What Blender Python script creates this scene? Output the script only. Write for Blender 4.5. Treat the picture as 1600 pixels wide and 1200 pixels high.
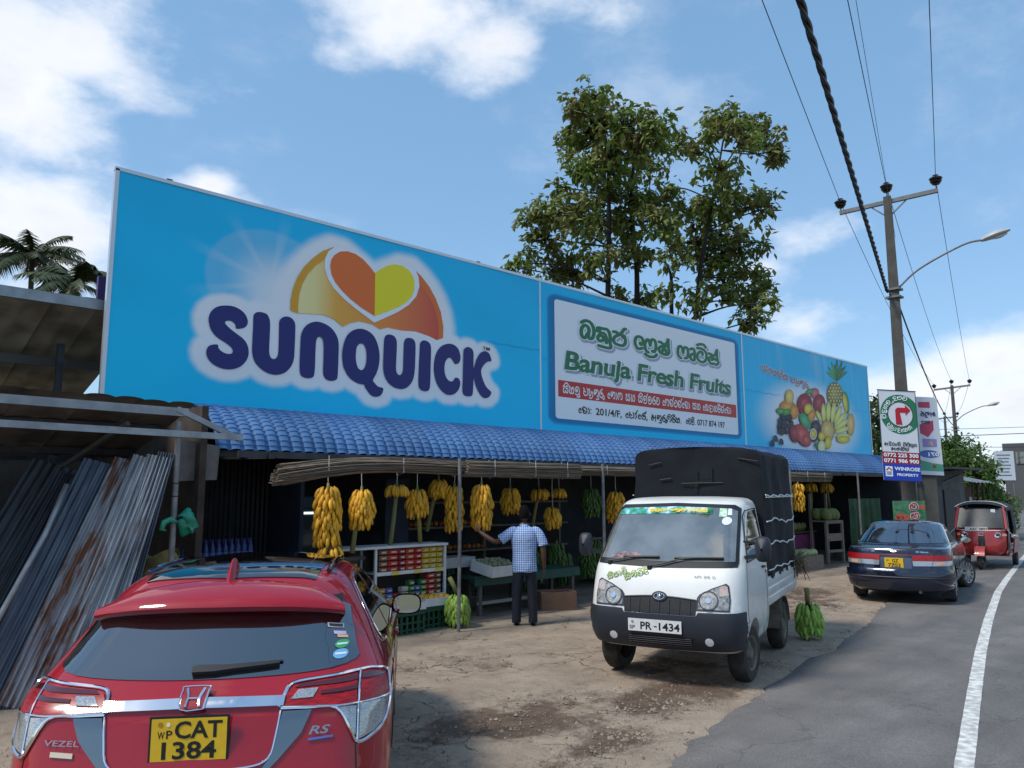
import bpy, bmesh, math, random
import numpy as np
from mathutils import Vector, Matrix, noise as mnoise
from mathutils.geometry import tessellate_polygon, delaunay_2d_cdt
for _o in list(bpy.data.objects): bpy.data.objects.remove(_o)
S = bpy.context.scene; COL = S.collection
R = math.radians
# ---------------------------------------------------------------- camera
def cam_axes(yaw, pitch, roll):
    y, p, r = R(yaw), R(pitch), R(roll)
    fw = Vector((math.cos(p)*math.cos(y), math.cos(p)*math.sin(y), math.sin(p)))
    rt = Vector((math.sin(y), -math.cos(y), 0)); up = rt.cross(fw)
    return rt*math.cos(r)-up*math.sin(r), up*math.cos(r)+rt*math.sin(r), fw
_rt, _up, _fw = cam_axes(46.4, 8.0, 0.2)
cd = bpy.data.cameras.new('camera'); cam = bpy.data.objects.new('camera', cd); COL.objects.link(cam)
cam.matrix_world = Matrix(((_rt.x, _up.x, -_fw.x, 0), (_rt.y, _up.y, -_fw.y, 0), (_rt.z, _up.z, -_fw.z, 1.95), (0, 0, 0, 1)))
cd.sensor_width = 36; cd.lens = 27.225; cd.clip_start = .05; cd.clip_end = 3000
S.camera = cam
# ---------------------------------------------------------------- sky and sun
SUN_EL, SUN_HEAD = 54.0, 167.0           # heading counted from +X towards +Y
W = bpy.data.worlds.new('World'); S.world = W; W.use_nodes = True
nt = W.node_tree; nt.nodes.clear()
def N(t, **k):
    n = nt.nodes.new(t)
    for a, b in k.items(): setattr(n, a, b)
    return n
def L(a, b): nt.links.new(a, b)
def VM(op, a, b=None, out=0):
    n = N('ShaderNodeVectorMath', operation=op)
    for i, v in ((0, a), (1, b)):
        if v is None: continue
        if isinstance(v, (tuple, list)): n.inputs[i].default_value = v
        else: L(v, n.inputs[i])
    return n.outputs['Value'] if op in ('DISTANCE', 'LENGTH', 'DOT_PRODUCT') else n.outputs[0]
def MA(op, a, b=0.0, c=None, clamp=False):
    n = N('ShaderNodeMath', operation=op); n.use_clamp = clamp
    for i, v in ((0, a), (1, b), (2, c)):
        if v is None: continue
        if isinstance(v, (int, float)): n.inputs[i].default_value = v
        else: L(v, n.inputs[i])
    return n.outputs[0]
sky = N('ShaderNodeTexSky', sky_type='NISHITA'); sky.sun_disc = False
sky.sun_elevation = R(SUN_EL); sky.sun_rotation = R(90-SUN_HEAD)
sky.air_density = 1.0; sky.dust_density = .6; sky.ozone_density = 1.5; sky.altitude = 30
tc = N('ShaderNodeTexCoord'); D = tc.outputs['Generated']
def fbm(vec, scale, detail, rough=.55):
    n = N('ShaderNodeTexNoise'); n.inputs['Scale'].default_value = scale; n.inputs['Detail'].default_value = detail
    n.inputs['Roughness'].default_value = rough; L(vec, n.inputs['Vector']); return n.outputs['Fac']
flat = VM('MULTIPLY', D, (1, 1, 1.9))
puff = fbm(flat, 5.5, 9, .58); broad = fbm(VM('ADD', flat, (3.1, 7.7, 1.3)), 1.7, 3)
# cloud heaps of this sky: direction, angular radius, weight
HEAPS = [((.185,.86,.47),.19,.95),((.14,.89,.41),.17,1.0),((.03,.85,.52),.25,1.0),((.10,.80,.58),.2,.9),((.486,.672,.56),.17,.85),((.42,.70,.58),.14,.8),((.60,.56,.57),.12,.6),((.566,.636,.525),.13,.7),((.655,.524,.544),.14,.42),((.345,.868,.358),.075,.95),((.36,.86,.335),.08,.9),
         ((.198,.939,.279),.17,.8),((.15,.95,.2),.15,.8),((.862,.411,.298),.12,.7),((.85,.44,.27),.09,.6),((.887,.417,.201),.12,.6),((.952,.289,.105),.17,.95),((.971,.227,.08),.22,1.0),((.938,.343,.05),.16,.9),((.959,.243,.144),.12,.9),((.99,.1,.1),.3,1.0),
         ((-.35,-.55,.75),.25,.8),((-.75,-.45,.35),.22,.9),((-.2,-.85,.3),.2,.9),((-.6,-.75,.5),.16,.8),((-.6,.5,.6),.30,.8),((-.95,-.05,.5),.3,.9),((.5,-.7,.5),.4,.9),((-.42,.16,.88),.13,.95),((-.22,.03,.97),.10,.95),((-.06,.25,.97),.08,.9),((-.34,-.12,.93),.07,.9),((.16,.36,.92),.06,.7),((.45,-.4,.8),.2,.8),((.9,-.5,.3),.4,.9),((-.8,.5,.2),.35,.9)]  # unseen heaps; the overhead ones are added for reflections in the rear glass
acc = None
for c, r, w in HEAPS:
    v = Vector(c).normalized(); v = (v.x, v.y, v.z*1.9)
    d = VM('DISTANCE', flat, v)
    m = N('ShaderNodeMapRange'); m.inputs['From Min'].default_value = r*1.15; m.inputs['From Max'].default_value = 0; m.inputs['To Max'].default_value = w; L(d, m.inputs['Value'])
    acc = m.outputs[0] if acc is None else MA('MAXIMUM', acc, m.outputs[0])
dens = MA('ADD', MA('ADD', acc, MA('MULTIPLY', MA('SUBTRACT', puff, .5), 1.55)), MA('MULTIPLY', MA('SUBTRACT', broad, .62), .55))
mask = N('ShaderNodeMapRange', interpolation_type='SMOOTHSTEP'); mask.inputs['From Min'].default_value = .22; mask.inputs['From Max'].default_value = .80; L(dens, mask.inputs['Value'])
wisp = N('ShaderNodeMapRange', interpolation_type='SMOOTHSTEP'); wisp.inputs['From Min'].default_value = .50; wisp.inputs['From Max'].default_value = .85; wisp.inputs['To Max'].default_value = .35
L(fbm(VM('MULTIPLY', D, (1.2, 2.2, 3.5)), 2.2, 7, .6), wisp.inputs['Value'])
shade = N('ShaderNodeMapRange'); shade.inputs['From Min'].default_value = .35; shade.inputs['From Max'].default_value = 1.25; L(dens, shade.inputs['Value'])
ccol = N('ShaderNodeMix', data_type='RGBA'); L(MA('MULTIPLY', shade.outputs[0], fbm(VM('ADD', flat, (0, .1, .22)), 4.0, 6), clamp=True), ccol.inputs[0])
ccol.inputs[6].default_value = (6.6, 6.8, 7.2, 1); ccol.inputs[7].default_value = (1.9, 2.1, 2.6, 1)
skyc = N('ShaderNodeMix', data_type='RGBA'); skyc.inputs[0].default_value = .34; L(sky.outputs[0], skyc.inputs[6]); skyc.inputs[7].default_value = (2.7, 5.7, 9.3, 1)
mx = N('ShaderNodeMix', data_type='RGBA'); L(MA('MAXIMUM', mask.outputs[0], wisp.outputs[0]), mx.inputs[0]); skm = N('ShaderNodeVectorMath', operation='SCALE'); skm.inputs['Scale'].default_value = .80; L(skyc.outputs[2], skm.inputs[0]); L(skm.outputs[0], mx.inputs[6]); L(ccol.outputs[2], mx.inputs[7])
bg = N('ShaderNodeBackground'); bg.inputs['Strength'].default_value = .105; L(mx.outputs[2], bg.inputs['Color'])
wo = N('ShaderNodeOutputWorld'); L(bg.outputs[0], wo.inputs['Surface'])
ld = bpy.data.lights.new('sun', 'SUN'); ld.energy = 1.9; ld.angle = R(12); ld.color = (1, .95, .87)
sun = bpy.data.objects.new('sun', ld); COL.objects.link(sun)
_sd = Vector((math.cos(R(SUN_EL))*math.cos(R(SUN_HEAD)), math.cos(R(SUN_EL))*math.sin(R(SUN_HEAD)), math.sin(R(SUN_EL))))
sun.rotation_euler = _sd.to_track_quat('Z', 'Y').to_euler(); sun.location = (0, 0, 30)
vs = S.view_settings; vs.view_transform = 'Standard'; vs.look = 'None'; vs.exposure = 0.68; vs.gamma = 1; vs.use_curve_mapping = False
S.cycles.max_bounces = 8; S.cycles.transparent_max_bounces = 12
# ---------------------------------------------------------------- helpers
rnd = random.Random(11)
def tag(o, label=None, cat=None, group=None, kind=None):
    for k, v in (('label', label), ('category', cat), ('group', group), ('kind', kind)):
        if v: o[k] = v
    return o
def thing(name, label, cat, loc=(0, 0, 0), rz=0, group=None):
    o = bpy.data.objects.new(name, None); COL.objects.link(o); o.empty_display_size = .2
    o.location = loc; o.rotation_euler = (0, 0, rz); return tag(o, label, cat, group)
def link(name, me, mat=None, parent=None, loc=None, rot=None, scale=None):
    o = bpy.data.objects.new(name, me); COL.objects.link(o)
    if mat is not None and len(me.materials) == 0: me.materials.append(mat)
    if parent is not None: o.parent = parent
    if loc is not None: o.location = loc
    if rot is not None: o.rotation_euler = rot
    if scale is not None: o.scale = scale
    return o
MATS = {}
def M(name, col, rough=.6, metal=0, var=0, vscale=6, col2=None, bump=0, bscale=30, coat=0, spec=.5, emit=None, es=1, trans=0, ior=1.45, alpha=1, stretch=None, detail=6):
    if name in MATS: return MATS[name]
    m = bpy.data.materials.new(name); m.use_nodes = True; t = m.node_tree; b = t.nodes['Principled BSDF']
    b.inputs['Base Color'].default_value = (*col, 1); b.inputs['Roughness'].default_value = rough; b.inputs['Metallic'].default_value = metal
    b.inputs['Coat Weight'].default_value = coat; b.inputs['Coat Roughness'].default_value = .03; b.inputs['Specular IOR Level'].default_value = spec
    b.inputs['Transmission Weight'].default_value = trans; b.inputs['IOR'].default_value = ior; b.inputs['Alpha'].default_value = alpha
    if emit: b.inputs['Emission Color'].default_value = (*emit, 1); b.inputs['Emission Strength'].default_value = es
    if var or col2 or bump:
        tc = t.nodes.new('ShaderNodeTexCoord'); v = tc.outputs['Object']
        if stretch:
            mp = t.nodes.new('ShaderNodeMapping'); mp.inputs['Scale'].default_value = stretch; t.links.new(v, mp.inputs[0]); v = mp.outputs[0]
    if var or col2:
        n = t.nodes.new('ShaderNodeTexNoise'); n.inputs['Scale'].default_value = vscale; n.inputs['Detail'].default_value = detail; t.links.new(v, n.inputs['Vector'])
        r = t.nodes.new('ShaderNodeMapRange'); r.inputs['From Min'].default_value = .36; r.inputs['From Max'].default_value = .64; t.links.new(n.outputs['Fac'], r.inputs[0])
        x = t.nodes.new('ShaderNodeMix'); x.data_type = 'RGBA'; t.links.new(r.outputs[0], x.inputs[0])
        c2 = col2 or tuple(c*(1-var) for c in col)
        x.inputs[6].default_value = (*col, 1); x.inputs[7].default_value = (*c2, 1); t.links.new(x.outputs[2], b.inputs['Base Color'])
    if bump:
        n2 = t.nodes.new('ShaderNodeTexNoise'); n2.inputs['Scale'].default_value = bscale; n2.inputs['Detail'].default_value = 5; t.links.new(v, n2.inputs['Vector'])
        bp = t.nodes.new('ShaderNodeBump'); bp.inputs['Strength'].default_value = bump; bp.inputs['Distance'].default_value = .01
        t.links.new(n2.outputs['Fac'], bp.inputs['Height']); t.links.new(bp.outputs[0], b.inputs['Normal'])
    MATS[name] = m; return m
def MA_(name, rough=.5, coat=0, bump=None):                 # colour comes from the mesh's own print colours
    m = bpy.data.materials.new(name); m.use_nodes = True; t = m.node_tree; b = t.nodes['Principled BSDF']
    a = t.nodes.new('ShaderNodeAttribute'); a.attribute_name = 'Col'; t.links.new(a.outputs['Color'], b.inputs['Base Color'])
    b.inputs['Roughness'].default_value = rough; b.inputs['Coat Weight'].default_value = coat; b.inputs['Specular IOR Level'].default_value = .3
    if bump:
        tc = t.nodes.new('ShaderNodeTexCoord'); mp = t.nodes.new('ShaderNodeMapping'); mp.inputs['Scale'].default_value = bump[0]; t.links.new(tc.outputs['Object'], mp.inputs[0])
        n = t.nodes.new('ShaderNodeTexNoise'); n.inputs['Scale'].default_value = bump[1]; n.inputs['Detail'].default_value = 3; t.links.new(mp.outputs[0], n.inputs[0])
        bp = t.nodes.new('ShaderNodeBump'); bp.inputs['Strength'].default_value = bump[2]; bp.inputs['Distance'].default_value = .05; t.links.new(n.outputs['Fac'], bp.inputs['Height']); t.links.new(bp.outputs[0], b.inputs['Normal'])
    return m
class B:
    def __init__(s): s.v = []; s.f = []; s.c = None
    def add(s, vs, fs):
        o = len(s.v); s.v += [tuple(p) for p in vs]; s.f += [tuple(i+o for i in f) for f in fs]; return s
    def box(s, c, d, rot=None):
        x, y, z = d[0]/2, d[1]/2, d[2]/2
        ps = [Vector(p) for p in ((-x,-y,-z),(x,-y,-z),(x,y,-z),(-x,y,-z),(-x,-y,z),(x,-y,z),(x,y,z),(-x,y,z))]
        if rot is not None: ps = [rot @ p for p in ps]
        c = Vector(c); return s.add([p+c for p in ps], [(3,2,1,0),(4,5,6,7),(0,1,5,4),(1,2,6,5),(2,3,7,6),(3,0,4,7)])
    def bar(s, p0, p1, w, h=None, upv=(0, 0, 1)):           # rectangular bar between two points
        p0, p1 = Vector(p0), Vector(p1); h = h or w; d = (p1-p0); n = d.normalized(); u = Vector(upv)
        if abs(n.dot(u)) > .98: u = Vector((1, 0, 0))
        a = n.cross(u).normalized()*(w/2); b = a.cross(n).normalized()*(h/2)
        return s.add([p0-a-b, p0+a-b, p0+a+b, p0-a+b, p1-a-b, p1+a-b, p1+a+b, p1-a+b], [(0,1,2,3),(7,6,5,4),(4,5,1,0),(5,6,2,1),(6,7,3,2),(7,4,0,3)])
    def tube(s, path, r, n=8, cap=True, flat=None):         # r: number or list
        path = [Vector(p) for p in path]; m = len(path); rr = r if isinstance(r, (list, tuple)) else [r]*m
        o = len(s.v); prev = None
        for i, p in enumerate(path):
            t = (path[min(i+1, m-1)]-path[max(i-1, 0)]).normalized()
            if prev is None:
                u = Vector((0, 0, 1)) if abs(t.z) < .9 else Vector((1, 0, 0)); a = t.cross(u).normalized()
            else: a = (prev-t*prev.dot(t)).normalized()
            prev = a; b = t.cross(a)
            for k in range(n):
                an = 2*math.pi*k/n; s.v.append(tuple(p+(a*math.cos(an)+b*math.sin(an))*rr[i]))
        for i in range(m-1):
            for k in range(n):
                k2 = (k+1) % n; s.f.append((o+i*n+k, o+i*n+k2, o+(i+1)*n+k2, o+(i+1)*n+k))
        if cap: s.f.append(tuple(o+k for k in reversed(range(n)))); s.f.append(tuple(o+(m-1)*n+k for k in range(n)))
        return s
    def lathe(s, prof, n=16, axis='z', c=(0, 0, 0)):        # prof: [(r, h)]
        o = len(s.v); c = Vector(c)
        for r, h in prof:
            for k in range(n):
                a = 2*math.pi*k/n; x, y = r*math.cos(a), r*math.sin(a)
                s.v.append(tuple(c+Vector({'z': (x, y, h), 'y': (x, h, -y), 'x': (h, x, y)}[axis])))
        for i in range(len(prof)-1):
            for k in range(n):
                k2 = (k+1) % n; s.f.append((o+i*n+k, o+i*n+k2, o+(i+1)*n+k2, o+(i+1)*n+k))
        return s
    def poly(s, pts, holes=()):                              # filled planar polygon in 3D
        loops = [[Vector(p) for p in pts]]+[[Vector(p) for p in h] for h in holes]
        allp = [p for l in loops for p in l]; return s.add(allp, [tuple(t) for t in tessellate_polygon(loops)])
    def prism(s, pts, n, holes=()):                          # polygon extruded by the vector n
        n = Vector(n); loops = [[Vector(p) for p in pts]]+[[Vector(p) for p in h] for h in holes]
        allp = [p for l in loops for p in l]; T = tessellate_polygon(loops); m = len(allp)
        fs = [tuple(t) for t in T]+[tuple(i+m for i in reversed(t)) for t in T]; o = 0
        for l in loops:
            k = len(l); fs += [(o+i, o+(i+1) % k, o+(i+1) % k+m, o+i+m) for i in range(k)]; o += k
        return s.add(allp+[p+n for p in allp], fs)
    def grid(s, P):                                          # P[i][j] points
        a, b = len(P), len(P[0]); return s.add([p for r in P for p in r], [(i*b+j, i*b+j+1, (i+1)*b+j+1, (i+1)*b+j) for i in range(a-1) for j in range(b-1)])
    def mesh(s, name, smooth=False, fix=True, angle=None):
        me = bpy.data.meshes.new(name); me.from_pydata(s.v, [], s.f); me.validate()
        if fix:
            bm = bmesh.new(); bm.from_mesh(me); bmesh.ops.recalc_face_normals(bm, faces=bm.faces); bm.to_mesh(me); bm.free()
        if smooth:
            me.polygons.foreach_set('use_smooth', [True]*len(me.polygons))
            if angle: me.set_sharp_from_angle(angle=R(angle))
        me.update(); return me
    def build(s, name, mat=None, parent=None, smooth=False, fix=True, angle=None, **k):
        return link(name, s.mesh(name, smooth, fix, angle), mat, parent, **k)
def spline(pts, k=5, closed=False):                          # Catmull-Rom through 2D or 3D points
    P = [Vector(p) for p in pts]; n = len(P); out = []
    for i in range(n if closed else n-1):
        g = (lambda j: P[j % n]) if closed else (lambda j: P[max(0, min(n-1, j))])
        a, b, c, d = g(i-1), g(i), g(i+1), g(i+2)
        for q in range(k):
            t = q/k; out.append(.5*((2*b)+(c-a)*t+(2*a-5*b+4*c-d)*t*t+(3*b-a-3*c+d)*t**3))
    if not closed: out.append(P[-1])
    return out
def copy_tree(o, parent=None):
    c = o.copy(); COL.objects.link(c)
    if parent is not None: c.parent = parent
    for ch in o.children: copy_tree(ch, c)
    return c
def setcol(me, cols):                                        # per-vertex print colours
    a = me.color_attributes.new('Col', 'FLOAT_COLOR', 'POINT'); arr = np.ones((len(me.vertices), 4), np.float32)
    arr[:, :3] = np.asarray(cols, np.float32)[:, :3]; a.data.foreach_set('color', arr.ravel())
# ---- lettering: Latin from the built-in face, Sinhala letters drawn as pen strokes; both become flat meshes in a local (u, v) frame
_tc = {}
def latin(txt, bold=0.0, shear=0.0, spacing=1.0):            # returns verts, faces, width for cap height 1
    k = (txt, bold, shear, spacing)
    if k in _tc: return _tc[k]
    cu = bpy.data.curves.new('t', 'FONT'); cu.body = txt; cu.size = 1; cu.offset = bold; cu.shear = shear; cu.space_character = spacing; cu.resolution_u = 3
    ob = bpy.data.objects.new('t', cu); COL.objects.link(ob); dg = bpy.context.evaluated_depsgraph_get()
    me = bpy.data.meshes.new_from_object(ob.evaluated_get(dg)); vs = [(v.co.x, v.co.y) for v in me.vertices]; fs = [tuple(p.vertices) for p in me.polygons]
    bpy.data.objects.remove(ob); bpy.data.curves.remove(cu); bpy.data.meshes.remove(me)
    x0 = min(v[0] for v in vs); x1 = max(v[0] for v in vs); vs = [((v[0]-x0)/.72, v[1]/.72) for v in vs]
    par = list(range(len(vs)))
    def root(i):
        while par[i] != i: par[i] = par[par[i]]; i = par[i]
        return i
    for f in fs:
        for j in f[1:]: par[root(j)] = root(f[0])
    ids = {}; comp = [ids.setdefault(root(i), len(ids)) % 3 for i in range(len(vs))]
    _tc[k] = (vs, fs, (x1-x0)/.72, comp); return _tc[k]
def put_latin(b, txt, O, U, V, h, width=None, bold=0.0, shear=0.0, lift=(0, 0, 0), spacing=1.0, center=False):
    vs, fs, w, comp = latin(txt, bold, shear, spacing); O, U, V, lift = Vector(O), Vector(U), Vector(V), Vector(lift); sx = (width/w) if width else h; nn = U.cross(V).normalized()*.0007
    if center: O = O-U*(w*sx/2)
    b.add([O+U*(x*sx)+V*(y*h)+lift+nn*c for (x, y), c in zip(vs, comp)], fs); return w*sx
def ribbon(pts, w, sx=1.0):                                  # flat pen stroke with round ends, 2D; sx widens horizontally
    P = [Vector((p[0]/sx, p[1])) for p in pts]; n = len(P); Lf, Rt = [], []
    for i in range(n):
        t = (P[min(i+1, n-1)]-P[max(i-1, 0)]); t = t.normalized() if t.length > 1e-9 else Vector((1, 0)); nn = Vector((-t.y, t.x))*w/2
        Lf.append(P[i]+nn); Rt.append(P[i]-nn)
    t0 = (P[0]-P[1]).normalized(); t1 = (P[-1]-P[-2]).normalized(); vs = []
    for i in range(n): vs += [Lf[i], Rt[i]]
    fs = [(2*i, 2*i+1, 2*i+3, 2*i+2) for i in range(n-1)]
    for e, t, a, b_ in ((0, t0, Lf[0], Rt[0]), (n-1, t1, Rt[-1], Lf[-1])):
        o = len(vs); c = P[e]; st = a-c
        for q in range(1, 4):
            an = math.pi*q/4; d = st*math.cos(an)+t*(w/2)*math.sin(an); vs.append(c+d)
        ia = 2*e if e == 0 else 2*e+1; ib = 2*e+1 if e == 0 else 2*e
        fs.append((ia, o, o+1, o+2, ib))
    return [(v.x*sx, v.y) for v in vs], fs
GL = {  # Sinhala letters as strokes in a box about one unit high
 'sa': (1.1, [[(.02,.78),(.15,.95),(.32,.8),(.12,.5),(.06,.25),(.2,.04),(.42,.1),(.52,.35),(.62,.1),(.86,.04),(1,.28),(.92,.58),(.66,.6),(.58,.82),(.78,.95),(.98,.86)]]),
 'ya': (1.1, [[(.0,.8),(.14,.95),(.25,.72),(.08,.42),(.14,.1),(.38,.04),(.5,.3),(.5,.72)], [(.5,.3),(.62,.04),(.9,.1),(1,.5),(.88,.86),(.66,.8),(.72,.6)]]),
 'la': (1.0, [[(.32,.52),(.46,.68),(.56,.5),(.4,.34),(.2,.4),(.1,.68),(.3,.95),(.68,.96),(.94,.62),(.86,.15),(.5,-.08),(.1,.06)]]),
 'lla': (1.05, [[(.0,.8),(.12,.95),(.3,.75),(.15,.5),(.1,.2),(.3,.05),(.5,.2),(.55,.5),(.75,.6),(.95,.35),(.85,-.05),(.5,-.3),(.15,-.2)]]),
 'pa': (1.0, [[(.02,.95),(.2,.82),(.06,.42),(.18,.06),(.55,.02),(.88,.16),(.95,.6),(.78,.95)], [(.1,.5),(.4,.56),(.5,.42)]]),
 'ta': (1.05, [[(.18,.46),(.3,.62),(.36,.42),(.18,.3),(.05,.58),(.18,.95),(.44,.86),(.5,.5)], [(.5,.55),(.66,.95),(.92,.84),(1,.4),(.82,.04),(.66,.14)]]),
 'ra': (.85, [[(.56,.74),(.38,.6),(.52,.45),(.72,.6),(.86,.3),(.68,.02),(.3,.04),(.08,.35),(.18,.75),(.46,1),(.74,1.15)]]),
 'ga': (1.05, [[(.14,.04),(.02,.5),(.18,.95),(.44,.82),(.46,.4)], [(.46,.7),(.66,.95),(.94,.8),(1,.4),(.86,.04),(.66,.1)]]),
 'ha': (1.05, [[(.08,.92),(.28,.75),(.1,.4),(.2,.04),(.44,.1),(.5,.5)], [(.5,.4),(.66,.92),(.94,.8),(1,.4),(.84,.04),(.66,.1)]]),
 'na': (1.0, [[(.06,.62),(.2,.72),(.26,.52),(.1,.45),(.16,.92),(.56,.97),(.88,.72),(.94,.3),(.7,.03),(.3,.04),(.18,.24),(.38,.42),(.6,.3)]]),
 'va': (.95, [[(.34,.5),(.42,.66),(.26,.76),(.1,.56),(.14,.15),(.5,0),(.85,.15),(.94,.55),(.75,.92),(.4,1)]]),
 'tta': (.95, [[(.3,.42),(.44,.52),(.4,.7),(.18,.7),(.06,.4),(.24,.06),(.58,0),(.88,.24),(.92,.66),(.66,.98),(.2,.96)]]),
 'ba': (1.0, [[(.06,.86),(.35,1),(.75,.85),(.95,.45),(.85,.05),(.6,.06),(.56,.4),(.42,.7),(.15,.6),(.06,.25),(.24,.02),(.4,.2)]]),
 'da': (.9, [[(.84,.88),(.42,.97),(.14,.72),(.4,.5),(.7,.46),(.5,.28),(.2,.1),(.44,-.12),(.84,-.1)]]),
 'a': (1.2, [[(.1,.6),(.28,.72),(.3,.46),(.1,.4),(.08,.1),(.35,.02),(.5,.3),(.46,.8),(.2,.95)], [(.5,.4),(.75,.55),(.95,.4)], [(1,.9),(1,-.1)]]),
 'ka': (1.1, [[(.3,.5),(.45,.62),(.4,.8),(.15,.7),(.05,.35),(.25,.04),(.6,.1),(.66,.5),(.55,.9),(.8,.95),(1,.6),(1.02,.05)]]),
 'bha': (1.1, [[(.05,.5),(.25,.62),(.3,.4),(.1,.3)], [(.3,.5),(.4,.95),(.62,.8),(.6,.3),(.7,.04),(.95,.12),(1,.6),(.85,.95)]]),
 'ma': (1.05, [[(.2,.5),(.34,.62),(.28,.8),(.08,.65),(.1,.15),(.45,0),(.85,.1),(1,.5),(.8,.92),(.55,.8),(.66,.55)]]),
 'e': (.6, [[(.4,.42),(.52,.58),(.34,.72),(.12,.52),(.1,.2),(.3,.02),(.52,.1)]]), 'aa': (.4, [[(.08,.9),(.28,.6),(.28,.2),(.1,0)]]),
 'i': (0, [[(-.95,1.05),(-.7,1.3),(-.35,1.3),(-.1,1.06)]]), 'ii': (0, [[(-.95,1.05),(-.7,1.34),(-.3,1.34),(-.12,1.14),(-.3,1.06)]]), 'u': (0, [[(-.2,.05),(-.12,-.3),(-.7,-.3)]]), 'uu': (.25, [[(-.1,.3),(.12,.2),(.1,-.25),(-.2,-.1)]]),
 'hal': (.1, [[(-.2,.9),(-.05,1.25),(.08,1.35)]]), 'c': (.4, [[(.1,.08),(.02,-.2)]]), '.': (.35, [[(.1,.02),(.12,.03)]]), ':': (.35, [[(.1,.1),(.12,.11)], [(.1,.7),(.12,.71)]]), ' ': (.55, []), 'o': (.9, [[(.5,1),(.1,.8),(.05,.3),(.4,0),(.8,.2),(.85,.7),(.5,1)]])}
def sinhala_width(words): return sum(GL[g][0]+(.12 if GL[g][0] > .3 else 0) for g in words.split('_'))
def put_sinhala(b, words, O, U, V, h, width, w=.16, lift=(0, 0, 0), arc=None):
    O, U, V, lift = Vector(O), Vector(U), Vector(V), Vector(lift); tot = sinhala_width(words); sx = width/tot; x = 0; e = lift.normalized() if lift.length else Vector((0, 0, 0)); k = 0
    for g in words.split('_'):
        gw, st = GL[g]
        for s_ in st:
            pts = [(p.x, p.y) for p in spline(s_, 3)]; vs, fs = ribbon(pts, w)
            k += 1; d0 = lift+e*(.00015*(k % 9)); m_ = len(vs); ds = [d0+e*(.0009*i/m_) for i in range(m_)]
            if arc:
                out = []
                for (vx, vy), d in zip(vs, ds):
                    an = arc[1]+arc[2]*(x+vx)/tot; rr = arc[0]+vy*h; out.append(O+U*(rr*math.cos(an))+V*(rr*math.sin(an))+d)
            else: out = [O+U*((x+vx)*sx)+V*(vy*h)+d for (vx, vy), d in zip(vs, ds)]
            b.add(out, fs)
        x += gw+(.12 if gw > .3 else 0)
    return b
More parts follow.
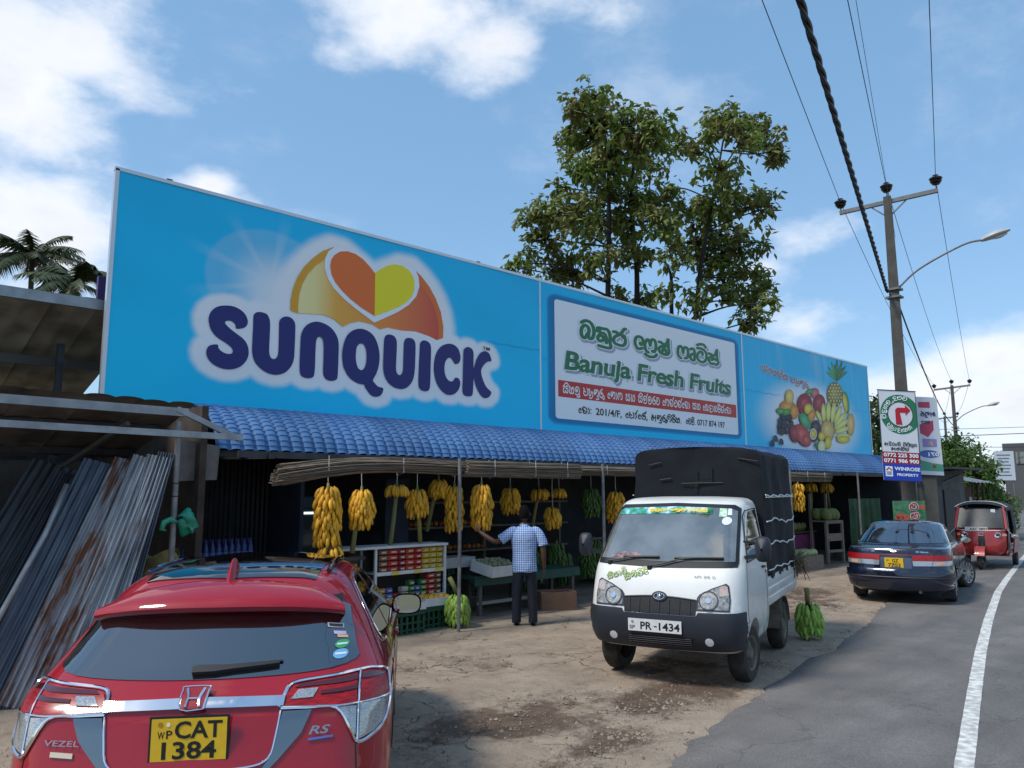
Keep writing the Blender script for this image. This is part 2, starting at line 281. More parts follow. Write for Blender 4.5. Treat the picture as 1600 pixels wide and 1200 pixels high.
PR = {'S':[(4.561,4.255),(4.637,4.266),(4.704,4.306),(4.728,4.378),(4.696,4.464),(4.624,4.528),(4.516,4.566),(4.396,4.561),(4.279,4.524),(4.203,4.452),(4.168,4.359),(4.179,4.258),(4.225,4.162),(4.301,4.092),(4.392,4.046),(4.468,4.004),(4.515,3.966),(4.529,3.923),(4.511,3.891),(4.459,3.882),(4.399,3.892),(4.346,3.923),(4.32,3.956),(4.311,3.991),(4.248,3.986),(4.185,3.953),(4.16,3.885),(4.174,3.807),(4.232,3.734),(4.322,3.686),(4.425,3.664),(4.529,3.672),(4.632,3.713),(4.712,3.789),(4.754,3.876),(4.758,3.967),(4.731,4.053),(4.674,4.121),(4.595,4.17),(4.502,4.224),(4.425,4.28),(4.398,4.313),(4.414,4.34),(4.466,4.353),(4.519,4.335),(4.551,4.298)],'U':[(4.806,4.45),(4.819,4.506),(4.865,4.541),(4.936,4.55),(5.009,4.533),(5.051,4.473),(5.066,4.39),(5.067,4.22),(5.066,4.051),(5.073,3.96),(5.1,3.902),(5.149,3.889),(5.191,3.921),(5.21,3.992),(5.211,4.163),(5.207,4.364),(5.207,4.45),(5.238,4.509),(5.303,4.545),(5.378,4.544),(5.433,4.508),(5.463,4.441),(5.468,4.276),(5.467,4.087),(5.461,3.929),(5.423,3.816),(5.344,3.722),(5.247,3.673),(5.151,3.66),(5.037,3.682),(4.924,3.745),(4.85,3.827),(4.813,3.943),(4.807,4.124),(4.808,4.306)],'N':[(5.56,4.225),(5.565,4.305),(5.604,4.406),(5.671,4.483),(5.765,4.533),(5.862,4.547),(5.979,4.526),(6.089,4.468),(6.165,4.381),(6.204,4.279),(6.211,4.115),(6.209,3.886),(6.204,3.739),(6.179,3.685),(6.107,3.661),(6.035,3.666),(5.98,3.7),(5.954,3.778),(5.952,3.987),(5.949,4.18),(5.933,4.275),(5.905,4.312),(5.873,4.319),(5.835,4.294),(5.816,4.227),(5.812,4.066),(5.812,3.843),(5.805,3.746),(5.787,3.689),(5.727,3.665),(5.658,3.663),(5.597,3.685),(5.564,3.745),(5.557,3.94)],'Q':[(6.277,4.074),(6.29,4.224),(6.342,4.38),(6.433,4.484),(6.569,4.544),(6.695,4.542),(6.804,4.498),(6.885,4.415),(6.942,4.286),(6.966,4.134),(6.95,3.979),(6.909,3.856),(6.849,3.748),(6.883,3.701),(6.954,3.649),(7.044,3.635),(7.04,3.572),(6.997,3.509),(6.919,3.482),(6.83,3.495),(6.75,3.563),(6.7,3.625),(6.684,3.657),(6.59,3.662),(6.478,3.704),(6.398,3.758),(6.334,3.845),(6.3,3.912)],'Qh':[(6.522,4.148),(6.53,4.225),(6.562,4.284),(6.614,4.311),(6.666,4.298),(6.703,4.238),(6.719,4.156),(6.718,4.038),(6.695,3.943),(6.654,3.893),(6.616,3.884),(6.567,3.912),(6.537,3.983),(6.521,4.065)],'U2':[(7.046,4.402),(7.059,4.473),(7.094,4.516),(7.166,4.533),(7.242,4.516),(7.292,4.453),(7.3,4.349),(7.295,4.174),(7.291,3.982),(7.313,3.906),(7.36,3.878),(7.407,3.908),(7.431,3.98),(7.433,4.19),(7.436,4.366),(7.445,4.455),(7.48,4.508),(7.543,4.529),(7.618,4.523),(7.667,4.476),(7.682,4.38),(7.678,4.184),(7.671,3.988),(7.641,3.844),(7.579,3.741),(7.485,3.671),(7.381,3.65),(7.257,3.668),(7.143,3.734),(7.07,3.838),(7.04,3.972),(7.041,4.195)],'I':[(7.767,4.373),(7.772,4.454),(7.804,4.507),(7.87,4.53),(7.948,4.513),(7.997,4.465),(8.01,4.367),(8.005,4.114),(8.002,3.861),(7.988,3.717),(7.949,3.669),(7.883,3.658),(7.806,3.674),(7.762,3.723),(7.749,3.837),(7.756,4.104)],'C':[(8.513,4.226),(8.548,4.198),(8.619,4.219),(8.659,4.28),(8.661,4.364),(8.617,4.471),(8.522,4.534),(8.404,4.542),(8.265,4.495),(8.163,4.405),(8.097,4.269),(8.072,4.103),(8.09,3.942),(8.148,3.804),(8.24,3.704),(8.355,3.645),(8.471,3.645),(8.576,3.697),(8.646,3.786),(8.662,3.889),(8.621,3.95),(8.562,3.957),(8.527,3.931),(8.504,3.896),(8.446,3.879),(8.376,3.907),(8.324,3.984),(8.304,4.083),(8.315,4.185),(8.349,4.253),(8.406,4.293),(8.458,4.29),(8.489,4.26)],'K':[(8.737,4.439),(8.761,4.502),(8.822,4.537),(8.895,4.534),(8.952,4.494),(8.972,4.411),(8.968,4.259),(8.978,4.174),(9.019,4.283),(9.081,4.405),(9.156,4.481),(9.244,4.513),(9.334,4.493),(9.385,4.422),(9.4,4.35),(9.308,4.326),(9.22,4.258),(9.157,4.165),(9.162,4.07),(9.208,3.961),(9.284,3.853),(9.396,3.777),(9.373,3.708),(9.309,3.661),(9.221,3.654),(9.133,3.707),(9.063,3.795),(9.016,3.885),(8.979,3.995),(8.965,3.843),(8.953,3.71),(8.912,3.66),(8.827,3.651),(8.755,3.666),(8.718,3.727),(8.722,3.932),(8.729,4.194)],'hl':[(6.84,5.505),(6.741,5.598),(6.611,5.693),(6.462,5.751),(6.317,5.764),(6.196,5.734),(6.088,5.656),(6.032,5.563),(6.015,5.46),(6.039,5.339),(6.112,5.218),(6.236,5.105),(6.381,5.004),(6.591,4.893),(6.852,4.791)],'hr':[(6.834,5.504),(6.958,5.604),(7.088,5.688),(7.233,5.737),(7.381,5.742),(7.509,5.696),(7.597,5.615),(7.641,5.505),(7.639,5.378),(7.587,5.251),(7.485,5.136),(7.327,5.024),(7.106,4.911),(6.852,4.791)],'hw':[(6.094,5.794),(5.978,5.687),(5.92,5.548),(5.923,5.405),(5.983,5.256),(6.096,5.116),(6.26,4.992),(6.467,4.872),(6.678,4.769),(6.85,4.685),(7.065,4.801),(7.307,4.934),(7.532,5.096),(7.681,5.268),(7.744,5.456),(7.722,5.61),(7.661,5.716),(7.578,5.768),(7.38,5.806),(7.198,5.778),(7.0,5.699),(6.839,5.58),(6.652,5.73),(6.44,5.806),(6.254,5.821)],'sun':[(5.374,4.65),(5.376,4.813),(5.406,4.99),(5.472,5.175),(5.577,5.362),(5.713,5.522),(5.881,5.675),(6.074,5.784),(6.235,5.78),(6.83,5.475),(7.381,5.757),(7.578,5.768),(7.782,5.641),(7.953,5.494),(8.102,5.301),(8.216,5.08),(8.274,4.829),(8.271,4.629),(8.136,4.571),(7.965,4.617),(7.68,4.655),(7.381,4.631),(7.112,4.64),(6.96,4.59),(6.808,4.651),(6.576,4.671),(6.393,4.607),(6.274,4.535),(6.112,4.636),(5.915,4.676),(5.687,4.648),(5.502,4.628)],'rimL':[(5.374,4.65),(5.376,4.813),(5.406,4.99),(5.472,5.175),(5.577,5.362),(5.713,5.522),(5.881,5.675),(6.074,5.784),(5.979,5.678),(5.924,5.546),(5.774,5.42),(5.646,5.262),(5.559,5.087),(5.513,4.923),(5.501,4.765),(5.506,4.625)],'rimR':[(7.578,5.768),(7.782,5.641),(7.953,5.494),(8.102,5.301),(8.216,5.08),(8.274,4.829),(8.271,4.629),(8.155,4.584),(8.163,4.773),(8.131,4.967),(8.042,5.171),(7.906,5.347),(7.748,5.496)],'tm':[(9.194,4.534),(9.339,4.548)],'title':[[(11.911,5.452),(12.027,5.506),(12.143,5.509),(12.241,5.463),(12.301,5.371),(12.303,5.259),(12.25,5.163),(12.175,5.143),(12.126,5.179),(12.136,5.258),(12.151,5.327),(12.106,5.393),(12.016,5.407),(11.933,5.351),(11.901,5.258),(11.921,5.173),(11.985,5.135),(12.051,5.169),(12.086,5.229)],[(12.41,5.342),(12.492,5.359),(12.46,5.416),(12.417,5.399)],[(12.46,5.422),(12.631,5.419),(12.736,5.422),(12.813,5.365),(12.844,5.266),(12.832,5.15),(12.837,5.026),(12.449,5.032)],[(12.709,5.123),(12.712,5.225),(12.663,5.309),(12.577,5.32),(12.472,5.26),(12.428,5.187),(12.486,5.138),(12.589,5.163),(12.625,5.225),(12.557,5.25)],[(12.955,5.402),(13.053,5.41),(13.142,5.377),(13.234,5.413),(13.328,5.508),(13.384,5.522)],[(13.341,5.358),(13.196,5.372),(13.05,5.323),(12.959,5.247),(12.991,5.16),(13.133,5.133),(13.278,5.14),(13.363,5.209),(13.357,5.313),(13.267,5.324)],[(13.971,5.17),(13.817,5.138),(13.726,5.221),(13.72,5.315),(13.771,5.393),(13.886,5.421),(13.99,5.387),(14.005,5.282),(13.917,5.246),(13.899,5.28)],[(14.195,5.103),(14.109,5.14),(14.075,5.244),(14.109,5.344),(14.189,5.397),(14.246,5.363),(14.271,5.269)],[(14.271,5.269),(14.306,5.37),(14.367,5.421),(14.456,5.409),(14.492,5.322),(14.487,5.224),(14.414,5.142),(14.344,5.146)],[(14.076,5.052),(14.172,5.016),(14.308,5.008),(14.448,5.037),(14.511,5.087)],[(14.617,5.4),(14.708,5.399),(14.788,5.361),(14.892,5.387),(14.957,5.445),(14.982,5.523),(14.987,5.411),(14.991,5.3),(15.007,5.203),(14.92,5.137),(14.756,5.135),(14.636,5.169),(14.609,5.239),(14.683,5.298),(14.806,5.314),(14.91,5.339)],[(14.738,5.194),(14.782,5.249),(14.864,5.247),(14.882,5.188)],[(15.489,5.124),(15.385,5.174),(15.37,5.285),(15.407,5.378),(15.495,5.409),(15.557,5.359),(15.584,5.261)],[(15.584,5.261),(15.623,5.368),(15.691,5.408),(15.778,5.387),(15.793,5.274),(15.753,5.168),(15.653,5.137)],[(15.9,5.39),(15.99,5.414),(16.067,5.385),(16.072,5.283),(16.051,5.139),(15.928,5.137),(15.888,5.196),(15.936,5.266),(16.05,5.293)],[(16.201,5.532),(16.341,5.57),(16.503,5.571),(16.569,5.514)],[(16.196,5.453),(16.38,5.464),(16.539,5.418),(16.602,5.321),(16.571,5.212),(16.45,5.133),(16.289,5.14),(16.191,5.206),(16.21,5.312),(16.328,5.379),(16.419,5.364),(16.416,5.311)],[(16.701,5.385),(16.818,5.373),(16.911,5.345),(17.011,5.397),(17.093,5.527),(17.082,5.378),(17.099,5.273),(17.141,5.198),(17.04,5.133),(16.921,5.147),(16.801,5.133),(16.71,5.189),(16.716,5.268),(16.838,5.323)],[(16.832,5.229),(16.931,5.28),(17.025,5.251)]]}
FRUIT = [(23.734,5.516,0.058,0.034,-0.376,0.109,'grn'),(23.786,5.613,0.073,0.029,-0.321,0.198,'grn'),(23.915,5.698,0.083,0.02,-0.179,0.28,'grn'),(24.116,5.772,0.087,0.009,0.05,0.357,'dgrn'),(24.291,5.752,0.083,-0.002,0.257,0.346,'dgrn'),(24.401,5.682,0.072,-0.013,0.39,0.286,'dgrn'),(24.434,5.594,0.055,-0.023,0.433,0.203,'dgrn'),(24.029,5.67,0.086,0.014,-0.047,0.259,'dgrn'),(24.285,5.641,0.078,-0.007,0.253,0.242,'dgrn'),(24.633,4.755,0.233,0.032,-0.065,0.355,'grn'),(24.552,4.749,0.163,0.022,-0.057,0.312,'yel'),(23.839,4.95,0.583,0.049,0.057,0.406,'pine'),(23.675,5.25,0.058,0.005,0.004,0.032,'ban'),(23.89,5.27,0.059,0.006,0.004,0.032,'ban'),(24.107,5.29,0.06,0.006,0.005,0.032,'ban'),(23.552,5.136,0.058,0.005,0.004,0.032,'ban'),(23.765,5.155,0.059,0.005,0.004,0.032,'ban'),(23.98,5.175,0.059,0.005,0.005,0.032,'ban'),(24.198,5.194,0.06,0.005,0.005,0.032,'ban'),(23.435,5.023,0.057,0.005,0.004,0.031,'ban'),(23.647,5.042,0.058,0.005,0.004,0.032,'ban'),(23.861,5.061,0.059,0.005,0.004,0.032,'ban'),(24.077,5.08,0.06,0.005,0.005,0.032,'ban'),(24.297,5.099,0.06,0.005,0.005,0.032,'ban'),(23.523,4.929,0.058,0.005,0.004,0.031,'ban'),(23.736,4.947,0.058,0.005,0.004,0.032,'ban'),(23.951,4.966,0.059,0.005,0.004,0.032,'ban'),(24.168,4.984,0.06,0.005,0.005,0.032,'ban'),(23.408,4.818,0.057,0.005,0.004,0.031,'ban'),(23.618,4.835,0.058,0.005,0.004,0.032,'ban'),(23.832,4.853,0.059,0.005,0.004,0.032,'ban'),(24.048,4.87,0.059,0.005,0.005,0.032,'ban'),(24.266,4.888,0.06,0.005,0.005,0.032,'ban'),(23.495,4.724,0.057,0.005,0.004,0.031,'ban'),(23.707,4.74,0.058,0.005,0.004,0.032,'ban'),(23.921,4.757,0.059,0.005,0.004,0.032,'ban'),(24.138,4.774,0.06,0.005,0.005,0.032,'ban'),(23.59,4.629,0.058,0.004,0.004,0.031,'ban'),(23.803,4.646,0.058,0.004,0.004,0.032,'ban'),(24.018,4.662,0.059,0.005,0.005,0.032,'ban'),(22.438,4.873,0.29,0.025,0.021,0.167,'pink'),(22.7,4.578,0.419,0.032,0.038,0.293,'red'),(21.752,4.492,0.478,0.036,0.039,0.325,'red'),(22.118,4.9,0.266,0.092,-0.069,0.055,'grn'),(20.686,4.321,0.48,0.035,0.023,0.209,'org'),(20.827,4.63,0.263,0.022,0.024,0.216,'lorg'),(21.063,4.218,0.266,0.018,0.025,0.216,'org'),(20.327,4.167,0.322,-0.036,0.078,0.097,'grn'),(20.618,4.187,0.258,0.062,-0.053,0.078,'grn'),(24.835,4.071,0.311,0.018,0.055,0.368,'mango'),(22.619,4.189,0.113,0.031,-0.156,0.163,'ban'),(22.939,4.32,0.161,0.015,0.005,0.29,'ban'),(23.272,4.371,0.164,0.009,0.071,0.335,'ban'),(23.598,4.365,0.172,0.004,0.126,0.341,'ban'),(23.928,4.302,0.171,-0.013,0.271,0.323,'ban'),(24.085,4.17,0.138,-0.041,0.466,0.268,'ban'),(24.163,4.032,0.093,-0.058,0.562,0.195,'ban'),(24.171,3.862,0.046,-0.073,0.553,0.105,'ban'),(24.208,3.665,0.005,-0.09,0.523,0.044,'ban'),(24.226,3.566,0.502,0.022,0.017,0.114,'yel'),(21.936,4.359,0.281,0.02,0.02,0.168,'yel'),(22.114,4.156,0.228,-0.024,0.182,0.21,'org'),(21.693,3.996,0.272,0.082,-0.238,0.218,'av'),(22.368,3.848,0.3,0.017,0.028,0.218,'pur'),(23.143,3.78,0.453,0.052,-0.059,0.325,'mango'),(20.42,3.705,0.106,0.006,0.007,0.067,'blk'),(20.496,3.912,0.106,0.006,0.007,0.067,'blk'),(20.18,3.929,0.104,0.006,0.007,0.066,'blk'),(20.473,3.802,0.106,0.006,0.007,0.067,'blk'),(20.375,3.618,0.105,0.005,0.007,0.066,'blk'),(20.327,3.855,0.105,0.006,0.007,0.067,'blk'),(20.137,3.699,0.104,0.006,0.007,0.066,'blk'),(20.154,3.693,0.104,0.006,0.007,0.066,'blk'),(20.791,3.95,0.108,0.007,0.008,0.068,'blk'),(20.321,3.757,0.105,0.006,0.007,0.066,'blk'),(20.272,3.66,0.105,0.006,0.007,0.066,'blk'),(20.753,4.049,0.108,0.007,0.007,0.068,'blk'),(20.255,3.57,0.104,0.005,0.007,0.066,'blk'),(20.111,3.743,0.104,0.006,0.007,0.066,'blk'),(20.531,3.813,0.106,0.006,0.007,0.067,'blk'),(20.541,3.614,0.106,0.005,0.007,0.067,'blk'),(20.308,4.044,0.105,0.007,0.007,0.067,'blk'),(20.31,3.945,0.105,0.007,0.007,0.067,'blk'),(20.144,3.809,0.104,0.006,0.007,0.066,'blk'),(20.633,4.006,0.107,0.007,0.007,0.067,'blk'),(20.714,4.021,0.108,0.007,0.007,0.067,'blk'),(20.602,4.032,0.107,0.007,0.007,0.067,'blk'),(20.385,3.967,0.106,0.007,0.007,0.067,'blk'),(20.283,3.829,0.105,0.006,0.007,0.066,'blk'),(20.496,3.828,0.106,0.006,0.007,0.067,'blk'),(20.388,3.997,0.106,0.007,0.007,0.067,'blk'),(20.776,4.053,0.108,0.007,0.007,0.068,'blk'),(20.118,3.606,0.104,0.005,0.007,0.066,'blk'),(20.16,3.919,0.104,0.006,0.007,0.066,'blk'),(20.309,3.761,0.105,0.006,0.007,0.066,'blk'),(20.512,3.767,0.106,0.006,0.007,0.067,'blk'),(20.363,3.873,0.105,0.006,0.007,0.067,'blk'),(20.831,3.88,0.108,0.006,0.008,0.068,'blk'),(20.655,3.779,0.107,0.006,0.007,0.067,'blk'),(19.862,3.397,0.105,0.018,-0.04,0.089,'blk'),(19.672,3.253,0.103,0.018,-0.04,0.089,'blk'),(20.176,3.323,0.107,0.018,-0.041,0.09,'blk'),(20.981,3.59,0.301,0.04,-0.066,0.251,'red'),(21.472,3.562,0.372,0.108,-0.328,0.306,'mel'),(21.681,3.427,0.247,0.052,-0.115,0.168,'mel'),(22.174,3.609,0.284,0.014,0.026,0.211,'pur'),(22.119,3.633,0.235,0.012,0.022,0.178,'wht'),(22.119,3.633,0.17,0.008,0.017,0.135,'yel'),(22.662,3.592,0.231,0.011,0.018,0.137,'yel'),(23.064,3.418,0.236,0.01,0.027,0.199,'yel'),(22.621,3.278,0.266,0.01,0.025,0.196,'pale'),(22.303,3.333,0.076,-0.01,0.08,0.089,'dgrn')]
FCOL = {'org':(0.72,0.26,0.02),'lorg':(0.8,0.5,0.12),'red':(0.33,0.012,0.02),'pink':(0.55,0.1,0.12),'yel':(0.72,0.52,0.03),'ban':(0.72,0.66,0.16),'grn':(0.06,0.3,0.05),'dgrn':(0.02,0.16,0.04),'blk':(0.012,0.012,0.03),'mel':(0.55,0.06,0.05),'mango':(0.7,0.42,0.12),'pine':(0.3,0.2,0.05),'pale':(0.72,0.74,0.35),'pur':(0.05,0.012,0.03),'wht':(0.8,0.78,0.72),'av':(0.05,0.34,0.12)}
TREE_A = [(16.73,14.1,13.6,0.6),(17.74,14.51,13.61,0.49),(16.71,14.71,13.61,0.41),(17.73,14.87,13.14,0.84),(17.35,15.38,12.9,0.49),(17.13,13.18,12.48,0.72),(17.58,12.56,12.2,0.71),(20.3,13.46,13.19,0.51),(16.92,14.4,11.64,0.74),(17.44,13.78,11.73,0.74),(19.97,14.57,12.76,0.74),(16.72,15.59,11.31,0.28),(18.76,15.22,11.69,0.73),(16.81,15.69,10.56,0.62),(16.68,16.54,10.54,0.5),(16.47,14.65,10.05,0.66),(16.99,16.35,9.9,0.57),(18.72,15.58,10.72,0.8),(18.64,14.06,11.02,0.56),(19.61,14.09,11.14,0.79),(18.98,14.52,10.42,0.64),(18.04,12.82,9.82,0.59),(18.05,15.99,9.39,0.57),(16.55,16.72,9.09,0.42),(15.64,16.38,8.69,0.27),(16.87,13.99,8.75,0.52),(17.75,16.8,9.13,0.58),(18.47,14.33,9.31,0.48),(19.5,14.41,9.48,0.43),(18.28,16.4,8.93,0.44),(18.99,15.14,8.14,0.36),(20.16,14.96,8.08,0.51)]
TREE_B = [(19.74,11.33,13.12,0.47),(20.56,12.28,13.54,0.42),(20.33,11.01,13.06,0.4),(22.06,11.5,13.31,0.58),(22.31,11.12,12.73,0.36),(19.27,10.67,12.03,0.51),(18.76,11.3,12.15,0.45),(18.78,11.7,11.88,0.33),(22.48,11.38,12.57,0.29),(19.62,11.94,11.52,0.4),(20.6,11.84,11.63,0.42),(19.61,11.52,10.68,0.53),(20.59,11.5,10.67,0.48),(20.72,10.83,10.72,0.4),(20.7,10.77,10.28,0.27),(19.93,12.49,10.63,0.41),(20.25,12.23,10.35,0.41),(20.59,13.24,10.86,0.5),(19.63,13.08,11.29,0.28),(21.35,12.76,10.17,0.58),(20.66,13.16,9.81,0.64),(22.04,12.36,10.23,0.36),(21.62,11.45,9.62,0.35),(18.35,12.44,8.92,0.52),(21.23,12.73,9.32,0.71),(21.91,12.47,9.7,0.51),(22.13,12.16,8.86,0.57),(21.52,11.41,8.02,0.34),(21.01,12.48,8.35,0.56),(19.09,12.23,7.47,0.39),(21.79,12.33,7.95,0.57),(21.37,11.74,7.14,0.48),(18.69,12.88,7.79,0.33),(20.17,10.57,7.29,0.26)]
TRUNK_A = [[(18.37,14.97,7.14),(18.29,14.88,7.97),(18.07,14.59,10.58),(17.82,14.42,12.64),(17.41,14.58,13.82)],[(19.34,14.59,7.23),(19.27,14.51,7.93),(19.14,14.4,9.11),(18.91,14.38,10.37),(18.8,14.15,12.12),(19.11,13.65,13.17)]]
TRUNK_B = [[(19.93,12.91,6.49),(19.9,12.78,7.29),(19.87,12.54,8.71),(19.92,12.23,10.05),(19.96,11.97,11.2),(20.01,11.62,12.75)],[(19.71,13.52,6.55),(19.6,13.46,7.43),(19.47,13.36,8.59),(19.19,13.52,9.14)]]
TREE_C = [(37.11,10.59,3.38,0.77),(37.14,11.26,2.85,0.78),(34.78,9.51,2.77,0.66),(36.59,10.79,3.64,0.54),(34.95,10.88,2.28,0.68),(34.6,10.08,2.14,0.87),(35.78,9.62,2.01,0.62),(36.19,11.45,1.48,0.65),(37.07,11.11,1.34,0.71),(34.65,9.7,1.39,0.56),(35.36,11.47,1.89,0.48),(35.02,9.16,2.39,0.35)]
TREE_D = [(31.65,12.09,4.92,0.56),(30.38,11.79,3.83,0.58),(32.4,12.42,3.31,0.52),(32.3,12.53,5.51,0.36)]
TREE_E = [(4.02,23.16,6.75,0.36),(4.6,24.8,6.77,0.32),(3.89,22.55,5.96,0.35),(3.95,21.34,6.57,0.22),(4.19,23.59,5.82,0.27)]
# ---------------------------------------------------------------- ground and road
RA = R(12.4); RU = Vector((math.cos(RA), math.sin(RA), 0)); RN = Vector((-math.sin(RA), math.cos(RA), 0)); RO = Vector((4.93, 3.42, 0))
def road_n(x, y): return (x-RO.x)*RN.x+(y-RO.y)*RN.y
def fb(x, y, s, o=4): return mnoise.fractal(Vector((x*s, y*s, 3.7)), 1.0, 2.0, o)
def edge_n(u): return .06+.09*math.sin(u*.7)+.10*mnoise.noise(Vector((u*1.1, 0, 5)))+.06*mnoise.noise(Vector((u*4.3, 2, 5)))+.035*mnoise.noise(Vector((u*13, 2, 7)))
DIRT = [(5.6, 5.0, 1.3, .5), (6.6, 4.55, .9, .45), (4.3, 5.1, 1.2, .6), (3.9, 4.0, 1.0, .5), (6.0, 7.0, 1.1, .35), (7.4, 6.6, .8, .3), (11.6, 6.6, 1.5, .7), (12.6, 6.2, 1.3, .6), (13.6, 6.6, 1.2, .6), (4.9, 7.7, .9, .4), (8.2, 5.4, 1.5, .5), (5.2, 4.1, .7, .5), (14.5, 7.3, 1.6, .6)]
def dirt(x, y):
    d = .03+.42*fb(x, y, .55)+.30*fb(x+9, y*1.4, 1.7)
    for cx, cy, r, h in DIRT:
        q = math.hypot(x-cx, (y-cy)*1.7)/r
        if q < 1: d += 1.1*(1-q*q)*(.6+.6*fb(x, y, 2.2))
    return d
xs = np.arange(-3, 27, .07); ys = np.arange(1.0, 10.2, .07)
gv, gd = [], []
for x in xs:
    for y in ys:
        d = dirt(x, y); n = road_n(x, y); u = (x-RO.x)*RU.x+(y-RO.y)*RU.y; z = .012*fb(x, y, .8)-.016*max(0, min(1, d))+.004*fb(x, y, 6)
        if n < edge_n(u)+.03: z = min(z, -.02)
        gv.append((x, y, z)); gd.append(d)
ny = len(ys); nx = len(xs)
gm = bpy.data.meshes.new('ground'); gm.from_pydata(gv, [], [(i*ny+j, (i+1)*ny+j, (i+1)*ny+j+1, i*ny+j+1) for i in range(nx-1) for j in range(ny-1)])
at = gm.attributes.new('dirt', 'FLOAT', 'POINT'); at.data.foreach_set('value', np.array(gd, np.float32))
gm.polygons.foreach_set('use_smooth', [True]*len(gm.polygons))
def ground_mat():
    m = bpy.data.materials.new('worn_concrete'); m.use_nodes = True; t = m.node_tree; b = t.nodes['Principled BSDF']; n = t.nodes.new; l = t.links.new
    tc = n('ShaderNodeTexCoord').outputs['Object']; a = n('ShaderNodeAttribute'); a.attribute_name = 'dirt'
    def noi(s, d=8, r=.6):
        q = n('ShaderNodeTexNoise'); q.inputs['Scale'].default_value = s; q.inputs['Detail'].default_value = d; q.inputs['Roughness'].default_value = r; l(tc, q.inputs[0]); return q.outputs['Fac']
    def ma(op, x, y, cl=False):
        q = n('ShaderNodeMath'); q.operation = op; q.use_clamp = cl
        for i, v in ((0, x), (1, y)):
            if isinstance(v, (int, float)): q.inputs[i].default_value = v
            else: l(v, q.inputs[i])
        return q.outputs[0]
    def mr(x, lo, hi):
        q = n('ShaderNodeMapRange'); q.interpolation_type = 'SMOOTHSTEP'; q.inputs['From Min'].default_value = lo; q.inputs['From Max'].default_value = hi; l(x, q.inputs[0]); return q.outputs[0]
    def mix(f, c1, c2):
        q = n('ShaderNodeMix'); q.data_type = 'RGBA'; l(f, q.inputs[0])
        for i, c in ((6, c1), (7, c2)):
            if isinstance(c, tuple): q.inputs[i].default_value = (*c, 1)
            else: l(c, q.inputs[i])
        return q.outputs[2]
    fine = noi(9); grit = noi(70, 4, .7)
    dm = mr(ma('ADD', a.outputs['Fac'], ma('MULTIPLY', ma('SUBTRACT', fine, .5), 1.1)), .34, .85)
    conc = mix(mr(noi(2.2), .35, .65), (.42, .33, .245), (.33, .255, .19)); conc = mix(mr(noi(5.5, 9, .7), .50, .72), conc, (.21, .165, .125)); conc = mix(mr(noi(17, 6, .7), .58, .70), conc, (.46, .38, .30)); conc = mix(mr(grit, .48, .80), conc, (.18, .14, .105))
    soil = mix(mr(noi(6), .35, .65), (.175, .122, .085), (.125, .085, .060)); soil = mix(mr(grit, .70, .85), soil, (.24, .18, .13))
    vo = n('ShaderNodeTexVoronoi'); vo.feature = 'DISTANCE_TO_EDGE'; vo.inputs['Scale'].default_value = 1.6
    wv = n('ShaderNodeVectorMath'); wv.operation = 'ADD'; nz = n('ShaderNodeTexNoise'); nz.inputs['Scale'].default_value = 3; nz.inputs['Detail'].default_value = 6; l(tc, nz.inputs[0]); l(tc, wv.inputs[0])
    sc = n('ShaderNodeVectorMath'); sc.operation = 'SCALE'; sc.inputs['Scale'].default_value = .55; l(nz.outputs['Color'], sc.inputs[0]); l(sc.outputs[0], wv.inputs[1]); l(wv.outputs[0], vo.inputs['Vector'])
    cr = ma('MULTIPLY', mr(vo.outputs['Distance'], .012, .002), mr(noi(.8, 3), .50, .60), True)
    v2 = n('ShaderNodeTexVoronoi'); v2.feature = 'DISTANCE_TO_EDGE'; v2.inputs['Scale'].default_value = 7; l(wv.outputs[0], v2.inputs['Vector'])
    cr2 = ma('MULTIPLY', mr(v2.outputs['Distance'], .05, .01), mr(ma('ADD', a.outputs['Fac'], noi(1.3, 3)), .62, .85), True)
    crk = ma('MAXIMUM', cr, ma('MULTIPLY', cr2, .18)); col = mix(dm, conc, soil); col = mix(ma('MULTIPLY', crk, .6), col, (.06, .045, .035))
    l(col, b.inputs['Base Color']); b.inputs['Roughness'].default_value = .85; b.inputs['Specular IOR Level'].default_value = .3
    h = ma('SUBTRACT', ma('ADD', ma('MULTIPLY', fine, .5), ma('MULTIPLY', grit, .28)), ma('ADD', ma('MULTIPLY', crk, .9), ma('MULTIPLY', dm, .35)))
    bp = n('ShaderNodeBump'); bp.inputs['Strength'].default_value = 1.0; bp.inputs['Distance'].default_value = .045; l(h, bp.inputs['Height']); l(bp.outputs[0], b.inputs['Normal']); return m
GM = ground_mat()
tag(link('ground', gm, GM), kind='structure')
b = B(); b.add([(-1200, -1200, -.06), (1200, -1200, -.06), (1200, 1200, -.06), (-1200, 1200, -.06)], [(0, 1, 2, 3)])
tag(b.build('terrain', M('dry_earth', (.20, .15, .10), .95, col2=(.13, .13, .06), vscale=.4, bump=.5, bscale=3)), kind='structure')
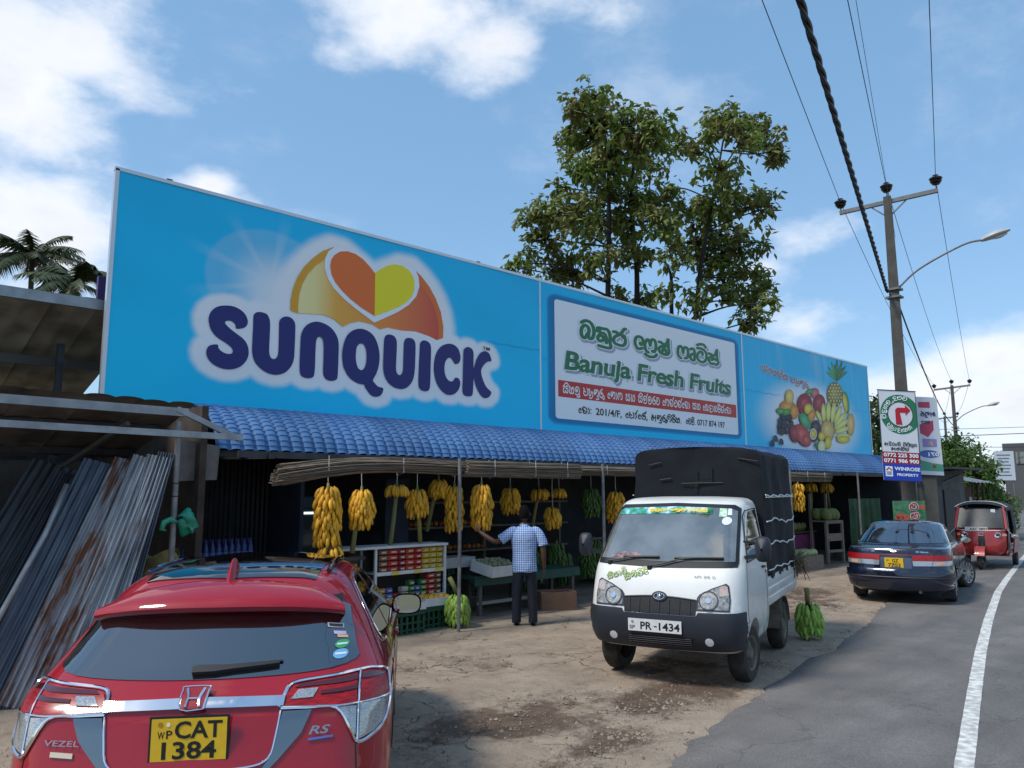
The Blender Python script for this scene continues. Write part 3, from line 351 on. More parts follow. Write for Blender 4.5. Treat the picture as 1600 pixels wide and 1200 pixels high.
def asphalt():
    m = bpy.data.materials.new('asphalt'); m.use_nodes = True; t = m.node_tree; b = t.nodes['Principled BSDF']; n = t.nodes.new; l = t.links.new; tc = n('ShaderNodeTexCoord').outputs['Object']
    def noi(s, d, r=.6, v=tc):
        q = n('ShaderNodeTexNoise'); q.inputs['Scale'].default_value = s; q.inputs['Detail'].default_value = d; q.inputs['Roughness'].default_value = r; l(v, q.inputs[0]); return q.outputs['Fac']
    def ramp(f, st):
        q = n('ShaderNodeValToRGB'); l(f, q.inputs[0]); q.color_ramp.elements[0].position = st[0][0]; q.color_ramp.elements[0].color = (*st[0][1], 1); q.color_ramp.elements[1].position = st[1][0]; q.color_ramp.elements[1].color = (*st[1][1], 1); return q.outputs[0]
    mp = n('ShaderNodeMapping'); mp.inputs['Rotation'].default_value = (0, 0, -RA); mp.inputs['Scale'].default_value = (.12, 1.2, 1); l(tc, mp.inputs[0])
    base = ramp(noi(1.3, 8), ((.35, (.150, .141, .135)), (.65, (.205, .193, .185)))); st = ramp(noi(1.4, 5, .6, mp.outputs[0]), ((.4, (.86, .86, .86)), (.62, (1.08, 1.06, 1.03)))); sp = ramp(noi(75, 5, .85), ((.34, (.50, .50, .50)), (.70, (1.55, 1.52, 1.48))))
    cr = n('ShaderNodeTexVoronoi'); cr.feature = 'DISTANCE_TO_EDGE'; cr.inputs['Scale'].default_value = .55; wv = n('ShaderNodeVectorMath'); wv.operation = 'ADD'; nz = n('ShaderNodeTexNoise'); nz.inputs['Scale'].default_value = 2; nz.inputs['Detail'].default_value = 7; l(tc, nz.inputs[0]); l(tc, wv.inputs[0]); l(nz.outputs['Color'], wv.inputs[1]); l(wv.outputs[0], cr.inputs['Vector'])
    ck = ramp(cr.outputs['Distance'], ((.002, (.72, .7, .68)), (.007, (1, 1, 1))))
    dots = ramp(noi(5.5, 4, .55), ((.70, (1, 1, 1)), (.76, (.55, .5, .47))))
    col = base
    for x in (st, sp, ck, dots):
        q = n('ShaderNodeMix'); q.data_type = 'RGBA'; q.blend_type = 'MULTIPLY'; q.inputs[0].default_value = 1; l(col, q.inputs[6]); l(x, q.inputs[7]); col = q.outputs[2]
    l(col, b.inputs['Base Color']); b.inputs['Roughness'].default_value = .72; b.inputs['Specular IOR Level'].default_value = .35
    bp = n('ShaderNodeBump'); bp.inputs['Strength'].default_value = .55; bp.inputs['Distance'].default_value = .012; l(noi(75, 5, .8), bp.inputs['Height']); l(bp.outputs[0], b.inputs['Normal']); return m
us = [-6+.12*i for i in range(330)]+[34+2*i for i in range(12)]+[60+5*i for i in range(7)]
b = B(); P = []
for u in us:
    e = edge_n(u) if u < 40 else .06; row = []
    for n_, z in ((e+.07, -.035), (e, .008), (e-.25, .013), (-1.0, .018), (-4.0, .03), (-7.6, .01), (-7.75, -.04)):
        p = RO+RU*u+RN*n_; row.append((p.x, p.y, z))
    P.append(row)
b.grid(P); tag(b.build('road', asphalt(), smooth=True), kind='structure')
def line_n(u): return float(np.interp(u, [-6, 1.1, 3.1, 5.7, 8.5, 12.4, 15.3, 19.5, 26, 100], [-1.95, -1.68, -1.61, -1.53, -1.48, -1.455, -1.52, -1.65, -1.87, -4.3]))
b = B(); P = []
for u in us:
    j = .006*mnoise.noise(Vector((u*3, 1, 1))); P.append([((RO+RU*u+RN*(line_n(u)+s*.062+j)).x, (RO+RU*u+RN*(line_n(u)+s*.062+j)).y, .018+.004*(-1.0-line_n(u))+.004) for s in (1, -1)])
b.grid(P); tag(b.build('road_line', M('road_paint', (.78, .77, .72), .7, col2=(.42, .41, .39), vscale=14, detail=9)), kind='structure')
# loose stones, leaf bits on the broken edge of the concrete
b = B(); g = random.Random(4)
def stone(x, y, r, z=0):
    o = [Vector((g.uniform(-1, 1), g.uniform(-1, 1), g.uniform(-.2, .8))).normalized()*r*g.uniform(.6, 1) for _ in range(6)]
    vs = [(x+r*math.cos(a)*g.uniform(.6, 1.1), y+r*math.sin(a)*g.uniform(.6, 1.1), z-.3*r) for a in (0, 1.25, 2.5, 3.8, 5.0)]+[(x+g.uniform(-.3, .3)*r, y+g.uniform(-.3, .3)*r, z+r*g.uniform(.3, .8))]
    b.add(vs, [(i, (i+1) % 5, 5) for i in range(5)])
k = 0
while k < 5200:
    if g.random() < .55:
        u = g.uniform(-2, 18); n_ = edge_n(u)+abs(g.gauss(0, .35)); p = RO+RU*u+RN*n_; x, y = p.x, p.y
    else: x, y = g.uniform(1, 17), g.uniform(3.4, 8.4)
    if road_n(x, y) < -.1: continue
    d = dirt(x, y)
    if d < g.uniform(.0, .75): continue
    stone(x, y, g.choice((.006, .008, .01, .012, .018, .026 if g.random() < .4 else .01)), -.012*max(0, min(1, d))); k += 1
tag(b.build('gravel', M('stone_bits', (.34, .28, .22), .9, col2=(.16, .12, .09), vscale=5), fix=False), 'loose stones and grit scattered over the worn concrete forecourt', 'gravel', kind='stuff')
b = B()
for _ in range(240):
    x, y = g.uniform(9.5, 17), g.uniform(5.3, 8.6)
    if road_n(x, y) < .1 or dirt(x, y) < .3: continue
    a = g.uniform(0, 6.3); l_ = g.uniform(.02, .06); c, s_ = math.cos(a)*l_, math.sin(a)*l_; z = g.uniform(0, .02)
    b.add([(x-c, y-s_, z), (x+s_*.4, y-c*.4, z+.006), (x+c, y+s_, z+.01), (x-s_*.4, y+c*.4, z+.003)], [(0, 1, 2, 3)])
tag(b.build('leaf_litter', M('dry_leaf', (.12, .075, .03), .9, var=.5, vscale=9), fix=False), 'dry leaf scraps littering the earth near the parked car', 'leaf litter', kind='stuff')
# ---------------------------------------------------------------- fruit shop
BY = 10.435; BX0, BX1, BZ0, BZ1 = 2.89, 26.45, 3.12, 6.13
shop = thing('fruit_shop', 'long open fronted fruit shop under a rounded blue tile roof', 'shop', (0, 0, 0))
def part(name, mat, fn, par=shop, **k):
    b = B(); fn(b); return b.build(name, mat, par, **k)
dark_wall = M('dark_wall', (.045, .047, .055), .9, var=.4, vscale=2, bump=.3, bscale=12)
part('floor', M('shop_floor', (.21, .175, .14), .85, var=.35, vscale=3, bump=.4, bscale=14), lambda b: b.box((14.8, 11.4, -.03), (22, 4.6, .08)))
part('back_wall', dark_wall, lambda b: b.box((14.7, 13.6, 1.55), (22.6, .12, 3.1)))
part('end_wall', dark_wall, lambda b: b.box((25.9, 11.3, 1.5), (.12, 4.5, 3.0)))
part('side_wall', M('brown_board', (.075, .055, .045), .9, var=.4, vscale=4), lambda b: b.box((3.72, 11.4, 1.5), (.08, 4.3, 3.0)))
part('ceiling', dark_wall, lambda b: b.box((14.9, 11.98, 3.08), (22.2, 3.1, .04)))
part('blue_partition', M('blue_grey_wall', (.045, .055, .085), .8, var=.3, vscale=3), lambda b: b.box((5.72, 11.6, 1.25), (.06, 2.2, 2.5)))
part('partition_panel', MATS['blue_grey_wall'], lambda b: b.box((8.1, 11.5, 1.1), (.5, .08, 2.2)))
# black corrugated sheet wall at the left end: sheets with vertical ribs
zinc_black = M('black_zinc', (.018, .018, .02), .45, metal=.3, var=.5, vscale=7, bump=.2, bscale=20)
def corr(b, x0, x1, z0, z1, y, pitch=.075, amp=.009, n=8):
    k = int((x1-x0)/pitch*n); b.grid([[(x0+(x1-x0)*i/k, y+amp*math.sin(2*math.pi*i/n), z) for z in (z0, z1)] for i in range(k+1)])
for i in range(3):
    bb = B(); corr(bb, 3.95+.58*i, 3.95+.58*i+.6, .02, 2.6, 11.55-.012*(i % 2)); bb.build('wall_sheet', zinc_black, shop, smooth=True, fix=False)
# roof: pressed-tile sheets, a quarter-round nose towards the street
blue = M('blue_roof_paint', (.075, .18, .39), .6, var=.28, vscale=1.7, col2=(.11, .23, .43), bump=.12, bscale=40, coat=0, spec=.3)
def obj_vary(m, amt):
    t = m.node_tree; bs = t.nodes['Principled BSDF']; src = bs.inputs['Base Color'].links[0].from_socket; oi = t.nodes.new('ShaderNodeObjectInfo'); hs = t.nodes.new('ShaderNodeHueSaturation'); mr = t.nodes.new('ShaderNodeMapRange'); mr.inputs['To Min'].default_value = 1-amt; mr.inputs['To Max'].default_value = 1+amt; t.links.new(oi.outputs['Random'], mr.inputs[0]); t.links.new(mr.outputs[0], hs.inputs['Value']); t.links.new(src, hs.inputs['Color']); t.links.new(hs.outputs[0], bs.inputs['Base Color']); return m
obj_vary(blue, .14)
prof = spline([(10.40, 3.10), (10.18, 3.085), (9.95, 3.01), (9.74, 2.86), (9.60, 2.69), (9.52, 2.49)], 8)
acc_, arc = 0, [0]
for i in range(1, len(prof)): acc_ += (Vector(prof[i])-Vector(prof[i-1])).length; arc.append(acc_)
def prof_at(s):
    for i in range(1, len(arc)):
        if s <= arc[i] or i == len(arc)-1:
            t = (s-arc[i-1])/(arc[i]-arc[i-1]); p = Vector(prof[i-1]).lerp(Vector(prof[i]), min(1, t)); tg = (Vector(prof[i])-Vector(prof[i-1])).normalized(); return p, Vector((tg.y, -tg.x)) if tg.y > 0 else Vector((-tg.y*-1, tg.x*-1))
PITCH, NC = .17, 5
def sheet_mesh():
    b = B(); P = []; step = .078; ss = []; s = 0
    while s < acc_: ss += [(s, .011), (min(acc_, s+step-.006), 0.0)]; s += step
    cols = NC*10
    for i in range(cols+1):
        x = i*PITCH/10; t = (i % 10)/10; br = .036*math.sin(math.pi*t)**.6 if .12 < t < .9 else -.004+(.01 if t == 0 else 0); row = []
        for s, lift in ss:
            p, _ = prof_at(s); q, _ = prof_at(min(acc_, s+.02)); tg = (q-p); tg = tg.normalized() if tg.length > 1e-6 else Vector((-.5, -.85)); nn = Vector((tg.y, -tg.x)); nn = nn if nn.y > 0 or nn.x < 0 else -nn
            if nn.y < 0: nn = -nn
            q = p+nn*(br+(.011-lift)); row.append((x, q.x, q.y))
        P.append(row)
    b.grid(P); return b.mesh('roof_sheet', smooth=True, fix=False, angle=35)
sm = sheet_mesh(); sm.materials.append(blue); nsheet = int((26.3-4.0)/(PITCH*NC))
for i in range(nsheet+1): link('roof_sheet', sm, None, shop, loc=(3.98+i*PITCH*NC, 0, .002*(i % 2)))
steel = M('galvanised_steel', (.42, .43, .44), .5, metal=.7, var=.3, vscale=5)
dsteel = M('dark_steel', (.06, .062, .07), .6, metal=.3, var=.4, vscale=5)
for z, y in ((2.44, 8.92), (2.48, 9.66)): part('purlin', dsteel, lambda b: b.box((15.1, y, z-.02), (22.2, .05, .08)))
for i in range(9): part('rafter', dsteel, lambda b: b.bar((4.4+2.7*i, 8.85, 2.40), (4.4+2.7*i, 10.3, 2.44), .05, .06))
pole_m = M('grey_pipe', (.26, .255, .25), .55, metal=.35, var=.35, vscale=9)
for x, y in ((7.27, 8.75), (10.53, 8.77), (17.02, 8.6), (13.7, 8.72), (21.1, 8.75)):
    part('post', pole_m, lambda b: b.tube([(x, y, -.02), (x+.01, y, 1.2), (x, y, 2.45)], .026, 10), smooth=True, angle=50)
# ---------------------------------------------------------------- billboard with its printed sheets
bill = thing('billboard', 'huge light blue billboard over the fruit shop with juice logo, shop name and fruit', 'billboard', (BX0, BY, BZ0))
def bp(x, z, d=0.0): return (x-BX0, -d, z-BZ0)
ang = M('aluminium_edge', (.62, .63, .65), .4, metal=.6)
for nm, c, d in (('frame_strip', (BX0+BX1, BZ1*2), (BX1-BX0+.06, .05)), ('frame_strip', (BX0+BX1, BZ0*2), (BX1-BX0+.06, .05)), ('frame_strip', (BX0*2, BZ0+BZ1), (.05, BZ1-BZ0)), ('frame_strip', (BX1*2, BZ0+BZ1), (.05, BZ1-BZ0)), ('joint_strip', (10.70*2, BZ0+BZ1), (.035, BZ1-BZ0-.06)), ('joint_strip', (18.35*2, BZ0+BZ1), (.05, BZ1-BZ0-.06))):
    part(nm, ang, lambda b: b.box(bp(c[0]/2, c[1]/2, -.02 if nm == 'frame_strip' else -.012), (d[0], .07 if nm == 'frame_strip' else .045, d[1])), bill)
part('back_sheet', dsteel, lambda b: b.box(bp((BX0+BX1)/2, (BZ0+BZ1)/2, -.07), (BX1-BX0-.1, .03, BZ1-BZ0-.1)), bill)
for i in range(8):
    x = BX0+.6+3.15*i; part('brace', dsteel, lambda b: (b.bar(bp(x, BZ0, -.14), bp(x, BZ1-.1, -.14), .06), b.bar(bp(x, BZ1-.5, -.14), bp(x, BZ0-.05, -1.6), .05)), bill)
for x in (3.55, 9.1): part('bracket', dsteel, lambda b: b.box(bp(x, BZ1+.03, -.02), (.07, .05, .035)), bill)
def s2(v): return np.clip(v, 0, 1)**2*(3-2*np.clip(v, 0, 1))
def segd(X, Z, polys, sx=1.0):                               # distance from grid points to polylines (0 inside closed shapes)
    best = np.full(X.shape, 1e9); ins = np.zeros(X.shape, bool)
    for pl in polys:
        n = len(pl); inside = np.zeros(X.shape, bool)
        for i in range(n):
            x1, z1 = pl[i]; x2, z2 = pl[(i+1) % n]; dx, dz = (x2-x1)/sx, z2-z1; l2 = dx*dx+dz*dz+1e-9
            px, pz = (X-x1)/sx, Z-z1; t = np.clip((px*dx+pz*dz)/l2, 0, 1); best = np.minimum(best, np.hypot(px-t*dx, pz-t*dz))
            c = ((z1 > Z) != (z2 > Z)) & (X < (x2-x1)*(Z-z1)/(z2-z1+1e-12)+x1); inside ^= c
        ins |= inside
    best[ins] = 0; return best
BLUE_T, BLUE_B, WHITE = np.array((.010, .53, .90)), np.array((.004, .61, .95)), np.array((.88, .90, .93))
def panel(x0, x1, nx, nz, fn, mat):
    X, Z = np.meshgrid(np.linspace(x0, x1, nx), np.linspace(BZ0+.02, BZ1-.02, nz), indexing='ij'); t = (Z-BZ0)/(BZ1-BZ0)
    C = BLUE_B[None, None]*(1-t[..., None])+BLUE_T[None, None]*t[..., None]; C = fn(X, Z, C)*(1-.05*np.clip(np.sin(X*1.3+2*np.sin(Z*1.1))*np.sin(Z*2.7+X*.4), 0, 1))[..., None]
    rip = .012*np.sin(X*2.1+Z)*np.sin(Z*1.7)
    b = B(); b.v = [bp(float(X[i, j]), float(Z[i, j]), .004+float(rip[i, j])*.5) for i in range(nx) for j in range(nz)]
    b.f = [(i*nz+j, (i+1)*nz+j, (i+1)*nz+j+1, i*nz+j+1) for i in range(nx-1) for j in range(nz-1)]
    me = b.mesh('panel', smooth=True, fix=False); setcol(me, C.reshape(-1, 3)); return link('panel', me, mat, bill)
def blend(C, f, c): return C*(1-f[..., None])+np.asarray(c)*f[..., None]
vinyl = MA_('printed_vinyl', .5, bump=((.7, 1, 2.6), 1.2, .10)); vinyl3 = MA_('wrinkled_vinyl', .42, bump=((2.2, 1, .35), 1.6, .45)); ink = MA_('printed_ink', .42)
LET = [PR[k] for k in ('S', 'U', 'N', 'Q', 'U2', 'I', 'C', 'K')]
def p1_(X, Z, C):
    # pale sun flare left of the disc
    cx, cz = 5.05, 5.02
    r = np.hypot((X-cx)/1.25, Z-cz); C = blend(C, .30*s2((.80-r)/.05), (.45, .66, .83)); C = blend(C, .55*s2((.62-r)/.5), WHITE)
    r2 = np.hypot((X-5.55)/1.5, Z-4.75); C = blend(C, .85*s2((.75-r2)/.5), WHITE)
    an = np.arctan2(Z-cz, (X-cx)/1.25); C = blend(C, .22*s2(np.cos(an*9)*2-1)*s2((1.15-r)/.8), WHITE)
    d = segd(X, Z, [PR['sun']], 1.35); C = blend(C, s2((.27-d)/.16), WHITE)
    d = segd(X, Z, LET, 1.3); C = blend(C, s2((.22-d)/.10), WHITE); return C
def seam(x0, x1, z): part('vinyl_seam', M('seam_tint', (.01, .36, .70), .4), lambda b: b.grid([[bp(x0+(x1-x0)*i/60, z+.012*math.sin(i*.35)+h, .022) for h in (0, .010)] for i in range(61)]), bill)
for a_, c_, z_ in ((9.3, 10.66, 4.70), (10.74, 11.0, 4.55), (18.1, 18.3, 4.6), (18.45, 20.3, 4.62), (25.0, 26.3, 4.55)): seam(a_, c_, z_)
pan1 = panel(BX0+.02, 10.685, 300, 120, p1_, vinyl)
def prt(name, par, fn, mat, lift):
    b = B(); fn(b, lift); o = b.build(name, mat, par, fix=False); return o
def fillp(key, k=4, holes=()): return lambda b, l: b.poly([bp(p[0], p[1], l) for p in spline(PR[key], k, True)], [[bp(p[0], p[1], l) for p in spline(PR[h], k, True)] for h in holes])
def fills(key): return lambda b, l: b.poly([bp(p[0], p[1], l) for p in PR[key]])
def grad_mat(name, stops, x0, x1):
    m = bpy.data.materials.new(name); m.use_nodes = True; t = m.node_tree; bs = t.nodes['Principled BSDF']; tc = t.nodes.new('ShaderNodeTexCoord'); sx = t.nodes.new('ShaderNodeSeparateXYZ'); t.links.new(tc.outputs['Object'], sx.inputs[0])
    mr = t.nodes.new('ShaderNodeMapRange'); mr.inputs['From Min'].default_value = x0; mr.inputs['From Max'].default_value = x1; t.links.new(sx.outputs[0], mr.inputs[0]); cr = t.nodes.new('ShaderNodeValToRGB'); t.links.new(mr.outputs[0], cr.inputs[0])
    e = cr.color_ramp.elements
    for i, (p, c) in enumerate(stops):
        q = e[i] if i < 2 else e.new(p); q.position = p; q.color = (*c, 1)
    t.links.new(cr.outputs[0], bs.inputs['Base Color']); bs.inputs['Roughness'].default_value = .4; return m
pl = lambda n, c: M(n, c, .4)
sx0, sx1 = min(p[0] for p in PR['sun'])-BX0, max(p[0] for p in PR['sun'])-BX0
prt('sun_disc', pan1, fills('sun'), grad_mat('sun_ink', [(.0, (.92, .80, .40)), (.14, (.92, .74, .30)), (.26, (.86, .42, .05)), (.6, (.86, .25, .04)), (.95, (.70, .08, .045))], sx0, sx1), .010)
prt('sun_rim', pan1, fills('rimL'), pl('rim_ochre', (.76, .36, .02)), .013); prt('sun_rim', pan1, fills('rimR'), pl('rim_orange', (.78, .17, .03)), .013)
prt('heart_outline', pan1, fills('hw'), pl('print_white', (.88, .90, .93)), .016)
prt('heart_half', pan1, fills('hl'), pl('heart_orange', (.84, .17, .025)), .020); prt('heart_half', pan1, fills('hr'), pl('heart_yellow', (.92, .76, .01)), .020)
navy = pl('print_navy', (.014, .016, .155))
def letters(b, l):
    for k in ('S', 'U', 'N', 'U2', 'I', 'C', 'K'): fillp(k)(b, l)
    fillp('Q', 4, ('Qh',))(b, l)
prt('logo_lettering', pan1, letters, navy, .016)
UX, VZ, LF = (1, 0, 0), (0, 0, 1), (0, -1, 0)
def lf(d): return (0, -d, 0)
prt('trademark_lettering', pan1, lambda b, l: put_latin(b, 'TM', bp(PR['tm'][0][0], PR['tm'][0][1]), UX, VZ, .065, .17, .01, lift=lf(l)), pl('print_black', (.012, .012, .014)), .016)
# middle sheet: shop name
def rr(X, Z, x0, x1, z0, z1, r):
    dx = np.maximum(np.maximum(x0+r-X, X-(x1-r)), 0); dz = np.maximum(np.maximum(z0+r-Z, Z-(z1-r)), 0); return np.hypot(dx/1.5, dz)-r
def p2_(X, Z, C):
    C = blend(C, .85*s2((.09-rr(X, Z, 11.06, 18.02, 3.36, 5.86, .12))/.06), (.006, .16, .40)); return C
pan2 = panel(10.715, 18.325, 200, 90, p2_, vinyl)
def rrect(b, x0, x1, z0, z1, r, l):
    pts = []
    for cx, cz, a0 in ((x1-r*1.5, z1-r, 0), (x0+r*1.5, z1-r, 90), (x0+r*1.5, z0+r, 180), (x1-r*1.5, z0+r, 270)):
        pts += [bp(cx+1.5*r*math.cos(R(a0+15*k)), cz+r*math.sin(R(a0+15*k)), l) for k in range(7)]
    b.poly(pts)
prt('name_field', pan2, lambda b, l: rrect(b, 11.11, 17.98, 3.405, 5.82, .06, l), pl('print_white', (.88, .90, .93)), .011)
prt('red_band', pan2, lambda b, l: b.poly([bp(11.195, 3.845, l), bp(17.92, 3.845, l), bp(17.92, 4.18, l), bp(11.195, 4.18, l)]), pl('print_red', (.56, .025, .022)), .014)
green, shadow, black = pl('print_green', (.012, .17, .065)), pl('print_shadow', (.36, .38, .52)), pl('print_black', (.012,)*3); white2 = pl('print_bright', (.88, .92, .92))
def title(w, dx=0, dz=0):
    def f(b, l):
        for k, st in enumerate(PR['title']):
            pts = [(p[0]+dx, p[1]+dz) for p in (spline(st, 4))]; vs, fs = ribbon(pts, w, 1.75); b.add([bp(x, z, l+.0003*(k % 6)+.0022*i/len(vs)) for i, (x, z) in enumerate(vs)], fs)
    return f
def fresh(bold, dx=0, dz=0): return lambda b, l: put_latin(b, 'Banuja Fresh Fruits', bp(11.37+dx, 4.425+dz), UX, VZ, .385, 6.30, bold, .12, lf(l), .96)
for nm, mt, tw, bo, l, dx, dz in (('name_shadow', shadow, .125, .075, .015, .05, -.035), ('name_outline', white2, .112, .062, .019, 0, 0), ('name_lettering', green, .066, .026, .025, 0, 0)):
    prt(nm, pan2, title(tw, dx, dz), mt, l); prt(nm, pan2, fresh(bo, dx, dz), mt, l+.0025)
RED = 'sa_i_ya_la_u_ _pa_lla_ta_u_ra_uu_ _e_ta_aa_ga_ _sa_ha_ _sa_i_la_hal_la_ra_tta_ _e_ga_na_hal_va_na_hal_e_na_aa_ _sa_ha_ _e_ba_da_aa_ha_ra_i_na_hal_e_na_aa'
prt('slogan_lettering', pan2, lambda b, l: put_sinhala(b, RED, bp(11.33, 3.93), UX, VZ, .155, 6.35, .17, lf(l)), white2, .017)
def addr(b, l):
    put_sinhala(b, 'e_na_aa_:', bp(11.79, 3.56), UX, VZ, .13, .44, .2, lf(l)); put_latin(b, '201/4/F,', bp(12.33, 3.555), UX, VZ, .145, .86, .02, 0, lf(l))
    put_sinhala(b, 'e_pa_aa_hal_e_ra_hal_c', bp(13.32, 3.56), UX, VZ, .13, .85, .2, lf(l)); put_sinhala(b, 'a_ta_u_ra_uu_ga_i_ra_ii_ya_.', bp(14.25, 3.56), UX, VZ, .13, 1.22, .2, lf(l))
    put_sinhala(b, 'e_tta_la_i_.', bp(15.62, 3.56), UX, VZ, .13, .42, .2, lf(l)); put_latin(b, '0717 874 197', bp(16.1, 3.555), UX, VZ, .145, 1.24, .02, 0, lf(l))
prt('address_lettering', pan2, addr, black, .015)
# right sheet: fruit
def p3_(X, Z, C):
    r = np.hypot((X-22.3)/3.0, (Z-4.0)/1.12); C = blend(C, .97*s2((1.25-r)/.55), WHITE)
    for cx, w, a in ((20.3, .12, .25), (22.6, .25, .5), (23.2, .1, .4), (25.1, .06, .3)): C = blend(C, a*np.exp(-((X-cx-.25*(6.1-Z))/w)**2)*s2((Z-4.7)/1.0), (.35, .62, .82))
    return C
pan3 = panel(18.38, BX1-.03, 200, 90, p3_, vinyl3)
b = B(); cols = []
for k, (cx, cz, ax, az, bx_, bz_, cn) in enumerate(FRUIT):
    c = np.array(FCOL[cn]); o = len(b.v); l = .008+.00045*k; n = 20
    b.v.append(bp(cx+.25*bx_-.2*ax, cz+.25*bz_-.2*az, l)); cols.append(np.clip(c*1.5+.10, 0, .9))
    for rr_, sh in ((.55, 1.15), (.85, .9), (1.0, .55)):
        for q in range(n):
            a = 2*math.pi*q/n; u, v = math.cos(a)*rr_, math.sin(a)*rr_; b.v.append(bp(cx+u*ax+v*bx_, cz+u*az+v*bz_, l)); cols.append(c*sh)
    for q in range(n):
        q2 = (q+1) % n; b.f.append((o, o+1+q, o+1+q2))
        for r_ in range(2): b.f.append((o+1+r_*n+q, o+1+(r_+1)*n+q, o+1+(r_+1)*n+q2, o+1+r_*n+q2))
me = b.mesh('printed_fruit', smooth=True, fix=False); setcol(me, cols); link('printed_fruit', me, ink, pan3)
SW = 'sa_hal_va_bha_aa_va_i_ka_ _pa_lla_ta_u_ra_uu'
for nm, mt, w_, l in (('fruit_outline', white2, .30, .012), ('fruit_lettering', pl('print_maroon', (.30, .02, .05)), .15, .016)):
    prt(nm, pan3, lambda b, l: put_sinhala(b, SW, bp(19.33, 5.22), Vector((1, 0, -.085)).normalized(), VZ, .17, 2.8, w_, lf(l)), mt, l)
# ---------------------------------------------------------------- car bodies: a stack of rounded plan outlines
class Shell:
    def __init__(s, rows, rear, front, sub=5):               # rows: z, rear x, front x, half width ; rear/front: bulge, corner length, corner width
        out = []; n = len(rows)
        for i in range(n-1):
            for q in range(sub):
                t = q/sub; r = []
                for k in range(4):
                    a, b, c, d = rows[max(0, i-1)][k], rows[i][k], rows[i+1][k], rows[min(n-1, i+2)][k]
                    m1, m2 = (c-a)/2, (d-b)/2
                    if (b-a)*(c-b) <= 0: m1 = 0
                    if (c-b)*(d-c) <= 0: m2 = 0
                    lim = 3*abs(c-b); m1 = max(-lim, min(lim, m1)); m2 = max(-lim, min(lim, m2))
                    h = (2*t**3-3*t*t+1)*b+(t**3-2*t*t+t)*m1+(-2*t**3+3*t*t)*c+(t**3-t*t)*m2; r.append(h)
                out.append(r)
        out.append(list(rows[-1])); s.rows = out; s.rear, s.front = rear, front; s.zt = rows[-1][0]; s.z0 = rows[0][0]
    def at(s, z):
        R_ = s.rows
        if z <= R_[0][0]: return R_[0][1:]
        lo, hi = 0, len(R_)-1
        if z >= R_[hi][0]: return R_[hi][1:]
        while hi-lo > 1:
            m = (lo+hi)//2
            if R_[m][0] <= z: lo = m
            else: hi = m
        a, b = R_[lo], R_[hi]; t = (z-a[0])/(b[0]-a[0]+1e-12); return [a[k]+(b[k]-a[k])*t for k in (1, 2, 3)]
    def endx(s, y, z, e):                                     # x of the rear (e=0) or front (e=1) face
        xr, xf, w = s.at(z); b, cr, cw = s.rear if e == 0 else s.front; sc = min(1, w/.8); cw_ = min(cw*sc, w*.95); y = min(abs(y), w); L_ = max(.0, xf-xr); cr = min(cr, L_*.45)
        d = b*(y/max(w, 1e-6))**2
        if y > w-cw_:
            u = (y-(w-cw_))/cw_; d += cr*(1-math.sqrt(max(0, 1-u*u)))
        return xr+d if e == 0 else xf-d
    def sidey(s, x, z):                                       # half width at x, z
        xr, xf, w = s.at(z); lo, hi = 0, w
        if s.endx(w, z, 0) <= x <= s.endx(w, z, 1): return w
        for _ in range(26):
            m = (lo+hi)/2
            if s.endx(m, z, 0) <= x <= s.endx(m, z, 1): lo = m
            else: hi = m
        return lo
    def topz(s, x, y):
        lo, hi = .55*s.zt, s.zt
        for _ in range(26):
            z = (lo+hi)/2; xr, xf, w = s.at(z)
            if abs(y) < w and s.endx(y, z, 0) <= x <= s.endx(y, z, 1): lo = z
            else: hi = z
        return lo
    def ring(s, z, nr=10, ns=10):
        xr, xf, w = s.at(z); P = []
        def half(e):
            b, cr, cw = s.rear if e == 0 else s.front; cw_ = min(cw*min(1, w/.8), w*.95); ys = [(w-cw_)*i/nr for i in range(nr)]+[w-cw_+cw_*math.sin(math.pi/2*i/nr) for i in range(nr+1)]
            return [(s.endx(y, z, e), y) for y in ys]
        r, f = half(0), half(1); xa, xb = r[-1][0], f[-1][0]
        L_ = r+[(xa+(xb-xa)*i/ns, w) for i in range(1, ns)]+f[::-1]
        return [(x, y, z) for x, y in L_]+[(x, -y, z) for x, y in L_[-2:0:-1]]
VEZ = Shell([(.22, .20, 4.05, .76), (.30, .08, 4.20, .84), (.42, .02, 4.27, .880), (.60, .0, 4.28, .890), (.74, .03, 4.26, .890), (.86, .06, 4.20, .888), (.95, .085, 4.0, .882), (1.0, .12, 3.55, .870), (1.05, .19, 3.25, .850), (1.10, .26, 3.16, .825), (1.25, .44, 2.92, .745), (1.38, .59, 2.68, .665), (1.45, .68, 2.50, .605), (1.49, .75, 2.36, .545), (1.52, .85, 2.20, .46), (1.54, 1.0, 2.05, .34), (1.552, 1.3, 1.9, .16), (1.556, 1.55, 1.65, .01)], (.12, .36, .25), (.18, .5, .4))
CAB = Shell([(.34, -.84, .50, .70), (.40, -.84, .60, .74), (.52, -.84, .66, .765), (.66, -.84, .67, .775), (.80, -.84, .64, .775), (.98, -.84, .585, .772), (1.10, -.84, .53, .768), (1.18, -.84, .465, .762), (1.30, -.84, .36, .745), (1.50, -.835, .18, .71), (1.66, -.83, .03, .688), (1.75, -.82, -.06, .672), (1.80, -.80, -.15, .64), (1.83, -.76, -.28, .56), (1.845, -.66, -.42, .3)], (.0, .05, .05), (.055, .20, .17))
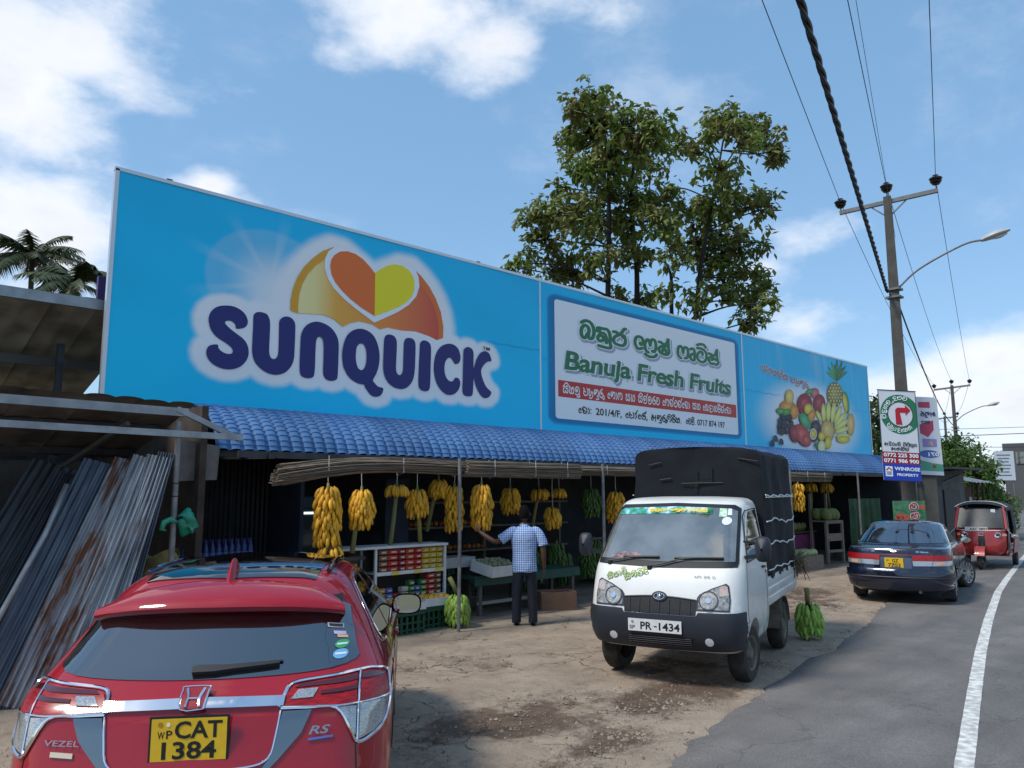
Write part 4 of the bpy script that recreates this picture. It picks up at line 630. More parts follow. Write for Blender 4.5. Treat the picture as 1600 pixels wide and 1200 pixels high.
SUNNY = Shell([(.20, .16, 4.2, .74), (.28, .05, 4.3, .80), (.42, .0, 4.34, .838), (.56, .0, 4.34, .845), (.60, .03, 4.34, .845), (.75, .06, 4.3, .842), (.86, .09, 4.15, .838), (.93, .11, 3.9, .828), (.962, .16, 3.5, .812), (.978, .40, 3.3, .80), (.992, .60, 3.12, .785), (1.02, .68, 3.04, .765), (1.12, .86, 2.88, .72), (1.24, 1.08, 2.68, .665), (1.32, 1.24, 2.52, .62), (1.36, 1.36, 2.40, .56), (1.385, 1.52, 2.26, .46), (1.398, 1.75, 2.1, .26), (1.402, 1.9, 2.0, .05)], (.14, .30, .24), (.2, .5, .4))
def smap(sh, kind):
    if kind == 'rear': f = lambda u, v: Vector((sh.endx(u, v, 0), u, v)); ref = Vector((-1, 0, 0))
    elif kind == 'front': f = lambda u, v: Vector((sh.endx(u, v, 1), u, v)); ref = Vector((1, 0, 0))
    elif kind == 'left': f = lambda u, v: Vector((u, sh.sidey(u, v), v)); ref = Vector((0, 1, 0))
    elif kind == 'right': f = lambda u, v: Vector((u, -sh.sidey(u, v), v)); ref = Vector((0, -1, 0))
    else: f = lambda u, v: Vector((u, v, sh.topz(u, v))); ref = Vector((0, 0, 1))
    def nrm(u, v, e=.006):
        n = (f(u+e, v)-f(u-e, v)).cross(f(u, v+e)-f(u, v-e)); n = n.normalized() if n.length > 1e-10 else ref.copy(); return n if n.dot(ref) >= 0 else -n
    return f, nrm
def patch(sh, kind, poly, off=.006, sub=3, skirt=.012, holes=()):
    f, nr = smap(sh, kind); P = [Vector((p[0], p[1])) for p in poly]; n = len(P); xs_ = [p.x for p in P]; ys_ = [p.y for p in P]; ext = max(max(xs_)-min(xs_), max(ys_)-min(ys_)); h = max(.012, min(.045, ext/9)); bd = []
    for i in range(n):
        a, b_ = P[i], P[(i+1) % n]; m = max(1, int((b_-a).length/h)); bd += [a.lerp(b_, k/m) for k in range(m)]
    def inside(x, y):
        c = False
        for i in range(n):
            a, b_ = P[i], P[(i+1) % n]
            if (a.y > y) != (b_.y > y) and x < (b_.x-a.x)*(y-a.y)/(b_.y-a.y)+a.x: c = not c
        return c
    def bdist(x, y): return min((q.x-x)**2+(q.y-y)**2 for q in bd)
    pts = list(bd); y = min(ys_)+h*.5; k = 0
    while y < max(ys_):
        x = min(xs_)+h*(.5 if k % 2 else .25)
        while x < max(xs_):
            if inside(x, y) and bdist(x, y) > (h*.45)**2: pts.append(Vector((x, y)))
            x += h
        y += h*.87; k += 1
    m = len(bd); vo, _, fo, ov, _, _ = delaunay_2d_cdt(pts, [(i, (i+1) % m) for i in range(m)], [], 1, 1e-6); pts = [(v.x, v.y) for v in vo]; tri = [tuple(t) for t in fo]
    b = B(); base = [f(u, v) for u, v in pts]; ns = [nr(u, v) for u, v in pts]
    b.v = [tuple(p+n_*off) for p, n_ in zip(base, ns)]; b.f = list(tri)
    if skirt:
        ec = {}
        for t in tri:
            for i in range(len(t)):
                e = (t[i], t[(i+1) % len(t)]); k = (min(e), max(e)); ec[k] = ec.get(k, 0)+1
        o = {}
        for k, c in ec.items():
            if c == 1:
                for q in k:
                    if q not in o: o[q] = len(b.v); b.v.append(tuple(base[q]+ns[q]*(off-skirt)))
                b.f.append((k[0], k[1], o[k[1]], o[k[0]]))
    return b
def sline(sh, kind, pts, r, off=.004, n=6, k=4, smooth=True):
    f, nr = smap(sh, kind); P = spline([(p[0], p[1]) for p in pts], k) if smooth else [Vector(p) for p in pts]
    return B().tube([f(p[0], p[1])+nr(p[0], p[1])*off for p in P], r, n)
def stext(sh, kind, txt, u, v, h, width=None, bold=.0, off=.006, flip=1, shear=0, sinhala=False, w=.16, up=(0, 1)):
    f, nr = smap(sh, kind); o = f(u, v); n = nr(u, v); U = (f(u+.03*flip*up[1], v+.03*up[0])-f(u-.03*flip*up[1], v-.03*up[0])).normalized(); V = n.cross(U).normalized()
    b = B()
    if sinhala: put_sinhala(b, txt, o, U, V, h, width, w, n*off)
    else: put_latin(b, txt, o, U, V, h, width, bold, shear, n*off)
    return b
def body_mesh(sh, name, mat, parent, arches=(), zs=None, nr=10, ns=14):
    zs = [r[0] for r in sh.rows]; b = B(); rings = [sh.ring(z, nr, ns) for z in zs]; m = len(rings[0])
    for r in rings: b.v += r
    for i in range(len(zs)-1): b.f += [(i*m+k, i*m+(k+1) % m, (i+1)*m+(k+1) % m, (i+1)*m+k) for k in range(m)]
    b.f.append(tuple(range(m))[::-1]); b.f.append(tuple((len(zs)-1)*m+k for k in range(m)))
    o = b.build(name, mat, parent, smooth=True, angle=38)
    for x, z, r, y0, y1 in arches:
        c = B().lathe([(0, y0), (r, y0), (r, y1), (0, y1)], 28, 'y', (x, 0, z)); bmx = bmesh.new(); cm = c.mesh('cut'); bmx.from_mesh(cm); bmesh.ops.remove_doubles(bmx, verts=bmx.verts, dist=1e-5); bmesh.ops.recalc_face_normals(bmx, faces=bmx.faces); bmx.to_mesh(cm); bmx.free()
        co = bpy.data.objects.new('cut', cm); COL.objects.link(co); md = o.modifiers.new('b', 'BOOLEAN'); md.object = co; md.operation = 'DIFFERENCE'; md.solver = 'EXACT'
        pm = o.matrix_world.copy(); bpy.context.view_layer.update(); co.matrix_world = o.matrix_world; bpy.context.view_layer.update()
        dg = bpy.context.evaluated_depsgraph_get(); nm = bpy.data.meshes.new_from_object(o.evaluated_get(dg)); o.modifiers.clear(); o.data = nm; bpy.data.objects.remove(co)
    return o
def wheel(par, x, y, r, w, side, rim='alloy', steer=0, wr=.62):
    ty = B().lathe([(r*wr, -w/2), (r*.9, -w/2), (r*.985, -w*.36), (r, -w*.2), (r, w*.2), (r*.985, w*.36), (r*.9, w/2), (r*wr, w/2), (r*wr, -w/2)], 32, 'y')
    wo = bpy.data.objects.new('wheel', None); COL.objects.link(wo); wo.parent = par; wo.location = (x, y, r); wo.rotation_euler = (0, 0, steer)
    ty.build('tyre', M('tyre_rubber', (.018, .017, .016), .85, var=.4, vscale=8, col2=(.05, .043, .036)), wo, smooth=True, angle=40)
    o = w/2*side; b = B(); R1 = r*wr
    if rim == 'alloy':
        b.lathe([(R1*1.01, o-.05*side), (R1*1.01, o-.004*side), (R1*.93, o-.012*side), (R1*.9, o-.06*side), (0.0, o-.07*side)], 28, 'y')
        for k in range(10):
            a = 2*math.pi*k/10; c, s_ = math.cos(a), math.sin(a); b.bar((c*R1*.12, o-.015*side, s_*R1*.12), (c*R1*.95, o-.008*side, s_*R1*.95), .028, .02, (0, 1, 0))
        b.lathe([(R1*.2, o-.03*side), (R1*.2, o-.004*side), (0.0, o-.002*side)], 16, 'y'); mt = M('alloy', (.45, .45, .46), .35, metal=.8)
    else:
        b.lathe([(R1*1.01, o-.04*side), (R1*1.01, o), (R1*.9, o-.01*side), (R1*.82, o-.05*side), (R1*.45, o-.035*side), (R1*.3, o-.005*side), (0.0, o-.003*side)], 24, 'y'); mt = M('steel_rim', (.20, .17, .14), .6, metal=.4, var=.4, vscale=9)
    b.build('rim', mt, wo, smooth=True, angle=35); return wo
glass = M('tinted_glass', (.006, .007, .009), .03, spec=.9, coat=1, ior=2.0)
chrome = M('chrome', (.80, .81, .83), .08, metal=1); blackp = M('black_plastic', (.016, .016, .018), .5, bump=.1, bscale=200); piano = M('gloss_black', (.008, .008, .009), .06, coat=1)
redlens = M('red_lens', (.42, .006, .010), .34, coat=.15, var=.55, vscale=16, stretch=(1, 1, 9)); clear = M('clear_lens', (.50, .52, .54), .10, coat=1, metal=.35, var=.5, vscale=30, stretch=(3, 3, 9)); amber = M('amber_lens', (.60, .34, .22), .15, coat=1)
yplate = M('yellow_plate', (.74, .46, .02), .45, var=.08, vscale=30); wplate = M('white_plate', (.72, .72, .70), .45, var=.1, vscale=20); pblack = M('plate_black', (.012, .012, .012), .5)
# ------------------------------------------------------------ red hatchback, nearest to the camera
V_ = VEZ; car = thing('parked_car', 'shiny red hatchback seen from behind, yellow number plate, nearest to the camera', 'car', (1.448, 3.623, -.005), R(54.1))
red = M('red_paint', (.33, .004, .014), .5, metal=.0, coat=1, var=.05, vscale=2, spec=.15)
body_mesh(V_, 'body', red, car, [(.86, .34, .38, -1.2, -.55), (.86, .34, .38, .55, 1.2), (3.47, .34, .38, -1.2, -.55), (3.47, .34, .38, .55, 1.2)])
for x in (.86, 3.47):
    for s in (1, -1): wheel(car, x, s*.77, .33, .215, s)
def cp(name, mat, b, par=None, **k): return b.build(name, mat, par or car, smooth=True, angle=k.pop('angle', 40), **k)
mir = lambda P: [(-u, v) for u, v in P]
gl = spline([(-.705, 1.115), (-.52, 1.088), (-.25, 1.078), (0, 1.076), (.25, 1.078), (.52, 1.088), (.705, 1.115), (.70, 1.17), (.66, 1.28), (.61, 1.355), (.3, 1.392), (0, 1.40), (-.3, 1.392), (-.61, 1.355), (-.66, 1.28), (-.70, 1.17)], 3, True)
gw = cp('rear_window', glass, patch(V_, 'rear', [(p.x, p.y) for p in gl], .005, 3))
# spoiler lip over the rear window
b = B(); P = []
for i in range(25):
    y = -.635+1.27*i/24; t = abs(y/.635); xe = .46+.12*t**2.5; ze = 1.402-.045*t**3; xf_ = .74; zf = V_.topz(xf_, y*.88)+.004
    row = [(xe+.16, y*.97, ze-.075), (xe+.02, y, ze-.045), (xe, y, ze-.022), (xe+.012, y, ze)]
    for k in range(1, 7): u = k/6; row.append((xe+(xf_-xe)*u, y*(1-.12*u), ze+(zf-ze)*(1-(1-u)**1.7)))
    P.append(row)
b.grid(P)
for r_ in (P[0], P[-1]): b.poly(list(r_)+[(.80, r_[-1][1], 1.30)])
cp('spoiler', red, b)
cp('spoiler_shade_band', blackp, patch(V_, 'rear', [(-.61, 1.30), (-.3, 1.345), (0, 1.352), (.3, 1.345), (.61, 1.30), (.60, 1.39), (0, 1.42), (-.60, 1.39)], .010, 2))  # black band on the glass, standing for the shade under the spoiler
rf = cp('roof_panel', piano, patch(V_, 'top', [(.80, -.45), (.75, 0), (.80, .45), (1.4, .48), (2.2, .44), (2.3, 0), (2.2, -.44), (1.4, -.47)], .006, 3))
for s in (1, -1): cp('roof_rail', piano, B().tube([(x, s*(.505 if x < 2 else .49), V_.topz(x, s*.50)+.016) for x in [.98+.1*i for i in range(13)]], .014, 8))
fin = B(); secs = [(1.478, .70, .97, .036), (1.52, .725, .95, .030), (1.56, .755, .91, .020), (1.588, .785, .87, .012), (1.598, .80, .85, .004)]; P = []
for z, xa, xb, hw in secs: P.append([(xa+(xb-xa)*(.5-.5*math.cos(a)), hw*math.sin(a), z) for a in [2*math.pi*k/16 for k in range(17)]])
fin.grid(P); cp('antenna_fin', red, fin)
# lamps, chrome, plate
for s in (1, -1):
    m = (lambda P: P) if s == 1 else mir
    lam = cp('tail_lamp', redlens, patch(V_, 'rear', m([(.385, .972), (.405, 1.01), (.43, 1.038), (.56, 1.05), (.72, 1.058), (.722, .955), (.55, .963)]), .012, 3))
    cp('reverse_lens', clear, patch(V_, 'rear', m([(.425, .99), (.455, 1.02), (.545, 1.022), (.525, .992)]), .016, 2), lam)
    cp('lamp_band', M('dark_red_lens', (.07, .004, .006), .15, coat=1), patch(V_, 'rear', m([(.56, 1.0), (.56, 1.012), (.72, 1.018), (.722, 1.004)]), .016, 2), lam)
    cp('lamp_band', MATS['dark_red_lens'], patch(V_, 'rear', m([(.44, 1.027), (.46, 1.04), (.72, 1.053), (.722, 1.034), (.56, 1.03)]), .016, 2), lam)
    lb = cp('corner_lamp', redlens, patch(V_, 'rear', m([(.738, 1.058), (.795, 1.048), (.848, 1.022), (.862, .98), (.866, .945), (.80, .953), (.738, .960)]), .012, 3))
    cp('lamp_band', MATS['dark_red_lens'], patch(V_, 'rear', m([(.738, 1.052), (.80, 1.042), (.842, 1.022), (.80, 1.026), (.738, 1.034)]), .016, 2), lb)
    cp('corner_lens', clear, patch(V_, 'rear', m([(.738, .950), (.80, .943), (.866, .935), (.860, .885), (.845, .845), (.80, .815), (.738, .803)]), .012, 3))
    cp('inner_lens', clear, patch(V_, 'rear', m([(.64, .950), (.722, .946), (.722, .822), (.685, .88)]), .012, 2))
    cp('chrome_trim', chrome, sline(V_, 'rear', m([(.375, .968), (.395, 1.012), (.425, 1.048), (.56, 1.061), (.73, 1.069), (.80, 1.058), (.855, 1.028), (.872, .96), (.872, .90), (.85, .835), (.80, .803), (.735, .790), (.70, .85), (.635, .948), (.5, .958), (.385, .962)]), .0085, .008, 6, 4))
    cp('chrome_trim', chrome, sline(V_, 'rear', m([(.730, 1.066), (.730, .95), (.730, .80)]), .006, .012)); cp('chrome_trim', chrome, sline(V_, 'rear', m([(.39, .966), (.60, .956), (.75, .953), (.868, .94)]), .005, .013))
    cp('garnish', M('garnish_chrome', (.22, .23, .24), .15, metal=1), patch(V_, 'rear', m([(.395, .951), (.525, .95), (.483, .857), (.387, .755), (.33, .70), (.30, .70), (.347, .76), (.372, .851)]), .008, 3))
    cp('garnish_edge', chrome, sline(V_, 'rear', m([(.385, .955), (.372, .86), (.345, .765), (.25, .735), (0, .73)]), .006, .006))
    cp('shut_line', pblack, sline(V_, 'rear', m([(.728, .80), (.735, .70), (.74, .60)]), .0035, .0))
cp('chrome_bar', chrome, patch(V_, 'rear', [(-.395, .970), (0, .976), (.395, .970), (.40, 1.003), (0, 1.010), (-.40, 1.003)], .020, 3, .03))
hb = cp('emblem', M('emblem_red', (.28, .006, .012), .3, coat=.5), patch(V_, 'rear', [(-.045, .972), (.052, .972), (.060, 1.036), (-.053, 1.036)], .026, 1, .02))
ring = [(-.047, .970), (.054, .970), (.062, 1.03), (.055, 1.041), (-.048, 1.041), (-.055, 1.03), (-.047, .970)]
cp('emblem_ring', chrome, sline(V_, 'rear', ring, .0045, .028, 6, 3), hb)
for s in (1, -1): cp('emblem_bar', chrome, sline(V_, 'rear', [(.004+s*.038, 1.034), (.004+s*.026, 1.006), (.004+s*.030, .977)], .0065, .029, 6), hb)
cp('emblem_bar', chrome, sline(V_, 'rear', [(-.018, 1.003), (.026, 1.003)], .006, .029, 6), hb)
b = B(); px_ = V_.endx(0, .86, 0)-.012; b.box((px_, .0, .865), (.012, .345, .198)); pb = cp('number_plate', pblack, b)
cp('plate_face', yplate, B().box((px_-.005, 0, .865), (.008, .325, .180)), pb)
b = B(); put_latin(b, 'CAT', (px_-.010, .062, .872), (0, -1, 0), (0, 0, 1), .073, .205, .022); put_latin(b, '1384', (px_-.010, .115, .785), (0, -1, 0), (0, 0, 1), .073, .235, .022); put_latin(b, 'W', (px_-.010, .135, .871), (0, -1, 0), (0, 0, 1), .032, .03, .012); put_latin(b, 'P', (px_-.010, .098, .871), (0, -1, 0), (0, 0, 1), .036, .026, .012)
b.build('plate_lettering', pblack, pb, fix=False)
cp('plate_crest', M('crest_ochre', (.42, .20, .02), .5), B().lathe([(0, 0), (.011, 0), (.011, .002), (0, .002)], 12, 'x', (px_-.011, .125, .932)), pb); cp('plate_seal', M('seal_pale', (.8, .78, .6), .4), B().lathe([(0, 0), (.009, 0), (.009, .002), (0, .002)], 12, 'x', (px_-.011, .090, .930)), pb)
wp = cp('wiper', blackp, patch(V_, 'rear', [(.05, 1.090), (.055, 1.110), (.03, 1.118), (-.10, 1.116), (-.345, 1.124), (-.345, 1.113), (-.14, 1.100), (-.05, 1.092)], .030, 2, .024)); cp('wiper_blade', pblack, sline(V_, 'rear', [(.02, 1.112), (-.2, 1.122), (-.36, 1.128)], .006, .012), wp)
def rtxt(nm, mt, *a, **k): return stext(V_, 'rear', *a, flip=-1, **k).build(nm, mt, car, fix=False)
bch = M('badge_chrome', (.34, .34, .36), .3, metal=.9)
rtxt('model_lettering', bch, 'VEZEL', .635, .842, .024, .165, .01, off=.010); rtxt('trim_lettering', bch, 'RS', -.515, .848, .036, .10, .02, off=.010, shear=.3)
cp('trim_line', M('trim_blue', (.10, .15, .45), .3), patch(V_, 'rear', [(-.515, .822), (-.515, .832), (-.625, .838), (-.625, .829)], .009, 1))
cp('badge_strip', M('pale_badge', (.62, .56, .44), .5), patch(V_, 'rear', [(.60, .798), (.60, .818), (.50, .812), (.50, .792)], .009, 1))
# stickers on the glass
def disc(cu, cv, ru, rv, n=18): return [(cu+ru*math.cos(2*math.pi*k/n), cv+rv*math.sin(2*math.pi*k/n)) for k in range(n)]
sk = lambda n, c: M(n, c, .35)
for nm, mt, poly in (('sticker', sk('sticker_blue', (.16, .42, .66)), disc(-.628, 1.142, .036, .019)), ('sticker', sk('sticker_green', (.05, .36, .12)), disc(-.630, 1.180, .034, .017)), ('sticker', sk('sticker_violet', (.50, .42, .62)), [(-.580, 1.238), (-.640, 1.228), (-.645, 1.214), (-.585, 1.224)]), ('sticker', sk('sticker_tan', (.62, .42, .25)), [(-.60, 1.221), (-.652, 1.211), (-.655, 1.200), (-.604, 1.209)]), ('sticker', sk('sticker_frame', (.40, .42, .44)), [(-.545, 1.275), (-.625, 1.262), (-.629, 1.243), (-.55, 1.256)])):
    so = cp(nm, mt, patch(V_, 'rear', poly, .0075, 1, 0), gw)
cp('sticker', sk('sticker_dark', (.03, .03, .035)), patch(V_, 'rear', [(-.553, 1.271), (-.619, 1.259), (-.622, 1.247), (-.557, 1.259)], .009, 1, 0), gw)
cp('sticker', sk('sticker_pale', (.7, .75, .8)), patch(V_, 'rear', [(-.602, 1.139), (-.602, 1.147), (-.655, 1.145), (-.655, 1.137)], .009, 1, 0), gw); cp('sticker', sk('sticker_pale', (.7, .75, .8)), patch(V_, 'rear', [(-.605, 1.177), (-.605, 1.184), (-.655, 1.182), (-.655, 1.175)], .009, 1, 0), gw)
# sides: windows, trim, mirrors, handles
for sd, s in (('left', 1), ('right', -1)):
    win = [(.93, 1.20), (1.05, 1.34), (1.30, 1.42), (1.9, 1.435), (2.3, 1.40), (2.62, 1.27), (2.95, 1.10), (2.2, 1.085), (1.25, 1.09), (1.0, 1.13)]
    w_ = cp('side_window', glass, patch(V_, sd, win, .005, 3)); cp('window_trim', chrome, sline(V_, sd, [(.90, 1.21), (.97, 1.12), (1.25, 1.078), (2.2, 1.072), (2.98, 1.088)], .006, .006))
    cp('window_trim', chrome, sline(V_, sd, [(.905, 1.205), (1.04, 1.35), (1.3, 1.433), (1.9, 1.447), (2.3, 1.413)], .005, .006)); cp('pillar', piano, patch(V_, sd, [(1.62, 1.085), (1.72, 1.085), (1.72, 1.437), (1.62, 1.432)], .008, 2))
    for xl in (1.18, 1.95, 2.95): cp('shut_line', pblack, sline(V_, sd, [(xl, 1.06), (xl+.02, .8), (xl-.02, .45)], .003, .0))
    cp('crease', red, sline(V_, sd, [(.5, .95), (1.2, .93), (2.2, .90), (3.3, .86)], .010, -.004)); cp('door_handle', red, sline(V_, sd, [(2.0, .965), (2.08, .975), (2.18, .97)], .014, .018))
    cp('sill', blackp, patch(V_, sd, [(1.25, .24), (3.1, .24), (3.1, .34), (1.25, .34)], .006, 2))
    b = B(); c0 = Vector((2.66, s*.965, 1.085)); P = []
    for i in range(9):
        t = i/8; rr_ = (.02+.98*math.sin(min(1, t*1.15)*math.pi/2)); P.append([(c0.x+.10-.15*t, c0.y+.115*rr_*math.copysign(abs(math.cos(a))**.7, math.cos(a)), c0.z+.080*rr_*math.copysign(abs(math.sin(a))**.7, math.sin(a))) for a in [2*math.pi*k/24 for k in range(25)]])
    b.grid(P); mh = cp('mirror', piano, b); pts = [(c0.x-.052, c0.y+.103*math.copysign(abs(math.cos(a))**.7, math.cos(a)), c0.z+.070*math.copysign(abs(math.sin(a))**.7, math.sin(a))) for a in [2*math.pi*k/24 for k in range(24)]]
    cp('mirror_glass', M('mirror_silver', (.75, .78, .82), .03, metal=1), B().poly(pts), mh); b = B(); b.bar((2.72, s*.80, 1.04), (2.70, s*.90, 1.06), .08, .05); cp('mirror_foot', blackp, b, mh)
cp('windscreen', glass, patch(V_, 'front', [(-.66, 1.10), (.66, 1.10), (.56, 1.43), (-.56, 1.43)], .005, 3))
for s in (1, -1): cp('headlamp', clear, patch(V_, 'front', [(s*.5, .72), (s*.82, .78), (s*.84, .88), (s*.6, .84)], .01, 2))
cp('bumper_insert', blackp, patch(V_, 'rear', [(-.6, .28), (.6, .28), (.55, .45), (-.55, .45)], .008, 2))
# ------------------------------------------------------------ white mini truck with a canvas cover
T_ = CAB; car = thing('mini_truck', 'small white pickup truck with black canvas load cover parked in front of the shop', 'truck', (7.34, 5.08, 0), R(198.2)); car.scale = (1.04, 1.05, 1.03)
white = M('white_paint', (.80, .80, .77), .35, coat=.5, var=.10, vscale=3, col2=(.73, .72, .67)); dgrey = M('bumper_grey', (.022, .026, .036), .5, bump=.1, bscale=150)
def mud(m):
    t = m.node_tree; bs = t.nodes['Principled BSDF']; src = bs.inputs['Base Color'].links[0].from_socket; tc = t.nodes.new('ShaderNodeTexCoord'); sx = t.nodes.new('ShaderNodeSeparateXYZ'); t.links.new(tc.outputs['Object'], sx.inputs[0]); n = t.nodes.new('ShaderNodeTexNoise'); n.inputs['Scale'].default_value = 9; n.inputs['Detail'].default_value = 8; n.inputs['Roughness'].default_value = .7; t.links.new(tc.outputs['Object'], n.inputs[0])
    mr = t.nodes.new('ShaderNodeMapRange'); mr.inputs['From Min'].default_value = .95; mr.inputs['From Max'].default_value = .35; t.links.new(sx.outputs[2], mr.inputs[0]); mu = t.nodes.new('ShaderNodeMath'); mu.operation = 'MULTIPLY'; t.links.new(mr.outputs[0], mu.inputs[0]); m2 = t.nodes.new('ShaderNodeMapRange'); m2.inputs['From Min'].default_value = .38; m2.inputs['From Max'].default_value = .75; t.links.new(n.outputs['Fac'], m2.inputs[0]); t.links.new(m2.outputs[0], mu.inputs[1])
    x = t.nodes.new('ShaderNodeMix'); x.data_type = 'RGBA'; t.links.new(mu.outputs[0], x.inputs[0]); t.links.new(src, x.inputs[6]); x.inputs[7].default_value = (.22, .15, .10, 1); t.links.new(x.outputs[2], bs.inputs['Base Color'])
mud(white); body_mesh(T_, 'cab', white, car, [(0, .29, .34, -1.2, -.52), (0, .29, .34, .52, 1.2)], nr=9, ns=8)
for x, rad in ((0, .285), (-1.92, .285)):
    for s in (1, -1): wheel(car, x, s*.655, rad, .165, s, 'steel', steer=R(-6) if x == 0 else 0, wr=.60)
fr = [(-.71, 1.155), (0, 1.135), (.71, 1.155), (.715, 1.20), (.655, 1.72), (.60, 1.755), (0, 1.775), (-.60, 1.755), (-.655, 1.72), (-.715, 1.20)]
cp('windscreen_frame', M('rubber_seal', (.012, .014, .018), .5), patch(T_, 'front', fr, .006, 3))
g2 = [(-.685, 1.205), (0, 1.19), (.685, 1.205), (.632, 1.69), (.57, 1.715), (0, 1.735), (-.57, 1.715), (-.632, 1.69)]
ws = cp('windscreen', M('windscreen_glass', (.17, .185, .175), .04, spec=.9, coat=1, var=.5, vscale=3, ior=2.0), patch(T_, 'front', g2, .010, 3))
def strip_mat():
    m = bpy.data.materials.new('scenic_strip'); m.use_nodes = True; t = m.node_tree; bs = t.nodes['Principled BSDF']; tc = t.nodes.new('ShaderNodeTexCoord'); n = t.nodes.new('ShaderNodeTexNoise'); n.inputs['Scale'].default_value = 9; n.inputs['Detail'].default_value = 5; t.links.new(tc.outputs['Object'], n.inputs[0])
    cr = t.nodes.new('ShaderNodeValToRGB'); t.links.new(n.outputs['Fac'], cr.inputs[0]); e = cr.color_ramp.elements; e[0].position = .34; e[0].color = (.01, .10, .04, 1); e[1].position = .66; e[1].color = (.7, .8, .8, 1)
    for p, c in ((.45, (.03, .30, .14, 1)), (.54, (.08, .42, .45, 1))): q = e.new(p); q.color = c
    t.links.new(cr.outputs[0], bs.inputs['Base Color']); bs.inputs['Roughness'].default_value = .3; return m
so = cp('sun_strip', strip_mat(), patch(T_, 'front', [(-.615, 1.645), (.22, 1.665), (.40, 1.65), (.40, 1.72), (0, 1.732), (-.57, 1.712), (-.60, 1.69)], .014, 2, 0), ws)
tx = M('strip_yellow', (.80, .58, .03), .4); f_, n_ = smap(T_, 'front')
stext(T_, 'front', 'da_u_tta_u_va_aa_ _e_ta_u_ma_i_ _sa_ta_u_tta_u', -.28, 1.682, .030, .64, sinhala=True, w=.3, off=.018).build('strip_lettering', tx, ws, fix=False)
cp('permit_sticker', M('permit_green', (.25, .60, .30), .4, col2=(.75, .8, .75), vscale=30), patch(T_, 'front', [(.47, 1.63), (.545, 1.63), (.54, 1.71), (.465, 1.715)], .014, 1, 0), ws); cp('permit_sticker', M('permit_white', (.75, .78, .76), .4), patch(T_, 'front', [(.55, 1.645), (.59, 1.645), (.58, 1.71), (.548, 1.712)], .014, 1, 0), ws)
cp('round_sticker', M('permit_pale', (.70, .76, .82), .4), patch(T_, 'front', disc(.553, 1.588, .046, .04), .014, 1, 0), ws)
for (u0, v0), (u1, v1) in (((-.57, 1.165), (-.05, 1.222)), ((-.13, 1.135), (.585, 1.225))):
    w_ = cp('wiper', pblack, sline(T_, 'front', [(u0, v0), (u0+.12, v0+.02), ((u0+u1)/2, v1-.012), (u1, v1)], .009, .032)); cp('wiper_pivot', pblack, B().lathe([(.0, 0), (.028, 0), (.022, .03), (0, .032)], 14, 'x', f_(u0, v0)+Vector((-.005, 0, 0))), w_)
    cp('wiper_blade', pblack, sline(T_, 'front', [((u0+u1)/2-.12, v1-.005), (u1, v1+.005)], .012, .022), w_)
# things behind the glass read as reflections; dash cloth strip seen low in the screen
cp('dash_cloth', M('dash_pattern', (.42, .25, .26), .8, col2=(.10, .09, .10), vscale=22), patch(T_, 'front', [(-.58, 1.21), (-.54, 1.245), (-.44, 1.27), (-.30, 1.265), (-.22, 1.23), (-.2, 1.208)], .0125, 2, 0), ws)
for s in (1, -1):
    m = (lambda P: P) if s == 1 else mir
    hl = cp('headlamp', M('lamp_housing', (.03, .03, .034), .3, coat=.6), patch(T_, 'front', m([(.36, .755), (.665, .755), (.672, .86), (.655, .99), (.63, 1.012), (.50, .962), (.39, .905), (.365, .87)]), .008, 3))
    cp('lamp_reflector', M('lamp_silver', (.50, .48, .45), .3, metal=.4, coat=.8, var=.65, vscale=30), patch(T_, 'front', m([(.378, .768), (.655, .768), (.66, .86), (.642, .98), (.62, .998), (.50, .948), (.40, .895), (.38, .865)]), .013, 3), hl)
    cp('lamp_bulb', M('lamp_bright', (.52, .50, .47), .35, metal=.35, coat=.6, var=.5, vscale=40), patch(T_, 'front', m(disc(.475, .848, .078, .075)), .020, 2), hl); cp('lamp_bulb', chrome, patch(T_, 'front', m(disc(.475, .848, .025, .025)), .03, 1), hl)
    cp('lamp_ring', M('lamp_surround', (.06, .06, .065), .2, coat=1), sline(T_, 'front', m(disc(.475, .848, .088, .085)+[disc(.475, .848, .088, .085)[0]]), .005, .018), hl)  # plain dark ring around the lamp disc
    cp('indicator_lens', M('orange_clear', (.50, .48, .46), .15, coat=1, col2=(.55, .30, .20), vscale=18), patch(T_, 'front', m([(.58, .89), (.655, .90), (.640, .978), (.622, .99), (.57, .965)]), .018, 2), hl)
    cp('fog_lamp', M('fog_white', (.72, .74, .76), .2, coat=1), patch(T_, 'front', m(disc(.475, .475, .040, .038)), .022, 2), None)
gr = cp('grille', pblack, patch(T_, 'front', [(-.355, .705), (.355, .705), (.365, .845), (.0, .875), (-.365, .845)], .006, 3))
for k in range(7): cp('grille_bar', dgrey, sline(T_, 'front', [(-.30+.1*k, .715), (-.30+.1*k, .84)], .008, .008), gr)
cp('grille_edge', dgrey, sline(T_, 'front', [(-.36, .848), (-.12, .868), (.12, .868), (.36, .848)], .008, .008), gr); cp('badge', pblack, patch(T_, 'front', disc(0, .868, .075, .046), .018, 2), gr)
em = cp('badge_ring', chrome, sline(T_, 'front', disc(0, .866, .052, .030)+[disc(0, .866, .052, .030)[0]], .004, .022), gr)
for s in (-1, 0, 1): cp('badge_mark', chrome, sline(T_, 'front', [(s*.02-.012, .842), (s*.012, .864), (s*.022+.006, .890)], .0035, .022), gr)
bu = cp('bumper', dgrey, patch(T_, 'front', [(-.772, .40), (-.5, .385), (0, .375), (.5, .385), (.772, .40), (.774, .56), (.772, .745), (.66, .740), (.38, .735), (.36, .700), (-.36, .700), (-.38, .735), (-.66, .740), (-.772, .745), (-.774, .56)], .022, 4, .05))
